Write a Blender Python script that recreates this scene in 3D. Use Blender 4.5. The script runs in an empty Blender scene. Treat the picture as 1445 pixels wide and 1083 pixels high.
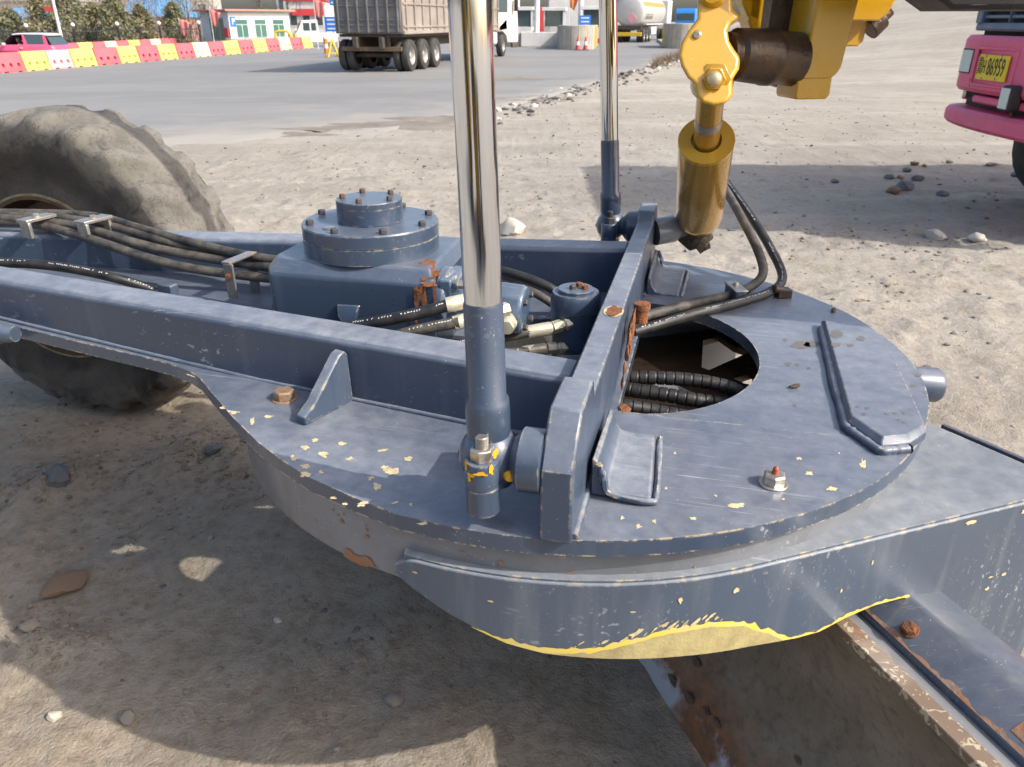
import bpy, bmesh, math, random
import numpy as np
from mathutils import Vector, Matrix, noise
from mathutils.geometry import tessellate_polygon

random.seed(7)
rng = np.random.default_rng(7)
SC = bpy.context.scene
COL = SC.collection
R = math.radians

# ------------------------------------------------------------------ camera
FPX, HORIZON, CAM_H = 1080.0, 30.0, 1.6
PITCH = math.atan((541.5 - HORIZON) / FPX)
cam_data = bpy.data.cameras.new('camera')
cam_data.sensor_width = 36.0
cam_data.lens = FPX / 1445.0 * 36.0
cam_data.clip_start = 0.02
cam_data.clip_end = 4000.0
cam_data.dof.use_dof = True
cam_data.dof.focus_distance = 1.7
cam_data.dof.aperture_fstop = 9.0
camera = bpy.data.objects.new('camera', cam_data)
COL.objects.link(camera)
camera.location = (0, 0, CAM_H)
camera.rotation_euler = (math.pi / 2 - PITCH, 0, 0)
SC.camera = camera

# ------------------------------------------------------------------ sky and sun
SUN_DIR = Vector((1.09, -0.47, 1.0)).normalized()          # towards the sun
SUN_EL = math.asin(SUN_DIR.z)
world = bpy.data.worlds.new('World')
SC.world = world
world.use_nodes = True
wn = world.node_tree
sky_node = wn.nodes.new('ShaderNodeTexSky')
sky_node.sky_type = 'NISHITA'
sky_node.sun_disc = False
sky_node.sun_elevation = SUN_EL
sky_node.sun_rotation = math.atan2(SUN_DIR.x, SUN_DIR.y)
sky_node.dust_density = 4.0
sky_node.air_density = 1.0
bg = wn.nodes['Background']
bg.inputs['Strength'].default_value = 0.15
wn.links.new(sky_node.outputs[0], bg.inputs['Color'])
sun_data = bpy.data.lights.new('sun', 'SUN')
sun_data.energy = 2.7
sun_data.angle = R(0.55)
sun_data.color = (1.0, 0.95, 0.87)
sun = bpy.data.objects.new('sun', sun_data)
COL.objects.link(sun)
sun.rotation_euler = (-SUN_DIR).to_track_quat('-Z', 'Y').to_euler()
sun.location = SUN_DIR * 30
SC.view_settings.view_transform = 'Standard'
SC.view_settings.look = 'None'
SC.view_settings.exposure = 0.93
SC.view_settings.gamma = 1.0
SC.view_settings.use_curve_mapping = False

# ------------------------------------------------------------------ pixel -> place
FWD = Vector((0, math.cos(PITCH), -math.sin(PITCH)))
UP = Vector((0, math.sin(PITCH), math.cos(PITCH)))
EYE = Vector((0, 0, CAM_H))


def ray(x, y):
    return FWD + Vector((1, 0, 0)) * ((x - 722.5) / FPX) - UP * ((y - 541.5) / FPX)


def pz(x, y, z=0.0):
    d = ray(x, y)
    return EYE + d * ((z - CAM_H) / d.z)


def pdepth(x, y, depth):
    return EYE + ray(x, y) * depth


# machine frame: origin under the middle of the yoke, X to the machine's front, Y to the near side
MU = Vector((-0.9703, 0.2421, 0))
MN = Vector((-0.2421, -0.9703, 0))
MO = Vector((0.257, 1.716, 0))
MACH = Matrix(((MU.x, MN.x, 0, MO.x), (MU.y, MN.y, 0, MO.y), (0, 0, 1, 0), (0, 0, 0, 1)))
MACH_INV = MACH.inverted()


def loc(p):
    return MACH_INV @ p


def lz(x, y, z):
    return loc(pz(x, y, z))


def ld(x, y, depth):
    return loc(pdepth(x, y, depth))


def ly(x, y, yy):
    """pixel ray meets the machine plane Y = yy"""
    a, d = loc(EYE), (MACH_INV.to_3x3() @ ray(x, y))
    return a + d * ((yy - a.y) / d.y)


# ------------------------------------------------------------------ materials
MATS = {}


class NT:
    def __init__(self, name):
        self.m = bpy.data.materials.new(name)
        self.m.use_nodes = True
        self.t = self.m.node_tree
        self.b = self.t.nodes['Principled BSDF']
        self.tc = self.n('ShaderNodeTexCoord')

    def n(self, typ, **kw):
        nd = self.t.nodes.new(typ)
        for k, v in kw.items():
            setattr(nd, k, v)
        return nd

    def l(self, a, b):
        self.t.links.new(a, b)

    def mapping(self, scale=(1, 1, 1), rot=(0, 0, 0), src='Object', loc=(0, 0, 0)):
        mp = self.n('ShaderNodeMapping')
        mp.inputs['Scale'].default_value = scale
        mp.inputs['Rotation'].default_value = rot
        mp.inputs['Location'].default_value = loc
        self.l(self.tc.outputs[src], mp.inputs[0])
        return mp.outputs[0]

    def noise(self, scale, detail=4, rough=0.55, vec=None, dist=0.0):
        nd = self.n('ShaderNodeTexNoise')
        nd.inputs['Scale'].default_value = scale
        nd.inputs['Detail'].default_value = detail
        nd.inputs['Roughness'].default_value = rough
        nd.inputs['Distortion'].default_value = dist
        self.l(vec if vec is not None else self.tc.outputs['Object'], nd.inputs['Vector'])
        return nd.outputs[0]

    def ramp(self, src, lo, hi, a=0.0, b=1.0):
        mr = self.n('ShaderNodeMapRange')
        mr.inputs[1].default_value = lo
        mr.inputs[2].default_value = hi
        mr.inputs[3].default_value = a
        mr.inputs[4].default_value = b
        self.l(src, mr.inputs[0])
        return mr.outputs[0]

    def math(self, op, a, b=None):
        nd = self.n('ShaderNodeMath', operation=op)
        for i, v in enumerate((a, b)):
            if v is None:
                continue
            if isinstance(v, (int, float)):
                nd.inputs[i].default_value = v
            else:
                self.l(v, nd.inputs[i])
        return nd.outputs[0]

    def mix(self, fac, a, b):
        nd = self.n('ShaderNodeMix', data_type='RGBA')
        for sock, v in ((nd.inputs[0], fac), (nd.inputs[6], a), (nd.inputs[7], b)):
            if isinstance(v, (int, float)):
                sock.default_value = v
            elif isinstance(v, tuple):
                sock.default_value = (*v, 1) if len(v) == 3 else v
            else:
                self.l(v, sock)
        return nd.outputs[2]

    def bump(self, h, strength=0.3, dist=0.01):
        nd = self.n('ShaderNodeBump')
        nd.inputs['Strength'].default_value = strength
        nd.inputs['Distance'].default_value = dist
        self.l(h, nd.inputs['Height'])
        self.l(nd.outputs[0], self.b.inputs['Normal'])

    def upward(self, lo=0.6, hi=0.95):
        g = self.n('ShaderNodeNewGeometry')
        s = self.n('ShaderNodeSeparateXYZ')
        self.l(g.outputs['Normal'], s.inputs[0])
        return self.ramp(s.outputs[2], lo, hi)

    def edges(self, radius=0.006):
        bv = self.n('ShaderNodeBevel', samples=4)
        bv.inputs['Radius'].default_value = radius
        g = self.n('ShaderNodeNewGeometry')
        d = self.n('ShaderNodeVectorMath', operation='DOT_PRODUCT')
        self.l(bv.outputs[0], d.inputs[0])
        self.l(g.outputs['Normal'], d.inputs[1])
        return self.ramp(d.outputs['Value'], 0.985, 0.90)

    def set(self, color=None, rough=None, metal=None):
        for key, v in (('Base Color', color), ('Roughness', rough), ('Metallic', metal)):
            if v is None:
                continue
            if isinstance(v, tuple):
                self.b.inputs[key].default_value = (*v, 1) if len(v) == 3 else v
            elif isinstance(v, (int, float)):
                self.b.inputs[key].default_value = v
            else:
                self.l(v, self.b.inputs[key])


def worn_paint(name, base, chip=(0.62, 0.50, 0.27), chips=0.735, dust=0.35, dust_sheen_col=(0.36, 0.33, 0.28), rough=0.3, edge=0.9, rust=0.0, fade=1.2, coat=0.7, film=0.22, scratch=0.55, coatr=0.13):
    m = NT(name)
    big = m.noise(3.1, 6, 0.6)
    mid = m.noise(17, 6, 0.65)
    fine = m.noise(70, 4, 0.6, dist=0.6)
    spark = m.noise(260, 2, 0.5)
    c = m.mix(m.ramp(big, 0.3, 0.75), base, tuple(min(1, v * fade) for v in base))
    # faint vertical rain streaks and a chalky film
    stk = m.noise(1.0, 4, 0.6, m.mapping((16, 16, 1.6), (0.12, 0.1, 0)))
    c = m.mix(m.math('MULTIPLY', m.ramp(stk, 0.52, 0.75), film), c, tuple(0.55 * v + 0.45 * d for v, d in zip(base, dust_sheen_col)))
    # fine dry scratches in two directions
    patch = m.ramp(m.noise(2.2, 3), 0.50, 0.66)
    for rot_, off in (((0, 0.3, 0.5), 0.0), ((0.4, 0, -0.35), 7.0)):
        sv = m.mapping((5, 190, 60), rot_, loc=(off, off, 0))
        scr = m.math('MULTIPLY', m.ramp(m.noise(1.0, 2, 0.6, sv), 0.655, 0.69), patch)
        c = m.mix(m.math('MULTIPLY', scr, scratch), c, (0.40, 0.42, 0.45))
    # dust on upward faces; on the blue tops it also paints the sky's reflection
    dm = m.math('MULTIPLY', m.upward(0.3, 0.95), m.ramp(m.noise(30, 8, 0.72), 0.36, 0.70, 0.45, 1.0))
    dm = m.math('MULTIPLY', dm, m.ramp(m.noise(1.6, 5, 0.6), 0.34, 0.68, 0.35, 1.0))
    dm = m.math('MULTIPLY', dm, dust)
    c = m.mix(dm, c, dust_sheen_col)
    speck = m.math('MULTIPLY', m.ramp(spark, 0.70, 0.74), m.ramp(mid, 0.5, 0.6))
    c = m.mix(m.math('MULTIPLY', speck, 0.7), c, (0.6, 0.58, 0.52))
    if rust:
        rm = m.math('MULTIPLY', m.ramp(m.noise(9, 7, 0.7), 0.60, 0.68), rust)
        c = m.mix(rm, c, (0.30, 0.11, 0.035))
    cm = m.ramp(fine, chips, chips + 0.015)
    if edge:
        em = m.math('MULTIPLY', m.edges(), m.ramp(m.noise(45, 4, 0.65), 0.50, 0.58))
        cm = m.math('MAXIMUM', cm, m.math('MULTIPLY', em, edge))
    c = m.mix(cm, c, chip)
    m.set(color=c, rough=m.math('ADD', m.math('MULTIPLY', dm, 0.9), m.ramp(mid, 0.3, 0.8, rough - 0.05, rough + 0.14)))
    m.b.inputs['Coat Weight'].default_value = coat
    m.b.inputs['Coat Roughness'].default_value = coatr
    m.bump(m.math('ADD', m.math('MULTIPLY', cm, -0.7), m.math('MULTIPLY', mid, 0.35)), 0.25, 0.002)
    MATS[name] = m.m
    return m.m


def simple(name, base, rough=0.6, metal=0.0, vary=0.25, scale=8, bump=0.0, second=None, bscale=None):
    m = NT(name)
    nz = m.noise(scale, 5, 0.6)
    b2 = second or tuple(max(0, v * (1 - vary)) for v in base)
    m.set(color=m.mix(m.ramp(nz, 0.35, 0.68), base, b2), rough=m.ramp(nz, 0.3, 0.7, max(0.03, rough - 0.06), min(1, rough + 0.08)), metal=metal)
    if bump:
        m.bump(m.noise(bscale or scale * 4, 5, 0.65), bump, 0.01)
    MATS[name] = m.m
    return m.m


BLUE = (0.035, 0.054, 0.090)
PAINT = worn_paint('slate_blue_paint', BLUE, chips=0.75, dust=0.95, dust_sheen_col=(0.34, 0.36, 0.39), coat=0.35, coatr=0.25, rough=0.4)  # strong pale dust here brightens beam tops in place of reflected sky
PAINT_ARM = worn_paint('scuffed_arm_paint', (0.060, 0.080, 0.112), chips=0.755, dust=0.9, dust_sheen_col=(0.36, 0.37, 0.38), coat=0.2, coatr=0.3, rough=0.45, film=0.5, scratch=0.7)
PAINT_TOP = worn_paint('slate_blue_plate_paint', BLUE, chips=0.745, dust=0.62, dust_sheen_col=(0.36, 0.37, 0.385), rough=0.3, coat=0.6, coatr=0.2)
PAINT_CLEAN = worn_paint('slate_blue_clean_paint', BLUE, chips=0.80, dust=0.42, dust_sheen_col=(0.34, 0.36, 0.39), edge=0.4, scratch=0.15, coat=0.5, coatr=0.2)
PAINT_DUSTY = worn_paint('dust_caked_blue_paint', (0.085, 0.09, 0.10), chip=(0.45, 0.36, 0.2), chips=0.74, dust=0.2, rough=0.55, edge=0.6, fade=2.4)
MOTOR_BLUE = worn_paint('motor_blue_paint', (0.055, 0.09, 0.145), rust=0.8, chips=0.76)
YELLOW = worn_paint('machine_yellow_paint', (0.55, 0.295, 0.008), chip=(0.07, 0.045, 0.02), chips=0.74, dust=0.22, rough=0.24, edge=0.35, fade=0.86, scratch=0.0)
BRONZE = worn_paint('thin_yellow_overspray', (0.50, 0.27, 0.03), chip=(0.5, 0.42, 0.3), chips=0.8, dust=0.1, rough=0.2, edge=0.2, scratch=0.1)
BRONZE.node_tree.nodes['Principled BSDF'].inputs['Metallic'].default_value = 0.55
GREASE = simple('greasy_dark_steel', (0.035, 0.028, 0.022), 0.32, 0.4, second=(0.10, 0.055, 0.028), scale=14, bump=0.25)
RUST = simple('rust', (0.28, 0.10, 0.03), 0.85, second=(0.12, 0.05, 0.025), scale=40, bump=0.8)
RUST_PLATE = simple('rusted_plate', (0.30, 0.13, 0.055), 0.8, second=(0.24, 0.17, 0.13), scale=18, bump=0.4)
CREAM = simple('cream_primer', (0.62, 0.53, 0.29), 0.65, second=(0.44, 0.34, 0.22), scale=110)
PEEL_YELLOW = simple('exposed_yellow_primer', (0.72, 0.55, 0.06), 0.5, second=(0.62, 0.5, 0.2), scale=50)
PEEL_BEIGE = simple('rubbed_bare_metal', (0.50, 0.42, 0.20), 0.45, 0.1, second=(0.34, 0.28, 0.14), scale=26, bump=0.2, bscale=160)
BRIGHT_YELLOW = simple('yellow_paint_trace', (0.75, 0.40, 0.01), 0.5)
ZINC = simple('zinc_plated_steel', (0.55, 0.52, 0.46), 0.35, 0.8, second=(0.36, 0.32, 0.27), scale=60)
FERRULE = simple('yellow_zinc_ferrule', (0.62, 0.58, 0.44), 0.42, 0.35, second=(0.42, 0.37, 0.28), scale=40)
BOLT_DARK = simple('oxidised_bolt', (0.07, 0.08, 0.095), 0.5, 0.4, second=(0.10, 0.075, 0.06), scale=70)
RUBBER = simple('black_hose_rubber', (0.010, 0.010, 0.011), 0.45, second=(0.03, 0.028, 0.025), scale=30, bump=0.15)
RUBBER_DUSTY = simple('dusty_hose_rubber', (0.022, 0.021, 0.020), 0.6, second=(0.12, 0.105, 0.085), scale=22, bump=0.3)
PRINT_WHITE = simple('white_hose_print', (0.75, 0.75, 0.73), 0.6)
SOOT = simple('dark_mud', (0.06, 0.045, 0.03), 0.95, second=(0.11, 0.085, 0.06), scale=25, bump=0.8)  # dark brown for the grease lumps and crumbs


def chrome_mat():
    m = NT('chrome_rod')
    st = m.noise(1.0, 3, 0.6, m.mapping((260, 260, 1.2)))
    m.set(color=(0.74, 0.76, 0.79), rough=m.ramp(st, 0.3, 0.75, 0.03, 0.16), metal=1.0)
    return m.m


CHROME = chrome_mat()


# ------------------------------------------------------------------ mesh helpers
def finish(name, bm, mat, parent=None, angle=35, bevel=0.0, seg=2):
    bmesh.ops.remove_doubles(bm, verts=bm.verts, dist=1e-6)
    bmesh.ops.recalc_face_normals(bm, faces=bm.faces)
    me = bpy.data.meshes.new(name)
    bm.to_mesh(me)
    bm.free()
    me.shade_smooth()
    me.set_sharp_from_angle(angle=R(angle))
    mats = mat if isinstance(mat, (list, tuple)) else [mat]
    for mm in mats:
        me.materials.append(mm)
    ob = bpy.data.objects.new(name, me)
    COL.objects.link(ob)
    if parent is not None:
        ob.parent = parent
    if bevel:
        md = ob.modifiers.new('bevel', 'BEVEL')
        md.width = bevel
        md.segments = seg
        md.limit_method = 'ANGLE'
        md.angle_limit = R(40)
        md.harden_normals = False
    return ob


def empty(name, at=(0, 0, 0), rotz=0.0, label=None, cat=None, group=None):
    o = bpy.data.objects.new(name, None)
    o.empty_display_size = 0.3
    COL.objects.link(o)
    o.location = at
    o.rotation_euler = (0, 0, rotz)
    tag(o, label, cat, group)
    return o


def tag(o, label=None, cat=None, group=None, kind=None):
    if label:
        o['label'] = label
    if cat:
        o['category'] = cat
    if group:
        o['group'] = group
    if kind:
        o['kind'] = kind
    return o


def B():
    return bmesh.new()


def box(bm, c, s, rot=None, mi=0):
    hx, hy, hz = s[0] / 2, s[1] / 2, s[2] / 2
    M = (Matrix.Translation(c) @ (rot if rot is not None else Matrix.Identity(4)))
    vs = [bm.verts.new(M @ Vector((x, y, z))) for x in (-hx, hx) for y in (-hy, hy) for z in (-hz, hz)]
    for f in ((0, 1, 3, 2), (4, 6, 7, 5), (0, 4, 5, 1), (2, 3, 7, 6), (0, 2, 6, 4), (1, 5, 7, 3)):
        fc = bm.faces.new([vs[i] for i in f])
        fc.material_index = mi
    return vs


def rotz(a):
    return Matrix.Rotation(a, 4, 'Z')


def frame_from(d):
    d = Vector(d).normalized()
    up = Vector((0, 0, 1)) if abs(d.z) < 0.95 else Vector((1, 0, 0))
    a = d.cross(up).normalized()
    return a, a.cross(d).normalized(), d


def lathe(bm, p0, p1, prof, seg=24, caps=True, mi=0):
    """prof: list of (fraction along p0->p1 or metres if >1 allowed, radius)"""
    p0, p1 = Vector(p0), Vector(p1)
    a, b, d = frame_from(p1 - p0)
    L = (p1 - p0).length
    rings = []
    for f, r in prof:
        c = p0 + d * (f * L)
        rings.append([bm.verts.new(c + (a * math.cos(t) + b * math.sin(t)) * r) for t in (2 * math.pi * i / seg for i in range(seg))])
    for i in range(len(rings) - 1):
        for j in range(seg):
            k = (j + 1) % seg
            fc = bm.faces.new((rings[i][j], rings[i][k], rings[i + 1][k], rings[i + 1][j]))
            fc.material_index = mi
    if caps:
        bm.faces.new(rings[0][::-1]).material_index = mi
        bm.faces.new(rings[-1]).material_index = mi


def cyl(bm, p0, p1, r0, r1=None, seg=24, mi=0):
    lathe(bm, p0, p1, [(0, r0), (1, r0 if r1 is None else r1)], seg, True, mi)


def catmull(pts, sub=10):
    pts = [Vector(p) for p in pts]
    P = [pts[0] * 2 - pts[1]] + pts + [pts[-1] * 2 - pts[-2]]
    out = []
    for i in range(1, len(P) - 2):
        for k in range(sub):
            t = k / sub
            a, b, c, d = P[i - 1], P[i], P[i + 1], P[i + 2]
            out.append(0.5 * ((2 * b) + (c - a) * t + (2 * a - 5 * b + 4 * c - d) * t * t + (3 * b - a - 3 * c + d) * t ** 3))
    out.append(pts[-1])
    return out


def tube(bm, path, r, seg=14, mi=0, radii=None):
    path = [Vector(p) for p in path]
    n = len(path)
    prev = None
    rings = []
    for i in range(n):
        d = (path[min(i + 1, n - 1)] - path[max(i - 1, 0)]).normalized()
        if prev is None:
            a, b, _ = frame_from(d)
        else:
            a = (prev - d * prev.dot(d)).normalized()
            b = d.cross(a)
        prev = a
        rr = radii[i] if radii else r
        rings.append([bm.verts.new(path[i] + (a * math.cos(t) + b * math.sin(t)) * rr) for t in (2 * math.pi * j / seg for j in range(seg))])
    for i in range(n - 1):
        for j in range(seg):
            k = (j + 1) % seg
            fc = bm.faces.new((rings[i][j], rings[i][k], rings[i + 1][k], rings[i + 1][j]))
            fc.material_index = mi
    bm.faces.new(rings[0][::-1])
    bm.faces.new(rings[-1])


def slab(bm, outer, holes=(), z0=0.0, z1=0.1, fn=None, mi=0):
    """flat plate with through holes from 2D outlines; fn(x,y,z)->Vector places each corner"""
    fn = fn or (lambda x, y, z: Vector((x, y, z)))
    loops = [list(outer)] + [list(h) for h in holes]
    tris = tessellate_polygon([[Vector((p[0], p[1], 0)) for p in lp] for lp in loops])
    flat = [p for lp in loops for p in lp]
    top = [bm.verts.new(fn(p[0], p[1], z1)) for p in flat]
    bot = [bm.verts.new(fn(p[0], p[1], z0)) for p in flat]
    for t in tris:
        for vs in ([top[i] for i in t], [bot[i] for i in reversed(t)]):
            try:
                bm.faces.new(vs).material_index = mi
            except ValueError:
                pass
    k = 0
    for lp in loops:
        n = len(lp)
        for i in range(n):
            j = (i + 1) % n
            bm.faces.new((top[k + i], top[k + j], bot[k + j], bot[k + i])).material_index = mi
        k += n


def hexbolt(bm, c, axis=(0, 0, 1), r=0.012, h=0.01, washer=True, mi=0):
    c, ax = Vector(c), Vector(axis).normalized()
    if washer:
        cyl(bm, c, c + ax * h * 0.22, r * 1.25, seg=16, mi=mi)
    c2 = c + ax * (h * 0.2 if washer else 0)
    lathe(bm, c2, c2 + ax * h, [(0, r), (0.85, r), (1, r * 0.86)], 6, True, mi)


def ellipse(cx, cy, rx, ry, n=16, a0=0.0, a1=2 * math.pi):
    full = abs(a1 - a0 - 2 * math.pi) < 1e-6
    m = n if full else n - 1
    return [(cx + rx * math.cos(a0 + (a1 - a0) * i / m), cy + ry * math.sin(a0 + (a1 - a0) * i / m)) for i in range(n)]


def copy_tree(o, parent=None):
    c = o.copy()
    COL.objects.link(c)
    if parent is not None:
        c.parent = parent
    for ch in list(o.children):
        copy_tree(ch, c)
    return c


# ------------------------------------------------------------------ numpy noise for the ground
def vnoise(x, y, seed):
    xi, yi = np.floor(x).astype(np.int64), np.floor(y).astype(np.int64)
    fx, fy = x - xi, y - yi
    fx, fy = fx * fx * (3 - 2 * fx), fy * fy * (3 - 2 * fy)

    def h(a, b):
        v = (a * 374761393 + b * 668265263 + seed * 1442695041) & 0xFFFFFFFF
        v = ((v ^ (v >> 13)) * 1274126177) & 0xFFFFFFFF
        return ((v ^ (v >> 16)) & 0xFFFF) / 65535.0
    return (h(xi, yi) * (1 - fx) + h(xi + 1, yi) * fx) * (1 - fy) + (h(xi, yi + 1) * (1 - fx) + h(xi + 1, yi + 1) * fx) * fy


def fbm(x, y, scale, octv, seed, gain=0.5):
    s, a, t = 0.0, 1.0, 0.0
    for i in range(octv):
        s = s + a * (vnoise(x * scale + 17.3 * i, y * scale - 9.1 * i, seed + i) - 0.5)
        t += a
        a *= gain
        scale *= 2.03
    return s / t
# ------------------------------------------------------------------ the ground and the road
EDGE_PX = [(-700, 330), (-150, 250), (100, 219), (245, 206), (420, 192), (560, 183), (640, 170), (700, 156), (790, 133), (850, 116), (900, 102), (955, 82)]
EDGE = [pz(x, y, 0.0) for x, y in EDGE_PX]
EDGE = [Vector((-60, 5.5, 0)), Vector((-24, 8.2, 0))] + [p for p in EDGE[1:]] + [Vector((16, 66, 0)), Vector((30, 110, 0)), Vector((60, 220, 0))]
EX = np.array([p.x for p in EDGE])
EY = np.array([p.y for p in EDGE])
o_ = np.argsort(EX)
EX, EY = EX[o_], EY[o_]


def beyond_edge(x, y):
    """metres past the road edge (positive: on the road side)"""
    return y - np.interp(x, EX, EY)


def fall(x, y):
    """the road sheds water: it falls away gently towards the left"""
    return -0.02 * np.clip(-x - 4, 0, 45) * np.clip((y - 11) / 12.0, 0, 1)


def height(x, y):
    be = beyond_edge(x, y)
    off = np.clip(-be / 2.0, 0, 1)                      # 0 on the road, 1 on the dirt
    near = np.clip(1.3 - np.hypot(x, y) / 22.0, 0.15, 1)
    h = 0.085 * fbm(x, y, 0.45, 3, 3) + 0.040 * fbm(x, y, 2.3, 4, 11) + 0.042 * fbm(x, y, 7.0, 4, 23, 0.65)
    clod = fbm(x, y, 6.0, 3, 41)
    h = h + 0.05 * np.clip(clod - 0.14, 0, 1) * 2
    # crumbled heaps beside the near wheel track
    for (px, py, amp, rad) in ((60, 700, 0.055, 0.16), (110, 690, 0.035, 0.12), (300, 640, 0.04, 0.16), (250, 655, 0.03, 0.14), (330, 660, 0.03, 0.13), (60, 900, 0.03, 0.10), (110, 905, 0.022, 0.09), (35, 650, 0.02, 0.2)):
        c = pz(px, py, 0)
        d2 = ((x - c.x) ** 2 + (y - c.y) ** 2) / rad ** 2
        h = h + amp * np.exp(-d2) * (0.55 + 1.5 * (fbm(x, y, 14.0, 3, 77, 0.6) + 0.25))
    # wheel tracks pressed into the yard in front of the lorry
    for (y0_, ph) in ((5.75, 0.0), (7.55, 1.3), (4.55, 2.2), (11.2, 0.7), (13.1, 2.9)):
        yc = y0_ + 0.22 * np.sin(x * 0.35 + ph) + 0.05 * x
        dd = np.abs(y - yc)
        tr = np.clip(1 - dd / 0.26, 0, 1) ** 0.5
        lugs = 0.5 + 0.5 * np.sin((x + 0.8 * dd) * 26)
        rim = np.exp(-((dd - 0.31) / 0.07) ** 2)
        h = h + (-0.022 * tr + 0.010 * tr * lugs + 0.014 * rim) * np.clip(0.4 + 1.6 * (fbm(x, y, 0.5, 2, 63) + 0.15), 0, 1)
    h = h * off * near - 0.006 * (1 - off)
    # loose berm along the broken road edge on the right
    berm = np.exp(-((be + 0.9) / 0.8) ** 2) * np.clip((x - 0.6) / 2.5, 0, 1) * np.clip((60 - y) / 20, 0, 1)
    h = h + berm * (0.10 + 0.30 * fbm(x, y, 1.1, 4, 55, 0.6))
    # the yard rises far behind the lorry
    rise = np.clip((x - 9) / 30.0, 0, 1) * np.clip((y - 16) / 30.0, 0, 1)
    h = h + rise * 3.4 * (1 + 0.5 * fbm(x, y, 0.06, 3, 91)) * (be < 0) * np.clip(-be / 12.0, 0, 1)
    return h + fall(x, y) - 0.03 * np.clip(be / 3, 0, 1)


def axis(lo, hi, step, far_lo, far_hi, g=1.14):
    mid = np.arange(lo, hi + step / 2, step)

    def grow(start, end, sgn):
        out, s, p = [], step, start
        while abs(p) < abs(end) or (p - end) * sgn < 0:
            s *= g
            p = p + sgn * s
            out.append(p)
            if (p - end) * sgn >= 0:
                break
        return out
    return np.array(grow(lo, far_lo, -1)[::-1] + list(mid) + grow(hi, far_hi, 1))


gx = axis(-5.2, 6.6, 0.03, -1500, 1500, 1.12)
gy = axis(0.6, 9.0, 0.03, -1500, 1500, 1.07)
GX, GY = np.meshgrid(gx, gy)
GZ = height(GX, GY)
nx, ny = len(gx), len(gy)
verts = np.stack([GX.ravel(), GY.ravel(), GZ.ravel()], 1)
ii = (np.arange(ny - 1)[:, None] * nx + np.arange(nx - 1)[None, :]).ravel()
faces = np.stack([ii, ii + 1, ii + 1 + nx, ii + nx], 1)
gme = bpy.data.meshes.new('ground')
gme.vertices.add(len(verts))
gme.vertices.foreach_set('co', verts.ravel())
gme.loops.add(faces.size)
gme.loops.foreach_set('vertex_index', faces.ravel())
gme.polygons.add(len(faces))
gme.polygons.foreach_set('loop_start', np.arange(0, faces.size, 4))
gme.update(calc_edges=True)
gme.shade_smooth()


def dirt_mat():
    m = NT('dry_dirt')
    big = m.noise(0.35, 5, 0.6)
    mid = m.noise(2.6, 6, 0.62)
    fine = m.noise(24, 7, 0.7)
    grit = m.noise(120, 3, 0.6)
    c = m.mix(m.ramp(big, 0.38, 0.64), (0.37, 0.34, 0.29), (0.295, 0.265, 0.225))
    c = m.mix(m.math('MULTIPLY', m.ramp(mid, 0.5, 0.7), 0.6), c, (0.27, 0.225, 0.175))
    c = m.mix(m.math('MULTIPLY', m.ramp(fine, 0.50, 0.66), 0.6), c, (0.20, 0.165, 0.13))
    c = m.mix(m.math('MULTIPLY', m.ramp(m.noise(7.5, 6, 0.72), 0.56, 0.68), 0.5), c, (0.22, 0.19, 0.155))
    c = m.mix(m.math('MULTIPLY', m.ramp(m.noise(0.9, 5, 0.65, m.mapping((0.35, 1.5, 1), (0, 0, 0.12))), 0.52, 0.68), 0.45), c, (0.45, 0.42, 0.365))
    c = m.mix(m.math('MULTIPLY', m.ramp(grit, 0.62, 0.72), 0.55), c, (0.50, 0.47, 0.41))
    c = m.mix(m.math('MULTIPLY', m.ramp(m.noise(0.22, 6, 0.68, m.mapping((0.5, 1.6, 1), (0, 0, -0.2))), 0.50, 0.64), 0.55), c, (0.265, 0.238, 0.205))
    c = m.mix(m.math('MULTIPLY', m.ramp(m.noise(1.3, 7, 0.75), 0.55, 0.62), 0.4), c, (0.25, 0.222, 0.19))
    # darker, trodden, oil-stained earth round the grader
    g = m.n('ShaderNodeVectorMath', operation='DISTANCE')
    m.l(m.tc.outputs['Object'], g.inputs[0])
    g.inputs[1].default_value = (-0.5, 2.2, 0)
    brown_zone = m.math('MULTIPLY', m.ramp(m.math('ADD', g.outputs['Value'], m.math('MULTIPLY', mid, 2.2)), 2.5, 4.2, 1, 0), m.ramp(m.noise(5, 5, 0.7), 0.35, 0.6, 0.45, 0.9))
    c = m.mix(brown_zone, c, m.mix(m.ramp(fine, 0.4, 0.65), (0.35, 0.29, 0.215), (0.235, 0.188, 0.135)))
    m.set(color=c, rough=0.95)
    m.b.inputs['Specular IOR Level'].default_value = 0.15
    m.bump(m.math('ADD', m.math('MULTIPLY', fine, 1.0), m.math('MULTIPLY', grit, 0.35)), 0.8, 0.025)
    return m.m


gme.materials.append(dirt_mat())
ground = bpy.data.objects.new('ground', gme)
COL.objects.link(ground)
tag(ground, 'pale dry dirt yard with crumbled clods and tracks', kind='structure')


def gz(x, y):
    return float(height(np.array([x]), np.array([y]))[0])


V3_ = Vector


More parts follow.
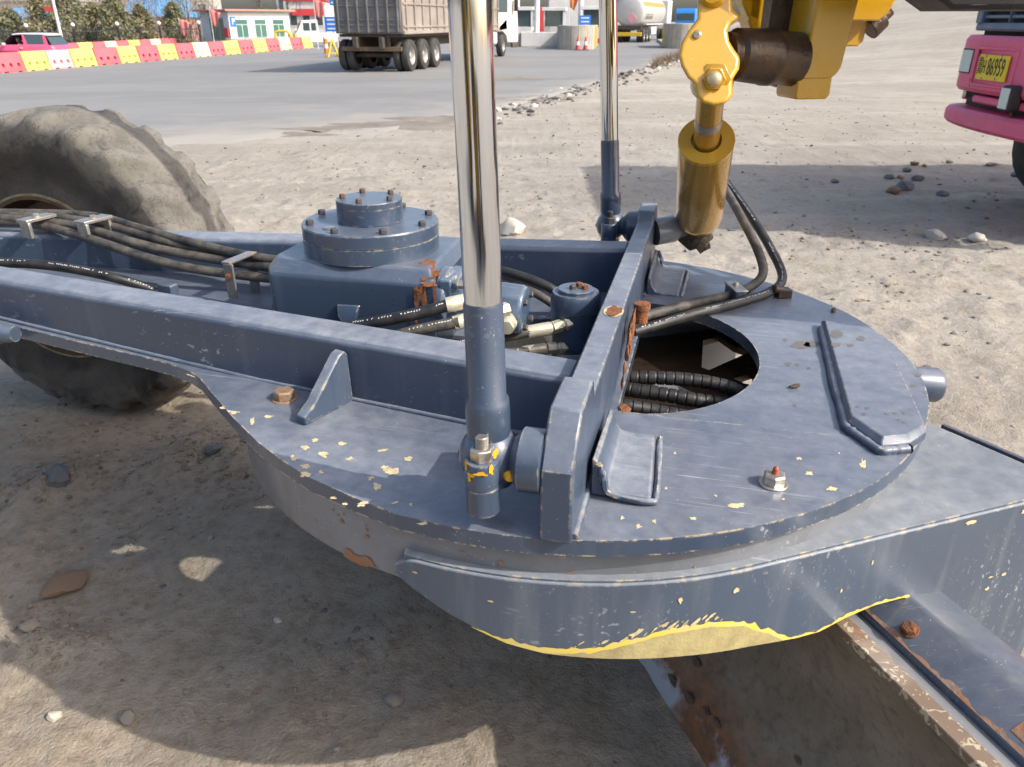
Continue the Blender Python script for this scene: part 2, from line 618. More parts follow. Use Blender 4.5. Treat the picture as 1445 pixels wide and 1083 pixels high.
def asphalt_mat():
    m = NT('worn_asphalt')
    big = m.noise(0.12, 5, 0.6, m.mapping((0.5, 1.6, 1)))
    mid = m.noise(0.9, 6, 0.65, m.mapping((0.6, 2.0, 1)))
    fine = m.noise(60, 4, 0.65)
    c = m.mix(m.ramp(big, 0.35, 0.65), (0.215, 0.21, 0.20), (0.165, 0.163, 0.16))
    c = m.mix(m.math('MULTIPLY', m.ramp(mid, 0.5, 0.72), 0.55), c, (0.29, 0.27, 0.235))
    c = m.mix(m.math('MULTIPLY', m.ramp(fine, 0.55, 0.7), 0.4), c, (0.11, 0.11, 0.11))
    at = m.n('ShaderNodeAttribute', attribute_name='dust')
    dm = m.ramp(m.math('ADD', at.outputs['Fac'], m.math('MULTIPLY', m.math('SUBTRACT', m.noise(0.55, 6, 0.7), 0.5), 1.5)), 0.35, 0.95)
    c = m.mix(dm, c, (0.31, 0.285, 0.245))
    m.set(color=c, rough=0.75)
    m.bump(fine, 0.3, 0.01)
    return m.m


ASPH = asphalt_mat()
xs = np.concatenate([np.arange(-900, -60, 40.0), np.arange(-60, -14, 1.0), np.arange(-14, 14, 0.10), np.arange(14, 60, 1.0)])
offs = [0, 0.35, 0.7, 1, 2, 3.5, 6, 9, 13, 18, 25, 34, 45, 60, 80, 120, 200, 400, 800]
V, F = [], []
for i, x in enumerate(xs):
    y0 = float(np.interp(x, EX, EY))
    jag = (0.55 * noise.noise(V3_((x * 1.1, 3.1, 0))) + 0.28 * noise.noise(V3_((x * 3.7, 8.1, 0))) + 0.12 * noise.noise(V3_((x * 11.0, 2.1, 0)))) if abs(x) < 14 else 0
    for k, o in enumerate(offs):
        y = y0 + jag * (1 if k < 4 else 0) + o
        V.append((x, y, float(fall(np.array([x]), np.array([y]))[0]) + (0.012 if k else -0.012)))
nk = len(offs)
for i in range(len(xs) - 1):
    for k in range(nk - 1):
        a = i * nk + k
        F.append((a, a + nk, a + nk + 1, a + 1))
rme = bpy.data.meshes.new('road')
rme.from_pydata(V, [], F)
rme.shade_smooth()
rme.set_sharp_from_angle(angle=R(30))
at_ = rme.attributes.new('dust', 'FLOAT', 'POINT')
at_.data.foreach_set('value', np.tile(np.array([1, 1, 0.9, 0.72, 0.55, 0.40, 0.28, 0.18, 0.1, 0.06, 0.03] + [0.0] * (len(offs) - 11)), len(xs)))
rme.materials.append(ASPH)
road = bpy.data.objects.new('road', rme)
COL.objects.link(road)
tag(road, 'wide grey worn asphalt road leading to the toll station', kind='structure')

# dark broken asphalt rubble and dry weeds where the road edge crumbles
RUBBLE = simple('broken_asphalt', (0.075, 0.072, 0.07), 0.9, second=(0.16, 0.15, 0.135), scale=30, bump=0.5)
STONE = simple('dusty_stone', (0.30, 0.265, 0.22), 0.9, second=(0.18, 0.16, 0.14), scale=35, bump=0.4)
STONE_BROWN = simple('brown_stone', (0.26, 0.17, 0.10), 0.9, second=(0.15, 0.10, 0.07), scale=35, bump=0.4)
STONE_GREY = simple('blue_grey_stone', (0.17, 0.175, 0.18), 0.85, second=(0.10, 0.10, 0.105), scale=35, bump=0.4)
STONE_PALE = simple('pale_stone', (0.52, 0.47, 0.40), 0.9, second=(0.40, 0.36, 0.30), scale=35, bump=0.3)


def rock_mesh(seed, sub=2, flat=0.65, rough=0.35):
    b_ = B()
    bmesh.ops.create_icosphere(b_, subdivisions=sub, radius=1.0)
    off = Vector((seed * 3.1, seed * 1.7, seed * 0.9))
    for v in b_.verts:
        n = v.co.normalized()
        k = 1 + rough * noise.noise(n * 1.3 + off) + 0.35 * rough * noise.noise(n * 3.5 + off)
        # flattened facets
        for q in range(4):
            d = Vector((math.sin(seed * 7 + q * 2.1), math.cos(seed * 5 + q * 1.3), math.sin(seed + q * 4.0))).normalized()
            lim = 0.72
            if n.dot(d) * k > lim:
                k = lim / n.dot(d)
        v.co = Vector((n.x * k, n.y * k * 0.85, n.z * k * flat))
    return b_


def scatter(name, n, place, smin, smax, mat, kind_label, power=3.0, sub=1):
    protos = []
    for s in range(6):
        b_ = rock_mesh(s + 40, sub)
        b_.verts.ensure_lookup_table()
        protos.append((np.array([v.co[:] for v in b_.verts]), np.array([[v.index for v in f.verts] for f in b_.faces])))
        b_.free()
    V, F, k = [], [], 0
    spots = np.array([place(i) for i in range(n)])
    zs = height(spots[:, 0], spots[:, 1])
    for i in range(n):
        x, y = spots[i]
        s = smin + (smax - smin) * rng.random() ** power
        vv, ff = protos[i % 6]
        a = rng.random() * 6.28
        c_, s_ = math.cos(a), math.sin(a)
        s *= min(1.0, 0.25 + y / 6.0)
        sc = s * np.array([1, 0.7 + 0.5 * rng.random(), 0.6 + 0.5 * rng.random()])
        w = vv * sc
        w = np.stack([w[:, 0] * c_ - w[:, 1] * s_, w[:, 0] * s_ + w[:, 1] * c_, w[:, 2]], 1)
        w += np.array([x, y, zs[i] + 0.12 * s])
        V.append(w)
        F.append(ff + k)
        k += len(vv)
    me = bpy.data.meshes.new(name)
    me.from_pydata(np.concatenate(V).tolist(), [], np.concatenate(F).tolist())
    me.shade_smooth()
    me.set_sharp_from_angle(angle=R(40))
    me.materials.append(mat)
    ob = bpy.data.objects.new(name, me)
    COL.objects.link(ob)
    tag(ob, kind_label, kind='stuff')
    return ob


def place_dirt(i):
    while True:
        if i % 3 or i % 2:
            x, y = rng.uniform(-5.5, 11.5), 1.5 + 15 * rng.random() ** 1.1
        else:
            x, y = rng.uniform(-2.5, 2.2), rng.uniform(0.9, 4)
        if beyond_edge(x, y) < -0.3:
            return x, y


scatter('gravel', 6500, place_dirt, 0.002, 0.030, STONE, 'small loose pebbles strewn over the dirt yard', 7.0)
scatter('dark_gravel', 3000, place_dirt, 0.002, 0.034, RUBBLE, 'dark chips of asphalt scattered over the dirt yard', 8.0)


SOIL = simple('soil_crumb', (0.27, 0.225, 0.175), 0.95, second=(0.17, 0.14, 0.105), scale=40, bump=0.6)
HEAPS = [(60, 700, .16), (110, 690, .12), (300, 640, .20), (250, 655, .18), (330, 660, .15), (60, 900, .12), (110, 905, .10), (170, 655, .25), (150, 600, .3), (420, 930, .2), (520, 900, .25), (240, 760, .3), (30, 820, .3), (1200, 400, .6), (1330, 345, .5), (1150, 330, .6), (1000, 200, 1.2), (700, 280, .8), (600, 240, .9), (1200, 140, 1.6), (1100, 100, 2.0)]


def place_heap(i):
    px, py, r = HEAPS[int(rng.random() * len(HEAPS))]
    c = pz(px, py, 0)
    return c.x + rng.normal(0, r * 0.7), c.y + rng.normal(0, r * 0.6)


scatter('soil_crumbs', 3200, place_heap, 0.003, 0.026, SOIL, 'crumbled clods of brown soil in the wheel tracks', 3.5)


def place_edge(i):
    k = rng.random() ** 0.8
    x = -0.6 + 9.5 * k
    y = float(np.interp(x, EX, EY)) + rng.normal(-0.8, 0.9)
    return x, y


scatter('asphalt_rubble', 900, place_edge, 0.012, 0.11, RUBBLE, 'dark broken asphalt rubble heaped along the crumbling road edge', 4.0)
scatter('pale_rubble', 160, place_edge, 0.02, 0.15, STONE_PALE, 'pale lumps among the rubble at the road edge', 3.0)

# dry brown weeds on the berm
bm = B()
for i in range(900):
    k = rng.random()
    x = 5.2 + 3.0 * k + rng.normal(0, 0.25)
    y = float(np.interp(x, EX, EY)) + rng.normal(-0.9, 0.35)
    z = gz(x, y)
    L = rng.uniform(0.15, 0.55)
    lean = Vector((rng.normal(0, 0.35), rng.normal(0, 0.35), 1)).normalized() * L
    w = Vector((rng.normal(0, 1), rng.normal(0, 1), 0)).normalized() * 0.008
    p = Vector((x, y, z - 0.02))
    a_, b2, c2 = bm.verts.new(p - w), bm.verts.new(p + w), bm.verts.new(p + lean)
    bm.faces.new((a_, b2, c2))
weeds = finish('dry_weeds', bm, simple('dry_weed', (0.20, 0.14, 0.08), 0.9, vary=0.4))
tag(weeds, 'dry brown weeds growing on the berm at the road edge', kind='stuff')

# single stones one can pick out
GRP = 'single stones lying on the dirt yard'
ROCKS = [  # px, py (base), size m, material, label
    (1278, 268, 0.105, STONE_GREY, 'large blue-grey angular stone in the cluster before the pink lorry'),
    (1262, 271, 0.085, STONE_BROWN, 'brown stone lying against the large blue-grey stone'),
    (1257, 250, 0.062, STONE_GREY, 'small slate grey stone just behind the brown stone'),
    (1281, 242, 0.060, STONE_GREY, 'dark stone standing behind the large blue-grey stone'),
    (1296, 254, 0.065, STONE_GREY, 'grey stone close on the lorry side of the largest stone'),
    (1291, 233, 0.055, STONE_BROWN, 'reddish stone at the back of the stone cluster'),
    (1305, 235, 0.042, STONE_BROWN, 'tiny reddish stone at the edge of the stone cluster'),
    (1333, 273, 0.062, STONE_GREY, 'lone grey stone apart from the cluster, nearer the lorry'),
    (1272, 250, 0.05, STONE_BROWN, 'brown pebble in the middle of the stone cluster'),
    (1341, 230, 0.05, STONE, 'dull stone near the front of the lorry'),
    (1400, 235, 0.075, STONE, 'flat dusty stone under the lorry bumper'),
    (1179, 257, 0.05, STONE_GREY, 'small dark stone alone in the lorry shadow'),
    (1440, 252, 0.09, STONE_GREY, 'dark stone beside the lorry wheel'),
    (1323, 335, 0.09, STONE_PALE, 'pale flat stone lying in the sunlit strip of dirt'),
    (1380, 342, 0.07, STONE_PALE, 'small pale stone at the shadow border of the lorry'),
    (76, 1022, 0.020, STONE_PALE, 'white pebble in the sunlit dirt beside the grader shadow'),
    (178, 602 + 420, 0.026, STONE, 'round tan pebble in the sunlit dirt'),
    (556, 1000, 0.026, STONE, 'knobbly tan stone half in the grader shadow'),
    (45, 906, 0.028, STONE, 'pale stone set in the crumbled clod'),
    (392, 881, 0.014, STONE_PALE, 'tiny pale pebble in the grader shadow'),
    (85, 838, 0.075, STONE_BROWN, 'flat reddish stone sunk in the shaded dirt'),
    (85, 705, 0.06, STONE_GREY, 'flat grey stone under the crumbled heap'),
    (303, 655, 0.035, STONE_GREY, 'dark lump of earth in the shaded track'),
    (722, 331, 0.13, STONE_PALE, 'pale boulder just visible behind the drawbar'),
]
for i, (px, py, s, mt, lb) in enumerate(ROCKS):
    p = pz(px, py, 0)
    ob = finish('stone', rock_mesh(i + 1, 3 if s > 0.05 else 2, 0.62 if s < 0.075 or s > 0.08 else 0.25), mt, angle=30)
    ob.scale = (s, s, s)
    ob.rotation_euler = (0, 0, i * 1.3)
    ob.location = (p.x, p.y + s * 0.4, gz(p.x, p.y) + s * 0.28)
    tag(ob, lb, 'stone', GRP)

# dark damp mud where the road edge has broken up
DAMP = simple('damp_mud', (0.15, 0.125, 0.10), 0.8, second=(0.24, 0.21, 0.17), scale=1.6, bump=0.5, bscale=9)


def ground_blob(bm, px, py, rx, ry, seed, lift=0.012):
    c = pz(px, py, 0)
    n = 60
    ring_ = []
    for i in range(n):
        t = 2 * math.pi * i / n
        k = 1 + 0.75 * noise.noise(Vector((math.cos(t) * 1.4 + seed, math.sin(t) * 1.4, seed))) + 0.4 * noise.noise(Vector((math.cos(t) * 5 + seed, math.sin(t) * 5, 2)))
        ring_.append((c.x + rx * k * math.cos(t), c.y + ry * k * math.sin(t)))
    vs = [bm.verts.new((x, y, max(gz(x, y), rz0(x, y)) + 0.001)) for x, y in ring_]
    cv = bm.verts.new((c.x, c.y, max(gz(c.x, c.y), rz0(c.x, c.y)) + lift))
    for i in range(n):
        bm.faces.new((vs[i], vs[(i + 1) % n], cv))


def rz0(x, y):
    return (float(fall(np.array([x]), np.array([y]))[0]) + 0.013) if beyond_edge(x, y) > 0.3 else -1


bm = B()
for i, (px, py, rx, ry) in enumerate(((480, 183, 0.9, 0.32), (570, 177, 1.0, 0.4), (620, 168, 0.7, 0.4), (430, 190, 0.5, 0.2), (760, 140, 0.8, 0.6), (720, 112, 1.4, 0.8))):
    ground_blob(bm, px, py, rx, ry, i * 3.7 + 1)
ob = finish('damp_mud', bm, DAMP, None, 80)
tag(ob, 'dark damp mud smeared along the broken road edge', kind='stuff')
# ------------------------------------------------------------------ the motor grader
grader = empty('motor_grader', MO, math.atan2(MU.y, MU.x), 'slate blue and yellow road grader with its drawbar and circle in the foreground', 'motor grader')
G = grader
V3 = Vector
ZP = 0.885                                             # top of the drawbar plate
CC = (0.12, 0.0)                                       # middle of the circle
RP = 0.795


def zplate(s):
    return ZP + max(0.0, s - 0.75) * 0.035


# ---- plate
def beam_out(s):                                       # outer edge of a drawbar beam
    return 0.500 - 0.154 * s


side = []
front = [(0.18, 0.792), (0.26, 0.783), (0.345, 0.756), (0.455, 0.714), (0.525, 0.675), (0.60, 0.628), (0.695, 0.556), (0.80, 0.470), (0.87, 0.412), (0.92, 0.384), (0.98, 0.366), (1.06, 0.352), (1.3, 0.318), (1.6, 0.272), (2.0, 0.205), (2.5, 0.13)]
a_start = math.acos((0.18 - CC[0]) / RP)
arc = [(CC[0] + RP * math.cos(a), RP * math.sin(a)) for a in (a_start + (math.pi - a_start) * i / 60 for i in range(1, 61))]
half = front[::-1] + arc                               # near side, front to rear
far_half = [(x, -(y if x < 0.75 or x > 1.9 else max(y, 0.56))) for x, y in half]  # far flange widened, out of view, to shade the ground by the tyre
outline = half + far_half[-2::-1]
hole_rear = ellipse(0.055, 0.0, 0.385, 0.345, 40, R(92), R(268)) + [(0.045, -0.342), (0.045, 0.342)]
hole_rear = [(min(x, 0.0) if x < 0.045 else -0.045, y) for x, y in hole_rear]
hole_rear = ellipse(-0.040, 0.0, 0.290, 0.342, 36, R(90), R(270))
hole_front = [(0.05, -0.20), (0.05, 0.06), (0.17, 0.10), (0.30, 0.10), (0.31, -0.12)]
hole_near = [(x + 0.262, 0.228 + y - 0.15 * x) for x, y in ellipse(0, 0, 0.115, 0.052, 28)]
hole_side = ellipse(0.560, 0.214, 0.11, 0.045, 24)
slot = ellipse(1.29, 0.13, 0.085, 0.030, 20)
bm = B()
slab(bm, outline, [hole_rear, hole_front, hole_near, hole_side, slot], 0.0, 1.0, lambda x, y, z: V3((x, y, zplate(x) - 0.030 * (1 - z))))
plate = finish('drawbar_plate', bm, PAINT_TOP, G, 30, 0.003)
plate['label'] = 'broad slate blue drawbar plate with a round opening and chipped paint'

# ---- two box beams of the A-frame
for sgn in (1, -1):
    bm = B()
    L0, L1 = 0.034, 2.5
    for (za, zb, shrink) in ((0, 1, 0),):
        rings = []
        for s in (L0, 0.8, 1.6, L1):
            yo = beam_out(s) * sgn
            yi = (beam_out(s) - 0.098) * sgn
            z0 = zplate(s) + 0.001
            z1 = 1.02
            ch = 0.010
            prof = [(yo, z0), (yo, z1 - ch), (yo - ch * sgn, z1), (yi + ch * sgn, z1), (yi, z1 - ch), (yi, z0)]
            rings.append([bm.verts.new((s, y, z)) for y, z in prof])
        for i in range(len(rings) - 1):
            for j in range(6):
                k = (j + 1) % 6
                bm.faces.new((rings[i][j], rings[i][k], rings[i + 1][k], rings[i + 1][j]))
        bm.faces.new(rings[0])
        bm.faces.new(rings[-1][::-1])
    ob = finish('drawbar_beam', bm, PAINT, G, 25, 0.004)
    # weld seam along the foot of the beam
    bm = B()
    path = [V3((s, (beam_out(s) + 0.001) * sgn, zplate(s) + 0.003)) for s in np.linspace(0.05, 2.3, 90)]
    tube(bm, path, 0.0065, 6, radii=[0.0065 * (1 + 0.35 * noise.noise(V3((i * 0.9, sgn, 0)))) for i in range(90)])
    finish('weld_seam', bm, PAINT, ob, 60)

# ---- yoke across the drawbar
bm = B()
prof = [(-0.80, ZP), (-0.80, 1.01), (-0.765, 1.055), (-0.735, 1.082), (-0.62, 1.082), (-0.605, 1.048), (0.605, 1.048), (0.62, 1.082), (0.735, 1.082), (0.765, 1.055), (0.80, 1.01), (0.80, ZP)]
prof = [(y * 0.995, z + (0.001 if z == ZP else 0)) for y, z in prof]
vs0 = [bm.verts.new((-0.025, y, z)) for y, z in prof]
vs1 = [bm.verts.new((0.025, y, z)) for y, z in prof]
bm.faces.new(vs0[::-1])
bm.faces.new(vs1)
for i in range(len(prof)):
    j = (i + 1) % len(prof)
    bm.faces.new((vs0[i], vs0[j], vs1[j], vs1[i]))
yoke = finish('yoke_beam', bm, PAINT, G, 30, 0.004)
yoke['label'] = 'thick upright yoke beam crossing the drawbar plate'
for sgn in (1, -1):
    bm = B()
    path = [V3((-0.027, y, ZP + 0.004)) for y in np.linspace(0.38 * sgn, 0.78 * sgn, 40)]
    tube(bm, path, 0.007, 6, radii=[0.007 * (1 + 0.4 * noise.noise(V3((i * 0.8, 9 * sgn, 0)))) for i in range(40)])
    finish('weld_seam', bm, PAINT, yoke, 60)
# rubbed dusty smear patches on the yoke shoulder
bm = B()


def blob_patch(bm, c, ax, ay, rx, ry, seed, n=22, rag=0.35, lift=0.0006, rot=0.0):
    c, ax, ay = V3(c), V3(ax).normalized(), V3(ay).normalized()
    nn = ax.cross(ay).normalized()
    ring_ = []
    for i in range(n):
        t = 2 * math.pi * i / n
        k = 1 + rag * 1.6 * noise.noise(V3((math.cos(t) * 1.5 + seed * 5.3, math.sin(t) * 1.5, seed))) + rag * 0.7 * noise.noise(V3((math.cos(t) * 4 + seed * 2.3, math.sin(t) * 4, seed + 4)))
        x_, y_ = rx * k * math.cos(t), ry * k * math.sin(t)
        x_, y_ = x_ * math.cos(rot) - y_ * math.sin(rot), x_ * math.sin(rot) + y_ * math.cos(rot)
        ring_.append(bm.verts.new(c + ax * x_ + ay * y_ + nn * lift))
    bm.faces.new(ring_)


# ---- paint flakes knocked off the plate: px, py, long px, short px, tilt
FLAKES = [(335, 565, 16, 5, .2), (322, 575, 10, 4, .3), (352, 572, 15, 4, .15), (318, 560, 9, 3, -.3), (345, 560, 12, 3, .3), (330, 580, 9, 4, .1), (362, 567, 8, 4, .5), (278, 523, 11, 2.5, .1), (268, 533, 6, 1.5, 0),
          (414, 648, 6, 4, .2), (431, 659, 8, 4, .5), (430, 670, 8, 4, -.1), (456, 642, 7, 4, .2), (430, 632, 6, 3, -.3), (494, 648, 5, 2.5, 0), (533, 687, 6, 5, 0), (552, 665, 10, 5, .3), (545, 661, 7, 4, -.3), (523, 675, 5, 2.5, -.8), (576, 648, 6, 3, .2), (453, 667, 3, 2.5, 0), (445, 622, 5, 2, .1), (541, 636, 7, 1.8, .4), (580, 712, 2.5, 2.5, 0), (557, 710, 5, 1.4, .3), (482, 627, 5, 3, -.1), (356, 594, 4, 5, 0), (378, 588, 7, 2.5, .2), (389, 586, 5, 2, .1), (400, 587, 4, 2, .2), (512, 712, 9, 3, .3), (598, 739, 8, 2.5, .2), (470, 703, 5, 2, .4), (487, 712, 4, 2, .4),
          (1040, 714, 12, 4.5, .1), (1217, 655, 4, 8, 0), (1172, 690, 10, 3.5, -.3), (1141, 668, 6, 3, -.6), (978, 732, 4, 3, 0), (923, 736, 3, 3, 0), (878, 732, 3, 2.5, 0), (901, 744, 4, 3, 0), (952, 640, 3, 1.6, 0), (870, 690, 2.5, 2, 0), (1186, 622, 3, 2, 0), (1010, 700, 2.2, 1.6, 0), (940, 690, 2, 2, 0), (1105, 705, 3, 1.5, .3), (1128, 648, 4, 2, 0), (820, 612, 3, 2, 0)]
bm = B()
for i, (px, py, a, b_, tl) in enumerate(FLAKES):
    c = lz(px, py, ZP)
    c.z = zplate(c.x)
    u1 = loc(pz(px + 8, py, c.z)) - c
    u2 = loc(pz(px, py - 8, c.z)) - c
    k1, k2 = u1.length / 8, u2.length / 8
    blob_patch(bm, c, u1, u2, a * k1 * 0.85, b_ * k2 * 0.85, i + 0.37, 26, 0.62, 0.0006, tl)
ob = finish('paint_chips', bm, CREAM, plate)
ob['kind'] = 'stuff'
ob['label'] = 'cream flakes where the blue paint has chipped off the plate'

# dried splash stains on the rear of the plate
STAIN = simple('dried_mud_splash', (0.15, 0.145, 0.14), 0.8, vary=0.3)
bm = B()
for i, (px, py, a, b_) in enumerate([(1130, 487, 14, 5), (1146, 486, 12, 4), (1180, 472, 9, 6), (1180, 487, 7, 3), (1215, 478, 6, 3), (1200, 488, 5, 2.2), (1112, 514, 4, 2.4), (1125, 515, 3, 1.6), (1210, 574, 3, 1.6), (1224, 576, 4, 1.8), (1219, 585, 3.5, 1.6), (1252, 584, 3.5, 1.6), (1263, 583, 3.2, 1.4), (1276, 582, 3.5, 2), (1269, 593, 3.5, 1.6), (1275, 596, 3, 1.4), (1289, 545, 4.5, 2), (1296, 530, 4.5, 2), (1141, 520, 3, 1.6), (1122, 572, 2.4, 2), (1128, 544, 2, 1.5), (1108, 480, 3, 2)]):
    c = lz(px, py, ZP + (0.0 if px < 1160 or px > 1283 else 0.026))
    k1 = (loc(pz(px + 8, py, c.z)) - c).length / 8
    u1 = loc(pz(px + 8, py, c.z)) - c
    u2 = loc(pz(px, py - 8, c.z)) - c
    blob_patch(bm, c, u1, u2, a * k1, b_ * u2.length / 8, i + 60.2, 18, 0.22, 0.0007)
ob = finish('mud_splashes', bm, STAIN, plate)
ob['kind'] = 'stuff'

# ---- bent cover plate on the rear of the drawbar plate
def flat(pts, z):
    return [(q.x, q.y) for q in (lz(x, y, z) for x, y in pts)]


zc = ZP + 0.026
cov_out = flat([(1160, 447), (1237, 464), (1262, 500), (1302, 585), (1309, 604), (1287, 618), (1246, 622), (1199, 590)], zc)
bm = B()
cxm, cym = sum(p[0] for p in cov_out) / 8, sum(p[1] for p in cov_out) / 8
n = len(cov_out)
tp = [bm.verts.new((x + (cxm - x) * 0.07, y + (cym - y) * 0.07, zc)) for x, y in cov_out]
md_ = [bm.verts.new((x, y, zc - 0.011)) for x, y in cov_out]
bt = [bm.verts.new((x, y, ZP + 0.001)) for x, y in cov_out]
bm.faces.new(tp)
for i in range(n):
    j = (i + 1) % n
    bm.faces.new((tp[i], tp[j], md_[j], md_[i]))
    bm.faces.new((md_[i], md_[j], bt[j], bt[i]))
ob = finish('cover_plate', bm, PAINT_TOP, plate, 25, 0.002)
bm = B()
wp = cov_out[5:] + cov_out[:1]
wpath = []
for i in range(len(wp) - 1):
    for k in range(16):
        t = k / 16
        x, y = wp[i][0] * (1 - t) + wp[i + 1][0] * t, wp[i][1] * (1 - t) + wp[i + 1][1] * t
        dx, dy = x - cxm, y - cym
        dl = math.hypot(dx, dy)
        wpath.append(V3((x + dx / dl * 0.004, y + dy / dl * 0.004, ZP + 0.005)))
tube(bm, wpath, 0.009, 6, radii=[0.010 * (1 + 0.35 * noise.noise(V3((i * 1.3, 3, 0)))) for i in range(len(wpath))])
finish('weld_seam', bm, PAINT, ob, 60)

# round stub sticking out behind the plate
bm = B()
c0 = lz(1290, 540, 0.85)
c0 = V3((-0.640, c0.y, 0.845))
lathe(bm, c0, c0 + V3((-0.095, -0.01, 0)), [(0, 0.040), (0.9, 0.040), (1, 0.034)], 28)
finish('pin_stub', bm, PAINT_CLEAN, G)

# ---- triangular gusset beside the near beam (and its twin on the far side)
for sgn in (1, -1):
    bm = B()
    g0, g1 = V3((0.535, 0.512, 0)), V3((0.490, 0.425, 0))   # foot outer, foot at the beam
    g0.y, g1.y = 0.520, beam_out(0.50) + 0.002
    prof = [(0.0, 0.0), (0.0, 0.016), (0.030, 0.036), (0.105, 0.112), (0.120, 0.116), (0.128, 0.108), (0.132, 0.0)]
    d = V3((-0.045, -0.125, 0)).normalized()
    d.y *= 1
    base = V3((0.555, beam_out(0.5) + 0.122, 0))
    w = V3((d.y, -d.x, 0)) * 0.013
    A, C = [], []
    for q, h in prof:
        p = base + d * q + V3((0, 0, ZP + 0.001 + h))
        A.append(p + w)
        C.append(p - w)
    if sgn < 0:
        A = [V3((p.x, -p.y, p.z)) for p in A]
        C = [V3((p.x, -p.y, p.z)) for p in C]
    A = [bm.verts.new(p) for p in A]
    C = [bm.verts.new(p) for p in C]
    bm.faces.new(A)
    bm.faces.new(C[::-1])
    for i in range(len(A)):
        j = (i + 1) % len(A)
        bm.faces.new((A[i], A[j], C[j], C[i]))
    finish('gusset', bm, PAINT, plate, 40, 0.003)

# ---- hexagon bolts on the plate
bm = B()
p = lz(402, 564, ZP)
hexbolt(bm, p, (0, 0, 1), 0.022, 0.019)
finish('plate_bolt', bm, simple('rust_topped_bolt', (0.33, 0.27, 0.20), 0.55, 0.4, second=(0.30, 0.15, 0.07), scale=90), plate, 30, 0.0012)
bm = B()
p = lz(1091, 684, ZP)
hexbolt(bm, p, (0, 0, 1), 0.0195, 0.019)
ob = finish('plate_bolt', bm, ZINC, plate, 30, 0.0012)
bm = B()
cyl(bm, p + V3((0, 0, 0.022)), p + V3((0, 0, 0.029)), 0.006, 0.005, 10)
lathe(bm, p + V3((0, 0, 0.029)), p + V3((0, 0, 0.036)), [(0, .004), (.4, .0048), (1, .002)], 10)
finish('grease_nipple', bm, simple('red_cap', (0.35, 0.07, 0.035), 0.5), ob)
for (px, py, rz, s) in ((1121, 548, .6, .012), (1176, 440, 1.4, .013), (1101, 412, .2, .0)):
    if not s:
        continue
    b_ = rock_mesh(31 + px, 2, 0.6)
    p = lz(px, py, ZP)
    bmesh.ops.transform(b_, matrix=Matrix.Translation(p + V3((0, 0, s * 0.4))) @ rotz(rz) @ Matrix.Diagonal((s * 1.3, s * 0.6, s * 0.7, 1)), verts=b_.verts)
    finish('coal_crumb', b_, SOOT, plate)

# ---- pads with raised lips behind the yoke
for sgn in (1, -1):
    bm = B()
    y0, y1 = (0.655, 0.44) if sgn > 0 else (-0.655, -0.40)
    # vertical flange against the yoke and a flat foot, one bent profile
    prof = [(-0.033, 0.072), (-0.042, 0.068), (-0.048, 0.030), (-0.058, 0.016), (-0.078, 0.012), (-0.130, 0.012), (-0.136, 0.002), (-0.033, 0.002)]
    A = [bm.verts.new((x, y0, ZP + z)) for x, z in prof]
    C = [bm.verts.new((x * (1 if x > -0.1 else 0.93), y1, ZP + (z if z < 0.06 else 0.055))) for x, z in prof]
    bm.faces.new(A)
    bm.faces.new(C[::-1])
    for i in range(len(A)):
        j = (i + 1) % len(A)
        bm.faces.new((A[i], A[j], C[j], C[i]))
    ob = finish('bent_shoe', bm, PAINT, yoke, 35, 0.003)
    bm = B()
    pth = [V3((-0.044, y0, ZP + 0.064)), V3((-0.054, y0 + 0.004 * sgn, ZP + 0.04)), V3((-0.066, y0 + 0.006 * sgn, ZP + 0.014)), V3((-0.13, y0 + 0.004 * sgn, ZP + 0.006)), V3((-0.14, y0 - 0.03 * sgn, ZP + 0.005)), V3((-0.132, y1, ZP + 0.005))]
    tube(bm, catmull(pth, 8), 0.006, 6)
    finish('weld_seam', bm, PAINT, ob, 60)

# oval rusty plug in the top of the yoke, rusty stub and crust behind it
bm = B()
p = lz(866, 440, 1.048)
blob_patch(bm, p, (1, 0, 0), (0, 1, 0), 0.021, 0.034, 3.3, 24, 0.1, 0.0012)
ob = finish('plug_ring', bm, CREAM, yoke)
bm = B()
blob_patch(bm, p + V3((0, 0, 0.001)), (1, 0, 0), (0, 1, 0), 0.017, 0.026, 7.3, 24, 0.25, 0.0016)
finish('rusty_plug', bm, RUST, yoke)
p = V3((-0.062, ly(905, 440, -0.10).y, 0.0))
p = lz(906, 455, 0.985)
p.x = -0.056
bm = B()
lathe(bm, p, p + V3((0, 0, 0.045)), [(0, 0.015), (0.7, 0.015), (0.72, 0.019), (1.0, 0.019)], 14)
finish('rusty_stub', bm, RUST, yoke)
for k, (px, py, s) in enumerate(((894, 462, 0.026), (889, 482, 0.022), (884, 500, 0.016), (881, 520, 0.012), (879, 540, 0.012), (884, 578, 0.020), (880, 584, 0.014))):
    b_ = rock_mesh(90 + k, 3, 0.9, 0.6)
    p = ly(px, py, 0.05)
    q = lz(px, py, 0.99 - k * 0.018)
    if k >= 5:
        q = lz(px, py, ZP)
    q.x = -0.040 if k < 5 else q.x
    bmesh.ops.transform(b_, matrix=Matrix.Translation(q) @ Matrix.Diagonal((s * (0.3 if k < 5 else 0.6), s * 0.9, s * (1.5 if k < 5 else 0.4), 1)), verts=b_.verts)
    finish('rust_crust', b_, RUST, yoke)

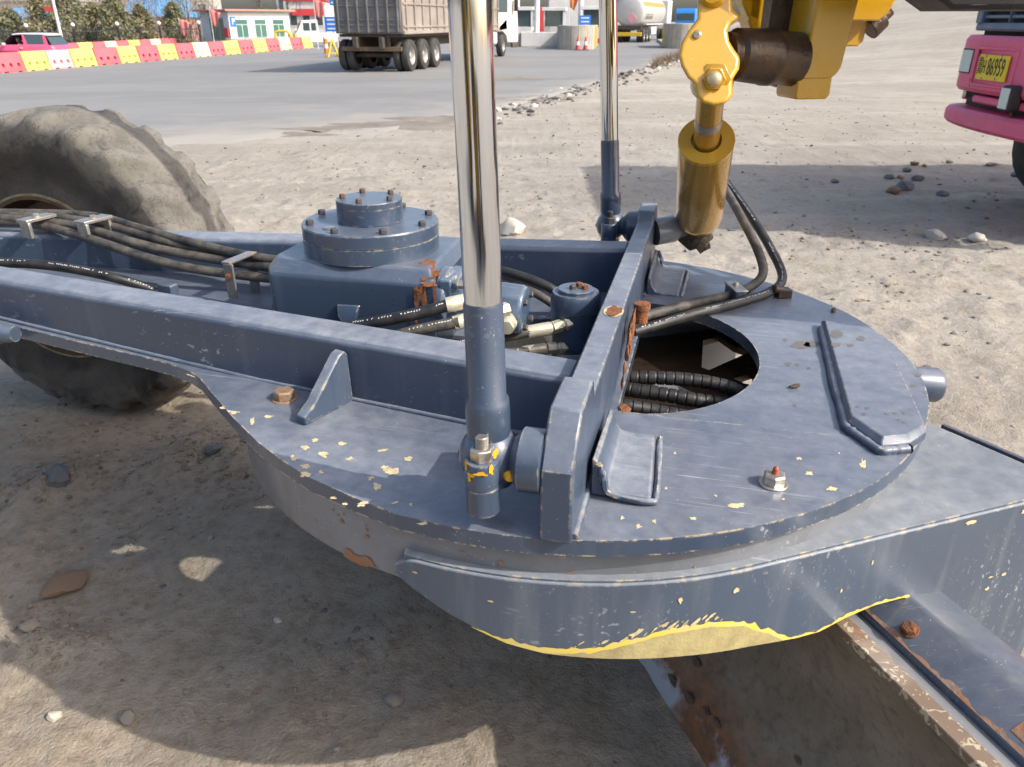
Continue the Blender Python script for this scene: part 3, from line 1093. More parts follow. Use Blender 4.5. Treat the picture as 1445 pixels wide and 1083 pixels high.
# ---- the circle under the plate
bm = B()
RC, RI = 0.775, 0.60
outer = [(CC[0] + RC * math.cos(a), RC * math.sin(a)) for a in (2 * math.pi * i / 96 for i in range(96))]
teeth = []
for i in range(72):
    a = 2 * math.pi * i / 72
    for k, rr in ((0.0, RI), (0.25, RI), (0.45, RI - 0.035), (0.75, RI - 0.035)):
        aa = a + k * 2 * math.pi / 72
        teeth.append((CC[0] + rr * math.cos(aa), rr * math.sin(aa)))

for rr, z0, z1 in ((RC, 0.735, 0.8535),):
    n = 96
    A = [[bm.verts.new((CC[0] + r_ * math.cos(2 * math.pi * i / n), r_ * math.sin(2 * math.pi * i / n), z)) for i in range(n)] for r_, z in ((rr, z1), (rr, z0), (rr - 0.03, z0), (rr - 0.03, z1))]
    for q in range(4):
        for i in range(n):
            j = (i + 1) % n
            bm.faces.new((A[q][i], A[q][j], A[(q + 1) % 4][j], A[(q + 1) % 4][i]))
ob = finish('turntable_circle', bm, PAINT_DUSTY, G, 30, 0.003)
ob['label'] = 'dust-caked round turntable ring under the drawbar plate'
bm = B()
slab(bm, [(CC[0] + (RC - 0.032) * math.cos(a), (RC - 0.032) * math.sin(a)) for a in (2 * math.pi * i / 96 for i in range(96))], [teeth], 0.8155, 0.852)
finish('toothed_rim', bm, GREASE, ob, 30)
# dark shelf added to darken the opening and stop sun, two ground gaps left
bm = B()
gap1 = [(q.x, q.y) for q in (lz(x, y, 0.73) for x, y in ((992, 482), (1015, 476), (1035, 490), (1058, 498), (1000, 524), (990, 520)))]
gap2 = [(q.x, q.y) for q in (lz(x, y, 0.73) for x, y in ((1062, 528), (1064, 545), (1050, 543), (1035, 536)))]
slab(bm, [(CC[0] + 0.73 * math.cos(a), 0.73 * math.sin(a)) for a in (R(100 + 160 * i / 30) for i in range(31))] + [(0.0, -0.66), (0.0, 0.075), (0.16, 0.10), (0.16, 0.66)], [gap1, gap2], 0.715, 0.733)
finish('dark_fill_shelf', bm, GREASE, ob, 30)
bm = B()
for i, (px, py, a, b_) in enumerate(((492, 792, 17, 6), (505, 800, 10, 5))):
    q = lz(px, py, 0.74)
    aa = math.atan2(q.y, q.x - CC[0])
    c = V3((CC[0] + RC * math.cos(aa), RC * math.sin(aa), 0.742))
    blob_patch(bm, c, V3((math.sin(aa), -math.cos(aa), 0)), (0, 0, 1), 0.028, 0.010, i + 5.5, 18, 0.5, -0.0012)
for k in range(26):
    aa = R(62) + rng.random() * R(70)
    c = V3((CC[0] + RC * math.cos(aa), RC * math.sin(aa), 0.745 + 0.09 * rng.random()))
    s = 0.002 + 0.004 * rng.random() ** 2
    blob_patch(bm, c, V3((math.sin(aa), -math.cos(aa), 0)), (0, 0, 1), s, s, k + 9.5, 10, 0.3, -0.0012)
o2 = finish('paint_chips', bm, RUST_PLATE, ob)
o2['kind'] = 'stuff'

# ---- blade arm: a deep box hung from the circle, running back to the moldboard
def arm_path():
    pts = []
    a0, a1 = math.acos((0.275 - CC[0]) / 0.795), R(123)
    for i in range(26):
        a = a0 + (a1 - a0) * i / 25
        pts.append((CC[0] + 0.795 * math.cos(a), 0.795 * math.sin(a)))
    e = pts[-1]
    t_end = (-0.92, 0.279)
    for i in range(1, 21):
        k = i / 20
        pts.append((e[0] + (t_end[0] - e[0]) * k, e[1] + (t_end[1] - e[1]) * k))
    return pts


AP = arm_path()
ALEN = [0.0]
for i in range(1, len(AP)):
    ALEN.append(ALEN[-1] + math.hypot(AP[i][0] - AP[i - 1][0], AP[i][1] - AP[i - 1][1]))
ZT = 0.80
BOT = [(0.0, 0.765), (0.02, 0.748), (0.10, 0.705), (0.20, 0.667), (0.26, 0.655), (0.36, 0.648), (0.50, 0.640), (0.62, 0.630), (0.72, 0.618), (0.77, 0.618), (0.82, 0.634), (0.88, 0.646), (0.95, 0.646), (0.99, 0.625), (1.02, 0.575), (1.05, 0.49), (1.12, 0.38), (1.20, 0.34)]
SB, ZB = [b_[0] for b_ in BOT], [b_[1] for b_ in BOT]


def arm_bottom(l):
    return float(np.interp(l, SB, ZB))


def arm_point(l, z, out=0.0):
    i = int(np.searchsorted(ALEN, l)) if l > 0 else 1
    i = max(1, min(i, len(AP) - 1))
    k = (l - ALEN[i - 1]) / (ALEN[i] - ALEN[i - 1])
    x = AP[i - 1][0] + (AP[i][0] - AP[i - 1][0]) * k
    y = AP[i - 1][1] + (AP[i][1] - AP[i - 1][1]) * k
    tx, ty = AP[i][0] - AP[i - 1][0], AP[i][1] - AP[i - 1][1]
    tl = math.hypot(tx, ty)
    return V3((x - ty / tl * out, y + tx / tl * out, z))


bm = B()
TOT = ALEN[-1]
N = 90
top, topi, bot, boti = [], [], [], []
for i in range(N + 1):
    l = TOT * i / N
    zt = ZT - 0.018 * max(0, 1 - l / 0.05) ** 2
    top.append(bm.verts.new(arm_point(l, zt, 0)))
    bot.append(bm.verts.new(arm_point(l, arm_bottom(l), 0)))
    topi.append(bm.verts.new(arm_point(l, zt, 0.03)))
    boti.append(bm.verts.new(arm_point(l, arm_bottom(l), 0.03)))
chk = arm_point(0.3, 0, 0.1)
for i in range(N):
    bm.faces.new((top[i], top[i + 1], bot[i + 1], bot[i]))
    bm.faces.new((topi[i + 1], topi[i], boti[i], boti[i + 1]))
    bm.faces.new((top[i], topi[i], topi[i + 1], top[i + 1]))
    bm.faces.new((bot[i], bot[i + 1], boti[i + 1], boti[i]))
bm.faces.new((top[0], bot[0], boti[0], topi[0]))
bm.faces.new((top[N], topi[N], boti[N], bot[N]))
arm = finish('blade_arm', bm, PAINT_ARM, G, 40, 0.003)
arm['label'] = 'deep blue side arm with the paint peeled to yellow along its lower edge'
# top plate of the arm
tp_out = [(p[0], p[1]) for p in AP]
inner = [(-0.71, 0.085), (-0.62, 0.02), (-0.30, 0.20), (-0.26, 0.50), (-0.05, 0.66), (0.15, 0.70), (0.27, 0.70)]
bm = B()
sh = []
for l in np.linspace(0.02, TOT - 0.01, 60):
    q = arm_point(l, 0, 0.0045)
    sh.append((q.x, q.y))
slab(bm, sh + inner, z0=ZT - 0.022, z1=ZT + 0.004)
finish('top_plate', bm, PAINT_ARM, arm, 30, 0.002)
# rear plate of the arm
bm = B()
q0, q1 = V3((-0.915, 0.271, 0)), V3((-0.718, 0.075, 0))
dd = (q1 - q0).normalized()
nn_ = V3((dd.y, -dd.x, 0))
A = []
for (p_, z) in ((q0, 0.44), (q1, 0.44), (q1, ZT + 0.0055), (q0, ZT + 0.0055)):
    A.append(bm.verts.new(p_ + V3((0, 0, z))))
Bv = [bm.verts.new(v.co + nn_ * 0.012) for v in A]
bm.faces.new(A)
bm.faces.new(Bv[::-1])
for i in range(4):
    j = (i + 1) % 4
    bm.faces.new((A[i], A[j], Bv[j], Bv[i]))
finish('rear_plate', bm, worn_paint('rust_edged_paint', (0.05, 0.06, 0.085), chip=(0.24, 0.13, 0.09), chips=0.66, dust=0.15, edge=1.0), arm, 30, 0.002)

# peeled patch: yellow primer rim and the rubbed metal inside it
def peel(l0, l1, fn_top, mat, out, name):
    b_ = B()
    n_ = 120
    up, lo = [], []
    for i in range(n_ + 1):
        l = l0 + (l1 - l0) * i / n_
        zb = arm_bottom(l)
        zt = max(zb + 0.0005, fn_top(l))
        up.append(b_.verts.new(arm_point(l, zt, -out)))
        lo.append(b_.verts.new(arm_point(l, zb - 0.0005, -out)))
    for i in range(n_):
        b_.faces.new((up[i], up[i + 1], lo[i + 1], lo[i]))
    o = finish(name, b_, mat, arm)
    return o


def env(l, pts):
    return float(np.interp(l, [p[0] for p in pts], [p[1] for p in pts]))


# height of the patch above the lower edge, by distance along the arm
HI = [(0.14, 0.0), (0.20, 0.008), (0.28, 0.012), (0.34, 0.020), (0.40, 0.040), (0.46, 0.060), (0.54, 0.068), (0.60, 0.060), (0.66, 0.030), (0.70, 0.006), (0.74, 0.004), (0.80, 0.006), (0.95, 0.005), (1.01, 0.004), (1.05, 0.0)]


def ragged(l, amp):
    return amp * (noise.noise(V3((l * 60, 3, 0))) + 0.6 * noise.noise(V3((l * 190, 7, 0))))


peel(0.14, 1.05, lambda l: arm_bottom(l) + max(0, env(l, HI) + ragged(l, 0.0085) * min(1, env(l, HI) / 0.006)), PEEL_YELLOW, 0.0008, 'yellow_primer_edge')
peel(0.26, 0.69, lambda l: arm_bottom(l) + max(0, env(l, HI) - 0.010 + ragged(l + 0.3, 0.0025)), PEEL_BEIGE, 0.0014, 'bare_metal_patch')
bm = B()
for i in range(34):                                    # splinters of primer above the patch
    l = 0.30 + 0.26 * rng.random() ** 0.8
    z = arm_bottom(l) + env(l, HI) + 0.002 + 0.012 * rng.random() ** 2
    s = 0.001 + 0.0035 * rng.random() ** 2
    c = arm_point(l, z, -0.0006)
    d = (arm_point(l + 0.01, z, -0.0006) - c)
    blob_patch(bm, c, d, (0, 0, 1), s * 2.6, s * 0.8, i + 3.1, 9, 0.5, 0.0004, R(20 + 40 * rng.random()))
for (px, py, a, b_) in ((1034, 826, 4, 5), (1360, 727, 10, 4), (1436, 712, 9, 5), (1228, 792, 2, 4), (1195, 843, 2, 3), (1418, 862, 4, 3), (1440, 835, 5, 3), (585, 798, 4, 2), (690, 845, 5, 1.6), (893, 862, 4, 1.5), (960, 842, 3, 5), (1420, 838, 5, 2)):
    best = min(np.linspace(0.02, TOT - 0.01, 120), key=lambda l: abs((lambda w: 722.5 + FPX * w.x / (w - EYE).dot(FWD))(MACH @ arm_point(l, 0.74)) - px))
    w = MACH @ arm_point(best, 0.74)
    dep = (w - EYE).dot(FWD)
    q = ld(px, py, dep)
    c = arm_point(best, max(arm_bottom(best) + 0.01, min(ZT - 0.004, q.z)), -0.0006)
    d = arm_point(best + 0.01, c.z, -0.0006) - c
    blob_patch(bm, c, d, (0, 0, 1), a * dep / FPX, b_ * dep / FPX, px * 0.13, 12, 0.4, 0.0005)
ob = finish('paint_chips', bm, CREAM, arm)
ob['kind'] = 'stuff'

# far arm of the circle, seen only through the openings
bm = B()
box(bm, V3((-0.05, -0.50, 0.66)), (0.6, 0.05, 0.26), rotz(R(32)))
finish('blade_arm', bm, PAINT_DUSTY, G, 30, 0.004)

# ---- moldboard: blade along direction bd, profile across it
bdw = V3((0.316, -0.949, 0)).normalized()
ndw = V3((0.949, 0.316, 0)).normalized()
T0 = V3((0.593, 1.091, 0))
M3 = MACH_INV.to_3x3()
bd, nd = M3 @ bdw, M3 @ ndw
t0 = loc(T0)


def bladept(l, n_, z):
    return V3((t0.x, t0.y, 0)) + bd * l + nd * n_ + V3((0, 0, z))


def extrude_profile(prof, l0, l1, steps=2, closed=True, wob=None):
    b_ = B()
    rings = []
    for i in range(steps + 1):
        l = l0 + (l1 - l0) * i / steps
        rings.append([b_.verts.new(bladept(l, n_ + (wob(l, n_, z)[0] if wob else 0), z + (wob(l, n_, z)[1] if wob else 0))) for n_, z in prof])
    m = len(prof)
    for i in range(steps):
        for j in range(m if closed else m - 1):
            k = (j + 1) % m
            b_.faces.new((rings[i][j], rings[i][k], rings[i + 1][k], rings[i + 1][j]))
    if closed:
        b_.faces.new(rings[0][::-1])
        b_.faces.new(rings[-1])
    return b_


fr = []
for i in range(13):
    k = i / 12
    z = 0.595 - k * 0.590
    fr.append((0.078 * math.sin(math.pi * min(1, k * 1.12)) - 0.075 * k ** 2, z))
bk = [(n_ + 0.02, z) for n_, z in fr[::-1]]


def blade_mat():
    m = NT('rusted_moldboard')
    big = m.noise(6, 6, 0.65)
    fine = m.noise(38, 6, 0.7)
    sep = m.n('ShaderNodeSeparateXYZ')
    m.l(m.tc.outputs['Object'], sep.inputs[0])
    low = m.ramp(m.math('ADD', sep.outputs[2], m.math('MULTIPLY', big, 0.22)), 0.17, 0.30, 1, 0)
    c = m.mix(m.ramp(big, 0.4, 0.65), (0.19, 0.15, 0.11), (0.26, 0.215, 0.16))
    c = m.mix(m.math('MULTIPLY', m.ramp(fine, 0.5, 0.7), 0.5), c, (0.05, 0.035, 0.025))
    c = m.mix(low, c, m.mix(m.ramp(fine, 0.35, 0.6), (0.30, 0.11, 0.035), (0.15, 0.08, 0.045)))
    bare = m.math('MULTIPLY', m.ramp(m.math('ADD', sep.outputs[2], m.math('MULTIPLY', fine, 0.10)), 0.10, 0.13, 1, 0), m.ramp(m.noise(4, 3), 0.42, 0.48))
    c = m.mix(bare, c, (0.42, 0.42, 0.45))
    m.set(color=c, rough=m.mix(bare, (0.85, 0.85, 0.85), (0.35, 0.35, 0.35)))
    m.bump(fine, 0.5, 0.006)
    return m.m


ob = finish('moldboard', extrude_profile(fr + bk, -2.3, 1.25, 60), blade_mat(), G, 40)
MUD = simple('caked_mud', (0.17, 0.13, 0.09), 0.95, second=(0.10, 0.065, 0.04), scale=40, bump=0.9)
ob['label'] = 'rusty mud-streaked grader blade below the side arm'
for k in range(14):                                    # caked mud along the cutting edge
    l = -0.45 + 0.9 * rng.random()
    s = 0.010 + 0.024 * rng.random() ** 2
    b_ = rock_mesh(200 + k, 2, 0.9, 0.7)
    z = 0.03 + 0.05 * rng.random() + 0.16 * rng.random() ** 3
    kk = (0.595 - z) / 0.590
    nn0 = 0.078 * math.sin(math.pi * min(1, kk * 1.12)) - 0.075 * kk ** 2
    bmesh.ops.transform(b_, matrix=Matrix.Translation(bladept(l, nn0 - 0.001, z)) @ Matrix(((nd.x, bd.x, 0, 0), (nd.y, bd.y, 0, 0), (0, 0, 1, 0), (0, 0, 0, 1))) @ Matrix.Diagonal((s * 0.28, s * 1.5, s * 1.0, 1)), verts=b_.verts)
    finish('mud_lump', b_, MUD, ob)
RAIL = worn_paint('peeling_rail_paint', (0.15, 0.10, 0.065), chip=(0.42, 0.36, 0.24), chips=0.57, dust=0.1, rough=0.5, edge=0.6, rust=0.7)
ob2 = finish('slide_rail', extrude_profile([(-0.004, 0.604), (-0.004, 0.585), (0.030, 0.585), (0.030, 0.604)], -1.8, 1.2, 4), RAIL, G, 30, 0.002)
ob2['label'] = 'slide rail with peeling paint on top of the blade'
finish('rail_channel', extrude_profile([(0.032, 0.580), (0.062, 0.580), (0.062, 0.596), (0.032, 0.600)], -1.8, 1.2, 4), PAINT_DUSTY, ob2, 30)
GUIDE = worn_paint('rust_edged_guide_paint', BLUE, chip=(0.33, 0.20, 0.11), chips=0.71, dust=0.35, edge=1.0)
gprof = [(0.060, 0.594), (0.064, 0.610), (0.128, 0.642), (0.142, 0.645), (0.212, 0.634), (0.222, 0.624), (0.222, 0.59)]
ob3 = finish('slide_guide', extrude_profile(gprof, -0.10, 0.355, 6), GUIDE, G, 25, 0.003)
ob3['label'] = 'bent blue guide box with a rusty bolt on the blade rail'
bm = B()
tn = (bladept(0, 0.128, 0.642) - bladept(0, 0.064, 0.610)).normalized()
nrm = bd.cross(tn).normalized()
if nrm.z < 0:
    nrm = -nrm
hexbolt(bm, bladept(0.085, 0.090, 0.6235), nrm, 0.013, 0.012)
finish('rusty_bolt', bm, RUST, ob3, 30, 0.001)
bm = B()
def ragged_strip(bm, l0, l1, base, wmin, wmax, seed, n=80):
    up_, lo_ = [], []
    nn_ = bd.cross(tn)
    nn_ = nn_ if nn_.z > 0 else -nn_
    for i in range(n + 1):
        l = l0 + (l1 - l0) * i / n
        w = wmin + (wmax - wmin) * max(0, 0.5 + 0.9 * noise.noise(V3((l * 22, seed, 0))) + 0.5 * noise.noise(V3((l * 80, seed, 3))))
        b0 = bladept(l, base[0], base[1]) + nn_ * 0.0007
        lo_.append(bm.verts.new(b0))
        up_.append(bm.verts.new(b0 + tn * w))
    for i in range(n):
        bm.faces.new((lo_[i], lo_[i + 1], up_[i + 1], up_[i]))


ragged_strip(bm, -0.1, 0.355, (0.0642, 0.6101), 0.001, 0.014, 2)
ragged_strip(bm, 0.300, 0.355, (0.080, 0.6181), 0.01, 0.05, 5, 30)
o4 = finish('rust_edge', bm, RUST_PLATE, ob3)
o4['kind'] = 'stuff'
# ---- lift cylinders with ball joints
def pyw(x, y, yw):
    d = ray(x, y)
    return EYE + d * (yw / d.y)


def uvsphere(bm, c, r, seg=24, rings=14, sq=(1, 1, 1), mi=0):
    g = bmesh.ops.create_uvsphere(bm, u_segments=seg, v_segments=rings, radius=1.0)
    bmesh.ops.transform(bm, matrix=Matrix.Translation(c) @ Matrix.Diagonal((r * sq[0], r * sq[1], r * sq[2], 1)), verts=g['verts'])


def lift_cylinder(ball_px, mid_px, top_px, label, near):
    bw = pz(ball_px[0], ball_px[1], 1.0)
    mid = loc(pyw(*mid_px, bw.y))
    top = loc(pyw(*top_px, bw.y))
    ball = loc(bw)
    d = (top - ball).normalized()
    at = lambda z: ball + d * ((z - ball.z) / d.z)
    root = B()
    zb = mid.z
    lathe(root, at(0.985), at(zb), [(0, 0.026), (0.16, 0.0285), (0.22, 0.0335), (0.36, 0.0335), (0.42, 0.0325), (0.44, 0.0285), (0.97, 0.0285), (1.0, 0.0268)], 32)
    body = finish('lift_cylinder', root, PAINT_CLEAN, G, 40)
    body['label'] = label
    bm = B()
    cyl(bm, at(zb - 0.002), at(2.30), 0.0268, seg=40)
    finish('chrome_rod', bm, CHROME, body, 60)
    bm = B()
    lathe(bm, at(2.29), at(3.1), [(0, 0.04), (0.0, 0.055), (0.05, 0.055), (0.05, 0.050), (1, 0.050)], 28)
    finish('cylinder_barrel', bm, YELLOW, body, 40)
    # ball housing, split clamp halves
    bm = B()
    uvsphere(bm, ball, 0.050, 28, 16, (0.95, 0.95, 1.0))
    box(bm, ball + V3((0, 0, -0.002)), (0.098, 0.014, 0.010))
    finish('ball_housing', bm, PAINT_CLEAN, body, 50)
    for k, sg in enumerate((1, -1)):
        q = ball + V3((-0.012 * 0, 0.040 * sg, 0))
        bm = B()
        lathe(bm, q + V3((0, 0, -0.078)), q + V3((0, 0, 0.016)), [(0, 0.016), (0.04, 0.021), (0.06, 0.0255), (0.52, 0.0262), (0.53, 0.0245), (0.55, 0.0262), (0.98, 0.0262), (1, 0.025)], 28)
        boss = finish('clamp_boss', bm, PAINT_CLEAN, body, 40)
        bm = B()
        lathe(bm, q + V3((0, 0, 0.016)), q + V3((0, 0, 0.036)), [(0, 0.0185), (0.9, 0.0185), (1, 0.016)], 6)
        finish('clamp_nut', bm, ZINC if near else BOLT_DARK, boss, 30, 0.001)
        bm = B()
        th = []
        for i in range(12):
            th += [(i / 12, 0.0098), ((i + 0.5) / 12, 0.0085)]
        lathe(bm, q + V3((0, 0, 0.036)), q + V3((0, 0, 0.054)), th + [(1, 0.008)], 16)
        finish('threaded_stud', bm, ZINC if near else BOLT_DARK, boss, 20)
        if near and sg > 0:
            bm = B()
            for i, (a, z, s1, s2) in enumerate(((100, 0.006, .012, .003), (70, 0.002, .008, .004), (60, -0.006, .004, .005), (135, 0.012, .004, .009), (45, 0.014, .005, .009), (150, 0.036, .006, .006))):
                aa = R(a)
                rr = 0.0266
                c = q + V3((math.cos(aa) * rr, math.sin(aa) * rr, z))
                blob_patch(bm, c, V3((math.sin(aa), -math.cos(aa), 0)), (0, 0, 1), s1 * 0.9, s2, i + 1.7, 14, 0.5, -0.0008)
            finish('yellow_paint_trace', bm, BRIGHT_YELLOW, boss)
    # stud from the yoke to the ball
    yk = V3((0.025, ball.y, 1.0))
    bm = B()
    lathe(bm, yk, V3((ball.x, ball.y, 1.0)), [(0, 0.045), (0.02, 0.050), (0.40, 0.050), (0.46, 0.044), (0.58, 0.030), (1.0, 0.026)], 28)
    st = finish('ball_stud', bm, PAINT_CLEAN, body, 40)
    if near:
        bm = B()
        b_ = yk.lerp(V3((ball.x, ball.y, 1.0)), 0.55)
        lathe(bm, b_ + V3((0.0, 0.028, -0.012)), b_ + V3((0.0, 0.040, -0.014)), [(0, .009), (.5, .010), (1, .004)], 12)
        finish('yellow_grease_cap', bm, BRIGHT_YELLOW, st)
    return body


lift_cylinder((691, 642), (684, 424), (663, 0), 'thick chrome lift rod with its ball joint on the yoke end', True)
lift_cylinder((862, 318), (862, 197), (858, 0), 'far chrome lift rod with a ball joint beside the yellow cylinder', False)

# ---- side shift cylinder: barrel, rod and yellow ball cap
A0, B0 = ld(985, 314, 2.42), ld(997, 201, 2.03)
A0.x = B0.x = (A0.x + B0.x) / 2
ax = (B0 - A0).normalized()
bm = B()
lathe(bm, A0, B0, [(0, 0.050), (0.06, 0.066), (0.14, 0.0715), (0.97, 0.0725), (1.0, 0.071)], 40)
shift = finish('side_shift_cylinder', bm, BRONZE, G, 40)
shift['label'] = 'fat yellow-bronze hydraulic cylinder tilted up from the yoke end'
bm = B()
lathe(bm, B0 - ax * 0.002, B0 + ax * 0.010, [(0, 0.060), (0, 0.0735), (1, 0.0735), (1, 0.040)], 40, caps=False)
finish('gland_ring', bm, YELLOW, shift, 40)
C0 = B0 + ax * 0.25
bm = B()
lathe(bm, B0, C0, [(0, 0.034), (1, 0.034)], 32)
finish('piston_rod', bm, BRONZE, shift, 60)
bm = B()
lathe(bm, B0 + ax * 0.075, B0 + ax * 0.105, [(0, 0.0345), (1, 0.0345)], 32, caps=False)
finish('bare_steel_band', bm, ZINC, shift, 60)
# dark greasy ball joint on the yoke
bm = B()
yb = V3((-0.025, A0.y + 0.06, 1.0))
lathe(bm, yb, A0 + V3((0.02, 0.0, -0.01)), [(0, 0.042), (0.5, 0.042), (0.6, 0.034), (1, 0.03)], 24)
finish('ball_stud', bm, PAINT_DUSTY, shift, 40)
for k in range(9):
    b_ = rock_mesh(300 + k, 2, 0.9, 0.6)
    s = 0.022 + 0.018 * rng.random()
    bmesh.ops.transform(b_, matrix=Matrix.Translation(A0 - ax * 0.02 + V3((0.03 - 0.055 * rng.random(), 0.03 * rng.random(), -0.015 - 0.035 * rng.random()))) @ Matrix.Diagonal((s, s, s, 1)), verts=b_.verts)
    finish('grease_lump', b_, SOOT, shift)

# yellow ball cap at the upper end
D0 = ld(1004, 112, 1.77)
E0 = ld(1003, 62, 1.72)
bm = B()
lathe(bm, C0 - ax * 0.05, C0 + ax * 0.075, [(0, 0.034), (0.2, 0.050), (0.75, 0.054), (0.95, 0.050), (1, 0.04)], 30)
capo = [(985, -60), (1033, -60), (1034, 14), (1046, 24), (1040, 29), (1031, 33), (1027, 44), (1029, 58), (1036, 70), (1045, 82), (1043, 98), (1034, 112), (1034, 134), (1026, 146), (1008, 150), (992, 146), (983, 136), (981, 120), (970, 110), (961, 94), (957, 78), (961, 60), (972, 42), (984, 26)]
vdir = (D0 - loc(EYE)).normalized()
fr_ = [bm.verts.new(ld(x, y, 1.665 + 0.0005 * max(0, 80 - y) * 0)) for x, y in capo]
ctr_ = ld(1003, 70, 1.665)
bk_ = [bm.verts.new(ctr_ + (v.co - ctr_) * 1.03 + vdir * 0.115) for v in fr_]
bm.faces.new(fr_)
bm.faces.new(bk_[::-1])
for i in range(len(fr_)):
    j = (i + 1) % len(fr_)
    bm.faces.new((fr_[i], fr_[j], bk_[j], bk_[i]))
cap = finish('ball_cap', bm, YELLOW, shift, 50, 0.016, 4)
cap['label'] = 'worn yellow ball cap on the upper end of the tilted cylinder'
toeye = (loc(EYE) - D0).normalized()
bm = B()
q = ld(1008, 112, 1.665)
lathe(bm, q - toeye * 0.02, q + toeye * 0.014, [(0, 0.036), (0.55, 0.036), (0.6, 0.025), (1, 0.024)], 6)
n1 = finish('clamp_nut', bm, YELLOW, cap, 30, 0.001)
bm = B()
lathe(bm, q + toeye * 0.010, q + toeye * 0.034, [(0, 0.0165), (0.7, 0.0160), (0.9, 0.012), (1, 0.005)], 18)
finish('stud_end', bm, simple('bright_worn_stud', (0.75, 0.62, 0.36), 0.35, 0.6), cap, 40)
bm = B()
q = ld(983, 50, 1.665)
lathe(bm, q - toeye * 0.02, q + toeye * 0.008, [(0, 0.012), (0.6, 0.0115), (1, 0.006)], 12)
finish('grease_nipple', bm, ZINC, cap, 40)
bm = B()
q = ld(1006, -10, 1.66)
lathe(bm, q - toeye * 0.03, q + toeye * 0.02, [(0, 0.034), (0.7, 0.032), (1, 0.022)], 24)
finish('upper_pin', bm, YELLOW, cap, 40)

# greasy pin shaft and the yellow saddle ring
def rx(p, dx=0, dy=0, dz=0):
    return p + V3((dx, dy, dz))


S0, S1 = ld(1022, 76, 1.74), ld(1120, 84, 1.82)
bm = B()
lathe(bm, S0, S1, [(0, 0.046), (0.10, 0.046), (0.14, 0.056), (0.55, 0.061), (0.57, 0.063), (0.66, 0.063), (0.70, 0.058), (1.0, 0.060)], 30)
sh = finish('pin_shaft', bm, GREASE, G, 40)
sh['label'] = 'greasy dark pin shaft between the yellow ball cap and ring'
# yellow saddle bracket: world-upright slabs built from the bracket's own width and depth
RA = M3 @ V3((0.985, 0.17, 0)).normalized()              # to the right along the bracket
FA = M3 @ V3((-0.17, 0.985, 0)).normalized()             # away from the near side


def bracket(name, o, prof, depth, mat, parent, bevel=0.004):
    """upright slab: prof = (along RA, height) outline, extruded along FA"""
    b_ = B()
    A_ = [b_.verts.new(o + RA * x + V3((0, 0, z))) for x, z in prof]
    C_ = [b_.verts.new(o + RA * x + V3((0, 0, z)) + FA * depth) for x, z in prof]
    b_.faces.new(A_)
    b_.faces.new(C_[::-1])
    for i in range(len(A_)):
        j = (i + 1) % len(A_)
        b_.faces.new((A_[i], A_[j], C_[j], C_[i]))
    return finish(name, b_, mat, parent, 35, bevel)


bo = ld(1133, 112, 1.80)
rnd = [(0.095 - 0.035 + 0.035 * math.cos(a), 0.035 + 0.035 * math.sin(a)) for a in (R(-90 + 15 * i) for i in range(7))]
ring_o = bracket('saddle_bracket', bo, [(0.0, 0.0)] + rnd + [(0.112, 0.20), (0.118, 0.50), (0.012, 0.50), (0.008, 0.2)], 0.14, YELLOW, G)
ring_o['label'] = 'thick yellow saddle bracket hanging above the rear of the drawbar'
bracket('locking_tooth', bo + RA * -0.006 + FA * 0.004, [(0.0, -0.046), (0.078, -0.046), (0.084, -0.036), (0.084, 0.01), (-0.004, 0.01), (-0.004, -0.036)], 0.10, YELLOW, ring_o)
bracket('back_plate', bo + RA * -0.046 + FA * 0.11, [(0.03, -0.02), (0.06, -0.03), (0.06, 0.50), (0.0, 0.50), (0.0, 0.05)], 0.05, GREASE, ring_o)
q = ld(1060, 42, 1.95)
bracket('saddle_lug', q, [(0.0, 0.0), (0.085, -0.01), (0.095, 0.4), (0.0, 0.4), (-0.01, 0.02)], 0.06, YELLOW, ring_o)
bracket('saddle_lug', q + RA * -0.012 + V3((0, 0, 0.03)), [(0.0, 0.0), (0.03, -0.01), (0.03, 0.3), (-0.02, 0.3), (-0.02, 0.03)], 0.04, YELLOW, ring_o)
q = ld(1203, 30, 1.98)
bracket('saddle_lug', q, [(0.0, 0.0), (0.075, 0.0), (0.098, 0.018), (0.112, 0.05), (0.12, 0.4), (-0.03, 0.4), (-0.03, 0.0)], 0.10, YELLOW, ring_o)
q = ld(1196, 66, 2.05)
bracket('locking_pin_boss', q, [(0.0, 0.0), (0.032, 0.0), (0.044, 0.012), (0.052, 0.10), (-0.03, 0.10), (-0.03, 0.0)], 0.10, YELLOW, ring_o)
q = ld(1226, 42, 2.05)
bm = B()
lathe(bm, q, q + RA * 0.055 + V3((0, 0, 0.045)), [(0, .03), (.6, .026), (.65, .014), (1, .012)], 16)
finish('locking_pin', bm, GREASE, ring_o, 30, 0.002)

# main frame of the machine: passes above the saddle, then arches over the drawbar
bm = B()
fpts = [(-3.2, 1.775), (-0.62, 1.775), (-0.40, 1.92), (0.10, 2.75), (0.45, 2.95), (1.9, 2.95), (2.35, 2.55), (2.55, 1.5)]
hw = [0.15, 0.15, 0.15, 0.15, 0.15, 0.15, 0.16, 0.18]
fy = -0.30
rings = []
for i, (s, z) in enumerate(fpts):
    p0_ = fpts[max(0, i - 1)]
    p1_ = fpts[min(len(fpts) - 1, i + 1)]
    d = V3((p1_[0] - p0_[0], 0, p1_[1] - p0_[1])).normalized()
    nn_ = V3((-d.z, 0, d.x))
    hh = 0.155
    rings.append([bm.verts.new(V3((s, fy + yy, z)) + nn_ * zz) for yy, zz in ((-hw[i], -hh), (hw[i], -hh), (hw[i], hh), (-hw[i], hh))])
for i in range(len(rings) - 1):
    for j in range(4):
        k = (j + 1) % 4
        bm.faces.new((rings[i][j], rings[i][k], rings[i + 1][k], rings[i + 1][j]))
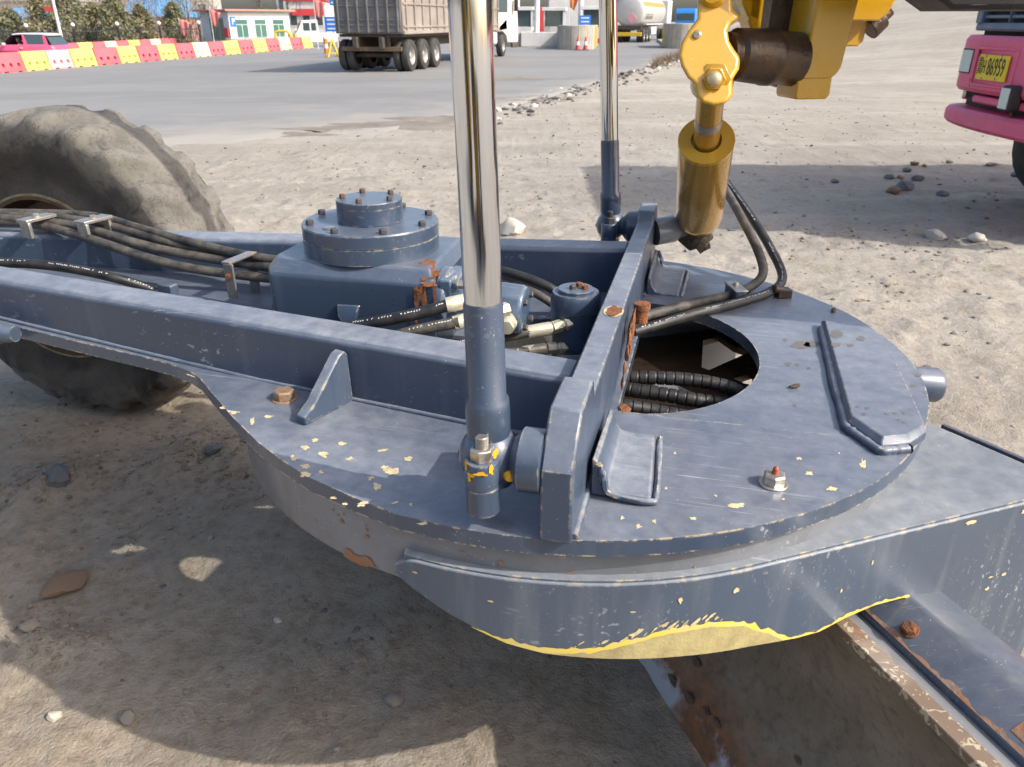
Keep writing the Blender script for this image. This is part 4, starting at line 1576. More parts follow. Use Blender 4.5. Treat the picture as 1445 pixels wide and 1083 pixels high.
bm.faces.new(rings[0])
bm.faces.new(rings[-1][::-1])
fo = finish('main_frame', bm, worn_paint('dark_frame_paint', (0.03, 0.026, 0.024), chip=(0.12, 0.07, 0.03), chips=0.74, dust=0.0, edge=0.3, coat=0.0, rough=0.7), G, 25, 0.01)  # near-black paint over the whole frame

# ---- front wheel beyond the drawbar
WC = V3((2.40, -0.98, 0.64))
TR, TW = 0.655, 0.44
prof = [(0.0, 0.330), (0.02, 0.345), (0.03, 0.40), (-0.005, 0.50), (0.0, 0.56), (0.025, 0.612), (0.060, 0.638), (0.12, 0.648), (0.22, 0.652)]
prof = prof + [(TW - a, b_) for a, b_ in prof[-2::-1]]


def resample(pr, n):
    pts_ = catmull([V3((a, b_, 0)) for a, b_ in pr], 8)
    L = [0]
    for i in range(1, len(pts_)):
        L.append(L[-1] + (pts_[i] - pts_[i - 1]).length)
    out = []
    for k in range(n):
        t = L[-1] * k / (n - 1)
        i = max(1, min(int(np.searchsorted(L, t)), len(L) - 1))
        f = (t - L[i - 1]) / (L[i] - L[i - 1])
        out.append(pts_[i - 1].lerp(pts_[i], f))
    return out


pr = resample(prof, 46)
NT_ = 216
bm = B()
grid = []
for i in range(NT_):
    th = 2 * math.pi * i / NT_
    row = []
    for q in pr:
        w, r_ = q.x, q.y
        side_ = abs(w - TW / 2) / (TW / 2)
        lug = 0.0
        if r_ > 0.585:
            ph = (th * 11 / (2 * math.pi) * 2 + (0.5 if w > TW / 2 else 0) + side_ * 0.55) % 1.0
            edge_ = min(ph, abs(ph - 0.42) if ph < 0.42 else 1)
            lug = 0.0 if ph < 0.42 else -0.026 * min(1, (ph - 0.42) / 0.04, (1 - ph) / 0.04)
            lug *= min(1, (r_ - 0.585) / 0.02) * max(0.0, min(1, (side_ - 0.22) / 0.22))
        pn = V3((math.cos(th) * 2.2, math.sin(th) * 2.2, w * 6))
        r2 = r_ + lug + 0.004 * noise.noise(pn * 1.7) + 0.003 * noise.noise(pn * 6)
        row.append(bm.verts.new(WC + V3((r2 * math.cos(th), TW / 2 - w, r2 * math.sin(th)))))
    grid.append(row)
for i in range(NT_):
    j = (i + 1) % NT_
    for k in range(len(pr) - 1):
        bm.faces.new((grid[i][k], grid[i][k + 1], grid[j][k + 1], grid[j][k]))


def tyre_mat():
    m = NT('dusty_tyre_rubber')
    big = m.noise(4.5, 6, 0.65, dist=0.8)
    fine = m.noise(40, 5, 0.7)
    sep = m.n('ShaderNodeVectorMath', operation='DISTANCE')
    m.l(m.tc.outputs['Object'], sep.inputs[0])
    sep.inputs[1].default_value = (WC.x, WC.y, WC.z)
    tread = m.ramp(m.math('ADD', sep.outputs['Value'], m.math('MULTIPLY', big, 0.42)), 0.78, 0.92)
    c = m.mix(m.ramp(big, 0.35, 0.62), (0.028, 0.026, 0.024), (0.075, 0.066, 0.055))
    d = m.mix(m.ramp(big, 0.42, 0.62), (0.33, 0.305, 0.265), (0.13, 0.12, 0.10))
    c = m.mix(m.math('MULTIPLY', tread, m.ramp(fine, 0.28, 0.5, 0.55, 1.0)), c, d)
    cr = m.ramp(m.noise(9, 3, 0.5, dist=2.5), 0.49, 0.50)
    cr2 = m.ramp(m.noise(9, 3, 0.5, dist=2.5), 0.50, 0.51, 1, 0)
    m.set(color=m.mix(m.math('MULTIPLY', m.math('MULTIPLY', cr, cr2), 0.8), c, (0.03, 0.028, 0.025)), rough=0.9)
    m.bump(m.math('ADD', fine, big), 0.45, 0.012)
    return m.m


wheel = empty('front_wheel', (0, 0, 0))
wheel.parent = G
ty = finish('tyre', bm, tyre_mat(), wheel, 60)
wheel['label'] = 'big dusty worn front tyre beyond the drawbar'
bm = B()
yi = WC.y + TW / 2 + 0.0
lathe(bm, WC + V3((0, TW / 2 + 0.004, 0)), WC + V3((0, -TW / 2, 0)), [(0, 0.325), (0.0, 0.342), (0.02, 0.345), (0.05, 0.325), (0.25, 0.30), (0.3, 0.25), (0.32, 0.12), (0.32, 0.05)], 64, caps=False)
finish('rim', bm, GREASE, wheel, 40)
bm = B()
lathe(bm, WC + V3((0, TW / 2 + 0.006, 0)), WC + V3((0, TW / 2 + 0.001, 0)), [(0, 0.340), (0, 0.349), (1, 0.349), (1, 0.340)], 72, caps=False)
finish('rim_flange', bm, simple('faded_yellow_flange', (0.24, 0.21, 0.11), 0.7, second=(0.09, 0.08, 0.06), scale=20), wheel, 40)
bm = B()
cyl(bm, WC + V3((0, TW / 2 - 0.10, 0)), WC + V3((0, TW / 2 + 0.28, 0.05)), 0.11, 0.09)
box(bm, WC + V3((0, 0.62, 0.02)), (0.16, 0.6, 0.18))
finish('front_axle', bm, GREASE, G, 40, 0.01)
bm = B()
q = ld(8, 470, 1.9)
lathe(bm, q + V3((0.3, 0.05, 0.0)), q + V3((-0.03, 0, 0)), [(0, .03), (.85, .03), (.9, .024), (1, .02)], 20)
finish('steering_link', bm, PAINT_CLEAN, G, 40)

# ---- worm gearbox of the circle drive
GS = 0.622
gb = B()
boxo = [(0.40, 0.172), (0.81, 0.178), (0.842, 0.13), (0.842, -0.14), (0.80, -0.17), (0.42, -0.17)]
mm = len(boxo)
lo_ = [gb.verts.new((x, y, ZP - 0.03)) for x, y in boxo]
m1 = [gb.verts.new((x, y, 1.062)) for x, y in boxo]
gcx, gcy = GS, 0.0
up_ = [gb.verts.new((x + (gcx - x) * 0.10, y + (gcy - y) * 0.16, 1.092)) for x, y in boxo]
for i in range(mm):
    j = (i + 1) % mm
    gb.faces.new((lo_[i], lo_[j], m1[j], m1[i]))
    gb.faces.new((m1[i], m1[j], up_[j], up_[i]))
gb.faces.new(up_)
gb.faces.new(lo_[::-1])
gear = finish('circle_drive_gearbox', gb, PAINT_CLEAN, G, 25, 0.006, 3)
gear['label'] = 'slate blue worm gearbox with a round bolted flange'
bm = B()
lathe(bm, V3((GS, 0, 1.07)), V3((GS, 0, 1.160)), [(0, 0.150), (0.18, 0.152), (0.22, 0.1655), (0.62, 0.1655), (0.63, 0.1640), (0.65, 0.1655), (0.96, 0.1655), (1, 0.163)], 64)
fl = finish('flange', bm, PAINT_CLEAN, gear, 30)
bm = B()
lathe(bm, V3((GS, 0, 1.161)), V3((GS, 0, 1.2135)), [(0, 0.0795), (0.70, 0.0795), (0.71, 0.0785), (0.73, 0.0795), (0.96, 0.0795), (1, 0.078)], 48)
fl2 = finish('top_cap', bm, PAINT_CLEAN, gear, 30)
for i in range(8):
    a = R(22.5 + 45 * i + 12)
    bm = B()
    hexbolt(bm, V3((GS + 0.146 * math.cos(a), 0.146 * math.sin(a), 1.1605)), (0, 0, 1), 0.0095, 0.011, False)
    finish('flange_bolt', bm, BOLT_DARK, fl, 30, 0.0008)
for i in range(5):
    a = R(20 + 72 * i)
    bm = B()
    hexbolt(bm, V3((GS + 0.063 * math.cos(a), 0.063 * math.sin(a), 1.214)), (0, 0, 1), 0.0075, 0.010, False)
    finish('cap_bolt', bm, simple('rusty_cap_bolt', (0.09, 0.075, 0.065), 0.6, 0.4, second=(0.18, 0.09, 0.05), scale=80) if i == 0 else bpy.data.materials['rusty_cap_bolt'], fl2, 30, 0.0008)
bm = B()
c = V3((GS + 0.06, 0.105, 1.1605))
lathe(bm, c, c + V3((0, 0, 0.004)), [(0, .014), (.6, .014), (1, .007)], 20)
finish('breather_plug', bm, ZINC, fl, 30)
bm = B()                                                # raised pad on the near face
A = []
for (x, z) in ((0.645, 1.000), (0.585, 1.002), (0.592, 0.976), (0.600, 0.960), (0.630, 0.960), (0.640, 0.976)):
    A.append((x, z))
f0 = [bm.verts.new((x, 0.176, z)) for x, z in A]
f1 = [bm.verts.new((x + (0.615 - x) * 0.12, 0.192 if z < 0.99 else 0.180, z)) for x, z in A]
bm.faces.new(f1)
for i in range(6):
    j = (i + 1) % 6
    bm.faces.new((f0[i], f0[j], f1[j], f1[i]))
finish('casting_pad', bm, PAINT_CLEAN, gear, 30, 0.002)
bm = B()
hexbolt(bm, V3((0.843, 0.10, 0.955)), (1, 0, 0), 0.012, 0.012)
finish('side_bolt', bm, BOLT_DARK, gear, 30)
# rust-stained worm end cover
bm = B()
lathe(bm, V3((0.405, 0.105, 1.015)), V3((0.355, 0.105, 1.015)), [(0, 0.072), (0.45, 0.072), (0.5, 0.062), (1, 0.060)], 28)
box(bm, V3((0.38, 0.105, 1.055)), (0.03, 0.12, 0.04))
finish('worm_cover', bm, MOTOR_BLUE, gear, 30, 0.004)
bm = B()
for i, (x, y, z, a, b_, up_f) in enumerate(((0.425, 0.15, 1.078, .022, .02, 1), (0.44, 0.12, 1.084, .02, .03, 1), (0.415, 0.168, 1.064, .02, .01, 1))):
    blob_patch(bm, (x, y, z), (1, 0, 0.0), (0, 1, -0.55), a, b_, i + 2.9, 20, 0.6, 0.003)
for i, (x, z, a, b_) in enumerate(((0.438, 1.045, .010, .018), (0.445, 1.01, .005, .03), (0.425, 1.03, .006, .03), (0.448, 0.985, .004, .02), (0.40, 1.035, .004, .03))):
    blob_patch(bm, (x, 0.1752, z), (1, 0, 0), (0, 0, 1), a, b_, i + 12.9, 16, 0.5, -0.0015)
finish('rust_stains', bm, RUST, gear)
for i, (y, z) in enumerate(((0.055, 1.065), (0.155, 1.065), (0.165, 0.985))):
    bm = B()
    hexbolt(bm, V3((0.353, y, z)), (-1, 0, 0), 0.010, 0.016)
    finish('cover_bolt', bm, ZINC if i else RUST, gear, 30)

# ---- hydraulic motor
bm = B()
box(bm, V3((0.325, 0.11, 1.005)), (0.12, 0.105, 0.085))
lathe(bm, V3((0.27, 0.11, 1.005)), V3((0.205, 0.11, 1.0)), [(0, 0.056), (0.1, 0.060), (0.9, 0.060), (1.0, 0.052)], 8)
motor = finish('hydraulic_motor', bm, MOTOR_BLUE, G, 30, 0.006, 2)
motor['label'] = 'blue hydraulic motor with pale hose fittings behind the chrome rod'
bm = B()
lathe(bm, V3((0.238, 0.150, 0.995)), V3((0.228, 0.205, 0.99)), [(0, 0.020), (.35, .020), (.4, .024), (.75, .024), (.8, .018), (1, .018)], 6)
finish('hose_fitting', bm, FERRULE, motor, 30, 0.001)
for i in range(4):
    bm = B()
    a = R(45 + 90 * i)
    hexbolt(bm, V3((0.204, 0.11 + 0.042 * math.cos(a), 1.0 + 0.042 * math.sin(a))), (-1, 0, 0), 0.008, 0.01, False)
    finish('motor_bolt', bm, BOLT_DARK, motor, 30)

# ---- swivel canister in the middle of the circle
bm = B()
lathe(bm, V3((CC[0] - 0.012, 0.0, 0.70)), V3((CC[0] - 0.012, 0.0, 1.018)), [(0, 0.058), (0.86, 0.058), (0.87, 0.060), (0.965, 0.060), (1.0, 0.055)], 40)
can = finish('hydraulic_swivel', bm, PAINT_CLEAN, G, 30)
can['label'] = 'round blue hydraulic swivel canister in front of the yoke'
bm = B()
lathe(bm, V3((CC[0] - 0.012, 0.0, 1.018)), V3((CC[0] - 0.012, 0.0, 1.027)), [(0, 0.043), (0.8, 0.043), (1, 0.041)], 36)
lid = finish('lid', bm, PAINT_CLEAN, can, 30)
for i, (dx, dy, mt) in enumerate(((-0.005, -0.012, RUST), (-0.022, 0.004, RUST), (0.006, 0.010, BOLT_DARK))):
    bm = B()
    hexbolt(bm, V3((CC[0] - 0.012 + dx, dy, 1.0275)), (0, 0, 1), 0.0085, 0.009, False)
    finish('lid_bolt', bm, mt, lid, 30)

# ---- hoses
def hose(name, pts, r, mat, parent=G, sub=9, prints=False, label=None):
    b_ = B()
    path = catmull(pts, sub)
    tube(b_, path, r, 14)
    o = finish(name, b_, mat, parent, 60)
    if label:
        o['label'] = label
    if prints:
        # a broken line of small white printed letters along the top of the hose
        b2_ = B()
        acc = 0
        rr = random.Random(len(path))
        for i in range(2, len(path) - 3):
            p0_, p1_ = path[i], path[i + 1]
            seg_l = (p1_ - p0_).length
            d_ = (p1_ - p0_).normalized()
            tv = (loc(EYE) - p0_)
            tv = (tv - d_ * tv.dot(d_)).normalized()
            nup = (tv + V3((0, 0, 0.8)))
            nup = (nup - d_ * nup.dot(d_)).normalized()
            sd = d_.cross(nup)
            k = max(1, int(seg_l / 0.0052))
            for j in range(k):
                if rr.random() < 0.22 or (i // 5) % 4 == 3:
                    continue
                c = p0_ + (p1_ - p0_) * ((j + 0.5) / k) + nup * (r + 0.0006)
                h = 0.0034
                glyph = rr.choice((((0, 1, 0, -1), (-1, 0, 1, 0)), ((-1, 1, -1, -1), (-1, -1, 1, -1)), ((-1, 1, 1, 1), (0, 1, 0, -1)), ((-1, -1, 0, 1), (0, 1, 1, -1)), ((-1, 1, -1, -1), (1, 1, 1, -1), (-1, 0, 1, 0))))
                for (x0, y0_, x1, y1_) in glyph:
                    a_ = c + d_ * (x0 * 0.0016) + sd * (y0_ * h * 0.5)
                    b3 = c + d_ * (x1 * 0.0016) + sd * (y1_ * h * 0.5)
                    t_ = (b3 - a_)
                    wv = nup.cross(t_).normalized() * 0.00055
                    q4 = [b2_.verts.new(v) for v in (a_ - wv, a_ + wv, b3 + wv, b3 - wv)]
                    b2_.faces.new(q4)
        if len(b2_.faces):
            o3 = finish('printed_lettering', b2_, PRINT_WHITE, o)
    return o


def P(*a):
    return [lz(x, y, z) for x, y, z in a]


hose('hydraulic_hose', P((-40, 311, 1.05), (0, 313, 1.05), (55, 318, 1.045), (120, 335, 1.03), (200, 362, 1.0), (270, 379, .975), (335, 388, .96), (390, 394, .955)), 0.0135, RUBBER_DUSTY)
hose('hydraulic_hose', P((-40, 306, 1.06), (20, 310, 1.058), (65, 313, 1.055), (120, 322, 1.04), (180, 340, 1.02), (250, 357, .995), (335, 371, .985), (390, 379, .985)), 0.0135, RUBBER_DUSTY)
hose('hydraulic_hose', P((-40, 304, 1.06), (60, 306, 1.06), (112, 311, 1.055), (160, 320, 1.04), (230, 340, 1.02), (300, 355, 1.0), (345, 365, .995), (400, 372, .99)), 0.0125, RUBBER_DUSTY)
hose('hydraulic_hose', P((-40, 300, 1.06), (90, 302, 1.06), (148, 308, 1.055), (190, 320, 1.045), (250, 337, 1.03), (310, 352, 1.015), (350, 361, 1.01), (410, 370, 1.0)), 0.0125, RUBBER_DUSTY)
hose('hydraulic_hose', P((-60, 374, 1.0), (0, 371, 1.0), (60, 374, .995), (110, 381, .985), (160, 392, .965), (200, 404, .935), (235, 420, .90)), 0.0135, RUBBER, prints=True)
hose('hydraulic_hose', P((600, 372, 1.0), (640, 374, 1.0), (700, 381, 1.0), (750, 395, .985), (785, 412, .96), (800, 430, .92)), 0.0125, RUBBER)
hose('hydraulic_hose', P((600, 388, .97), (650, 391, .97), (710, 397, .97), (755, 414, .955), (790, 436, .92)), 0.0115, RUBBER_DUSTY)


def fitted_hose(pts, r, mat, f0, f1, f2, prints=True):
    """hose that ends in a crimped ferrule f0->f1 and a hexagon union f1->f2"""
    o = hose('hydraulic_hose', pts, r, mat, prints=prints)
    b_ = B()
    lathe(b_, f0, f1, [(0, r * 1.05), (0.0, r * 1.28), (0.9, r * 1.28), (1, r * 1.0)], 20)
    finish('crimped_ferrule', b_, FERRULE, o, 40)
    b_ = B()
    lathe(b_, f1, f2, [(0, r * 1.25), (0.45, r * 1.25), (0.5, r * 0.95), (0.62, r * 0.95), (0.66, r * 1.3), (1, r * 1.3)], 6)
    finish('hex_union', b_, FERRULE, o, 30, 0.001)
    return o


def Q(*a):
    return [ly(x, y, yy) for x, y, yy in a]


fitted_hose(Q((330, 500, .33), (400, 476, .32), (480, 463, .31), (560, 449, .30), (600, 440, .285), (636, 430, .27)), 0.0130, RUBBER, *Q((630, 431, .27), (664, 424, .25), (694, 419, .21)))
fitted_hose(Q((430, 520, .33), (500, 494, .32), (560, 474, .31), (610, 462, .295), (648, 455, .28)), 0.0125, RUBBER_DUSTY, *Q((640, 457, .28), (680, 446, .25), (716, 436, .20)))
fitted_hose(Q((470, 530, .31), (560, 497, .25), (620, 488, .20), (680, 482, .14), (750, 468, .09)), 0.0125, RUBBER_DUSTY, *Q((745, 469, .09), (780, 463, .07), (806, 455, .045)))
fitted_hose(Q((540, 540, .30), (620, 514, .22), (690, 502, .14), (745, 496, .09)), 0.0115, RUBBER_DUSTY, *Q((738, 497, .09), (772, 492, .07), (800, 489, .045)))
hose('hydraulic_hose', P((590, 550, .85), (620, 500, .86), (650, 482, .875), (690, 470, .88), (735, 455, .90)), 0.011, RUBBER)

# hoses over the rear of the plate up to the yellow cylinder
zr = ZP + 0.016
hose('hydraulic_hose', P((890, 452, zr), (930, 441, zr + .002), (980, 428, zr + .002), (1030, 417, zr), (1062, 403, zr + .004), (1077, 384, zr + .03), (1068, 350, zr + .085), (1045, 305, zr + .15), (1022, 265, zr + .20), (1000, 230, zr + .24)), 0.0135, RUBBER_DUSTY, prints=False)
hose('hydraulic_hose', P((890, 470, zr - .01), (930, 458, zr), (980, 443, zr), (1035, 429, zr), (1085, 413, zr + .002), (1104, 392, zr + .022), (1088, 352, zr + .075), (1056, 300, zr + .15), (1026, 258, zr + .20), (1005, 225, zr + .24)), 0.0135, RUBBER, prints=True)
bm = B()
p = lz(1036, 424, ZP)
box(bm, p + V3((0, 0, 0.020)), (0.030, 0.085, 0.036), rotz(R(20)))
cl = finish('hose_clamp', bm, PAINT_CLEAN, G, 30, 0.003)
bm = B()
box(bm, p + V3((0, 0, 0.0405)), (0.036, 0.092, 0.004), rotz(R(20)))
finish('clamp_strap', bm, ZINC, cl, 30, 0.001)
bm = B()
hexbolt(bm, p + V3((0, -0.01, 0.0430)), (0, 0, 1), 0.0085, 0.006)
finish('clamp_bolt', bm, ZINC, cl, 30)
bm = B()
p = lz(1104, 420, ZP)
box(bm, p + V3((0, 0, 0.014)), (0.042, 0.034, 0.026), rotz(R(20)))
cyl(bm, p + V3((0, 0, 0.02)), p + V3((0.03, 0.02, 0.03)), 0.012)
finish('hose_clamp', bm, GREASE, G, 30, 0.003)
for (px, py, z, w_) in ((52, 309, 1.02, .07), (132, 311, 1.02, .075)):
    bm = B()
    p = lz(px, py, z + 0.05)
    dirn = rotz(R(-9 + 0))
    box(bm, p + V3((0, 0, 0.002)), (0.045, 0.10, 0.010), dirn)
    box(bm, p + V3((0, 0.045, -0.024)), (0.040, 0.010, 0.045), dirn)
    box(bm, p + V3((0, -0.045, -0.024)), (0.040, 0.010, 0.045), dirn)
    cl = finish('hose_clamp', bm, ZINC, G, 30, 0.002)
    bm = B()
    hexbolt(bm, p + V3((0, 0, 0.007)), (0, 0, 1), 0.009, 0.007)
    finish('clamp_bolt', bm, ZINC, cl, 30)
bm = B()
p = lz(338, 366, 1.015)
box(bm, p + V3((0, 0.0, 0.004)), (0.030, 0.115, 0.007), rotz(R(-6)))
box(bm, p + V3((0.0, 0.055, -0.045)), (0.030, 0.007, 0.095), rotz(R(-6)))
box(bm, p + V3((0.0, -0.055, -0.055)), (0.030, 0.007, 0.12), rotz(R(-6)))
cl = finish('hose_clamp', bm, worn_paint('rusting_bracket_paint', (0.12, 0.12, 0.12), chip=(0.35, 0.15, 0.05), chips=0.60, dust=0.4, edge=1.0), G, 30, 0.002)
bm = B()
hexbolt(bm, p + V3((0, 0.060, -0.03)), (0, 1, 0), 0.008, 0.007)
finish('clamp_bolt', bm, RUST, cl, 30)
# small lug inside the near beam, rusted deck plate before the gearbox
bm = B()
p = lz(237, 408, .93)
box(bm, p, (0.05, 0.03, 0.03), rotz(R(-9)))
finish('deck_lug', bm, PAINT_CLEAN, G, 30, 0.003)
bm = B()
dk = flat([(268, 412), (330, 398), (382, 400), (420, 420), (430, 470), (385, 452)], ZP + 0.006)
slab(bm, dk, z0=ZP + 0.008, z1=ZP + 0.013)
finish('rusted_deck_plate', bm, RUST_PLATE, G, 30)

# spiral-wrapped hoses in the round opening
def wrapped(pts, r):
    b_ = B()
    path = catmull(pts, 12)
    L = 0
    radii = []
    for i, q in enumerate(path):
        if i:
            L += (q - path[i - 1]).length
        radii.append(r * (0.86 if (L / 0.019) % 1.0 < 0.16 else 1.0))
    path2, rad2 = [], []
    for i in range(len(path) - 1):
        for k in range(5):
            path2.append(path[i].lerp(path[i + 1], k / 5))
    L = 0
    for i, q in enumerate(path2):
        if i:
            L += (q - path2[i - 1]).length
        rad2.append(r * (0.84 if (L / 0.021) % 1.0 < 0.14 else 1.0))
    tube(b_, path2, r, 14, radii=rad2)
    return finish('spiral_wrapped_hose', b_, RUBBER, G, 60)


wrapped(P((840, 545, .80), (880, 534, .82), (940, 534, .825), (1000, 540, .82), (1050, 556, .80), (1090, 590, .74)), 0.017)
wrapped(P((840, 540, .79), (880, 549, .80), (930, 556, .80), (990, 566, .79), (1040, 572, .77), (1090, 585, .72)), 0.018)
wrapped(P((840, 560, .80), (875, 571, .81), (920, 579, .80), (980, 590, .79), (1040, 600, .77)), 0.016)
# crossing struts and castings glimpsed inside the circle
bm = B()
box(bm, V3((-0.20, -0.06, 0.66)), (0.36, 0.05, 0.16), rotz(R(-38)))
finish('inner_strut', bm, PAINT_DUSTY, G, 30, 0.004)
bm = B()
lathe(bm, V3((CC[0], 0, 0.52)), V3((CC[0], 0, 0.70)), [(0, 0.16), (0.5, 0.16), (1.0, 0.09)], 28)
finish('swivel_base', bm, GREASE, G, 40)
bm = B()
box(bm, V3((0.33, -0.02, 0.74)), (0.20, 0.26, 0.03), rotz(R(10)))
finish('rust_flaked_step', bm, simple('flaking_rust_plate', (0.42, 0.36, 0.30), 0.85, second=(0.26, 0.11, 0.05), scale=22, bump=0.4), G, 30, 0.004)
# ------------------------------------------------------------------ background helpers
def rz_(x, y):
    return float(fall(np.array([x]), np.array([y]))[0]) + 0.012


def on_road(px, py):
    z = 0.0
    for _ in range(6):
        p = pz(px, py, z)
        z = rz_(p.x, p.y)
    return Vector((p.x, p.y, z))


def column(px, yw):
    """place on the road straight out along pixel column px at distance yw"""
    d = (px - 722.5) / FPX
    x = d * (yw * math.cos(PITCH) + CAM_H * math.sin(PITCH))
    return Vector((x, yw, rz_(x, yw)))


PLASTIC_RED = simple('faded_red_plastic', (0.60, 0.12, 0.14), 0.5, vary=0.2, scale=2)
PLASTIC_PINK = simple('bleached_pink_plastic', (0.78, 0.36, 0.38), 0.5, vary=0.15, scale=2)
PLASTIC_YELLOW = simple('yellow_plastic', (0.72, 0.60, 0.14), 0.5, vary=0.15, scale=2)
PLASTIC_CREAM = simple('bleached_cream_plastic', (0.74, 0.69, 0.40), 0.5, vary=0.15, scale=2)
WHITE = simple('white_paint', (0.66, 0.655, 0.64), 0.5, vary=0.12, scale=3)
GREYW = simple('light_grey_wall', (0.55, 0.54, 0.52), 0.7, vary=0.15, scale=1.5)
CONC = simple('concrete', (0.36, 0.345, 0.32), 0.85, vary=0.25, scale=2)
BLACK = simple('black_rubber', (0.02, 0.02, 0.02), 0.75, second=(0.06, 0.055, 0.05), scale=6)
DARKM = simple('dark_underframe', (0.04, 0.036, 0.033), 0.7, second=(0.09, 0.06, 0.04), scale=5)
IRON = simple('dark_iron', (0.06, 0.06, 0.065), 0.5, 0.5)
SIGN_BLUE = simple('blue_sign', (0.02, 0.16, 0.55), 0.4, vary=0.1)
RED = simple('red_paint', (0.55, 0.05, 0.05), 0.5, vary=0.2)
STRIPE_Y = simple('traffic_yellow', (0.72, 0.48, 0.03), 0.6, vary=0.15)
STRIPE_K = simple('traffic_black', (0.10, 0.10, 0.10), 0.7, vary=0.2)
ORANGE = simple('orange_paint', (0.70, 0.24, 0.03), 0.5)
STEEL = simple('dull_wheel_steel', (0.42, 0.41, 0.39), 0.5, 0.4, vary=0.3, scale=8)


def glass_mat(name, tint, rough=0.06):
    m = NT(name)
    m.set(color=tint, rough=rough, metal=0.0)
    m.b.inputs['Specular IOR Level'].default_value = 0.9
    return m.m


GLASS = glass_mat('tinted_glass', (0.05, 0.075, 0.08))
GLASS_GREEN = glass_mat('green_tinted_glass', (0.07, 0.16, 0.13))
LAMP = glass_mat('lamp_lens', (0.55, 0.62, 0.55), 0.15)

# ---- plastic water barriers
def barrier_mesh():
    b_ = B()
    holes = [ellipse(x, 0.29, 0.062, 0.095, 14) for x in (-0.30, 0.0, 0.30)]
    outer = [(-0.5, 0.0), (-0.36, 0.0), (-0.34, 0.05), (-0.20, 0.05), (-0.18, 0.0), (0.18, 0.0), (0.20, 0.05), (0.34, 0.05), (0.36, 0.0), (0.5, 0.0), (0.5, 0.77), (0.47, 0.80), (-0.47, 0.80), (-0.5, 0.77)]
    slab(b_, outer, holes, -0.5, 0.5, lambda x, y, z: Vector((x * 0.975, z * (0.44 if y < 0.12 else 0.44 - 0.30 * min(1, (y - 0.12) / 0.6)), y)))
    bmesh.ops.recalc_face_normals(b_, faces=b_.faces)
    me = bpy.data.meshes.new('road_barrier')
    b_.to_mesh(me)
    b_.free()
    me.materials.append(PLASTIC_RED)
    return me


BAR = barrier_mesh()


def line_hit(A, Bp, px):
    lo, hi = -0.3, 1.4
    f = lambda t: (lambda w: 722.5 + FPX * w.x / (w - EYE).dot(FWD))(A.lerp(Bp, t))
    for _ in range(50):
        mid = (lo + hi) / 2
        if f(mid) < px:
            lo = mid
        else:
            hi = mid
    return A.lerp(Bp, lo)


def barrier_row(A, Bp, cuts, cols, hscale, labels, group):
    pts = [line_hit(A, Bp, c) for c in cuts]
    for i in range(len(cuts) - 1):
        a, b_ = pts[i], pts[i + 1]
        o = bpy.data.objects.new('road_barrier', BAR)
        COL.objects.link(o)
        mid = (a + b_) / 2
        d = b_ - a
        o.location = (mid.x, mid.y, rz_(mid.x, mid.y))
        o.rotation_euler = (0, 0, math.atan2(d.y, d.x) + 0.03 * math.sin(i * 2.7))
        o.scale = (d.length * 0.985, 1.0, hscale)
        o.material_slots[0].link = 'OBJECT'
        o.material_slots[0].material = {'r': PLASTIC_RED, 'y': PLASTIC_YELLOW, 'p': PLASTIC_PINK, 'c': PLASTIC_CREAM}[cols[i]]
        tag(o, labels(i, cols[i]), 'road barrier', group)


CNAME = {'r': 'red', 'y': 'yellow', 'p': 'pale pink', 'c': 'cream'}
ORD = ['first', 'second', 'third', 'fourth', 'fifth', 'sixth', 'seventh', 'eighth', 'ninth', 'tenth', 'eleventh', 'twelfth', 'thirteenth', 'fourteenth', 'fifteenth', 'sixteenth']


def row_label(i, c):
    if c == 'p':
        return 'bleached pale pink barrier, the only one in the roadside row'
    k = i - 2
    return '%s roadside barrier, %s from the pale pink one %s' % (CNAME[c], ORD[abs(k) - 1], 'towards the booth' if k > 0 else 'away from the booth')


def row2_label(i, c):
    return '%s barrier, %s from the lamp post in the rear row' % (CNAME[c], ORD[i])


barrier_row(on_road(32, 101), on_road(439, 67.5), [-6, 32, 68, 100, 134, 166, 194, 223, 248, 273, 294, 316, 336, 357, 375, 393, 409, 425, 439], 'rypyryryrcryryrcry', 0.95,
            row_label, 'plastic barriers in the roadside row')
A2, B2 = column(93, 46.0), column(250, 60.0)
barrier_row(A2, B2, [93, 113, 133, 150, 167, 183, 199, 214, 228, 250], 'ryrcryrcr', 1.12,
            row2_label, 'plastic barriers in the second row')
A3, B3 = column(481, 44.0), column(503, 44.6)
barrier_row(A3, B3, [481, 492, 503], 'rr', 0.95, lambda i, c: 'red barrier behind the dump trailer, %s from the yellow folding stand' % ORD[i], 'barriers behind the dump trailer')


# ---- generic road wheel: axle along local Y of its parent
def road_wheel(parent, c, r, w, out=1, dual=False, rimmat=STEEL, seg=28):
    wh = empty('wheel')
    wh.parent = parent
    wh.location = c
    for k in range(2 if dual else 1):
        y0 = -out * k * (w + 0.04)
        b_ = B()
        lathe(b_, V3((0, y0 - w / 2, 0)), V3((0, y0 + w / 2, 0)), [(0, r * 0.60), (0.0, r * 0.80), (0.06, r * 0.95), (0.2, r), (0.8, r), (0.94, r * 0.95), (1, r * 0.80), (1, r * 0.60)], seg, caps=False)
        finish('tyre', b_, BLACK, wh, 35)
    b_ = B()
    a_, e_ = V3((0, out * w * 0.42, 0)), V3((0, -out * w * 0.3, 0))
    lathe(b_, a_, e_, [(0, r * 0.60), (0.0, r * 0.56), (0.25, r * 0.50), (0.7, r * 0.46), (0.72, r * 0.22), (0.3, r * 0.20), (0.2, r * 0.13), (0.2, 0.01)], seg, caps=False)
    finish('rim', b_, rimmat, wh, 35)
    return wh


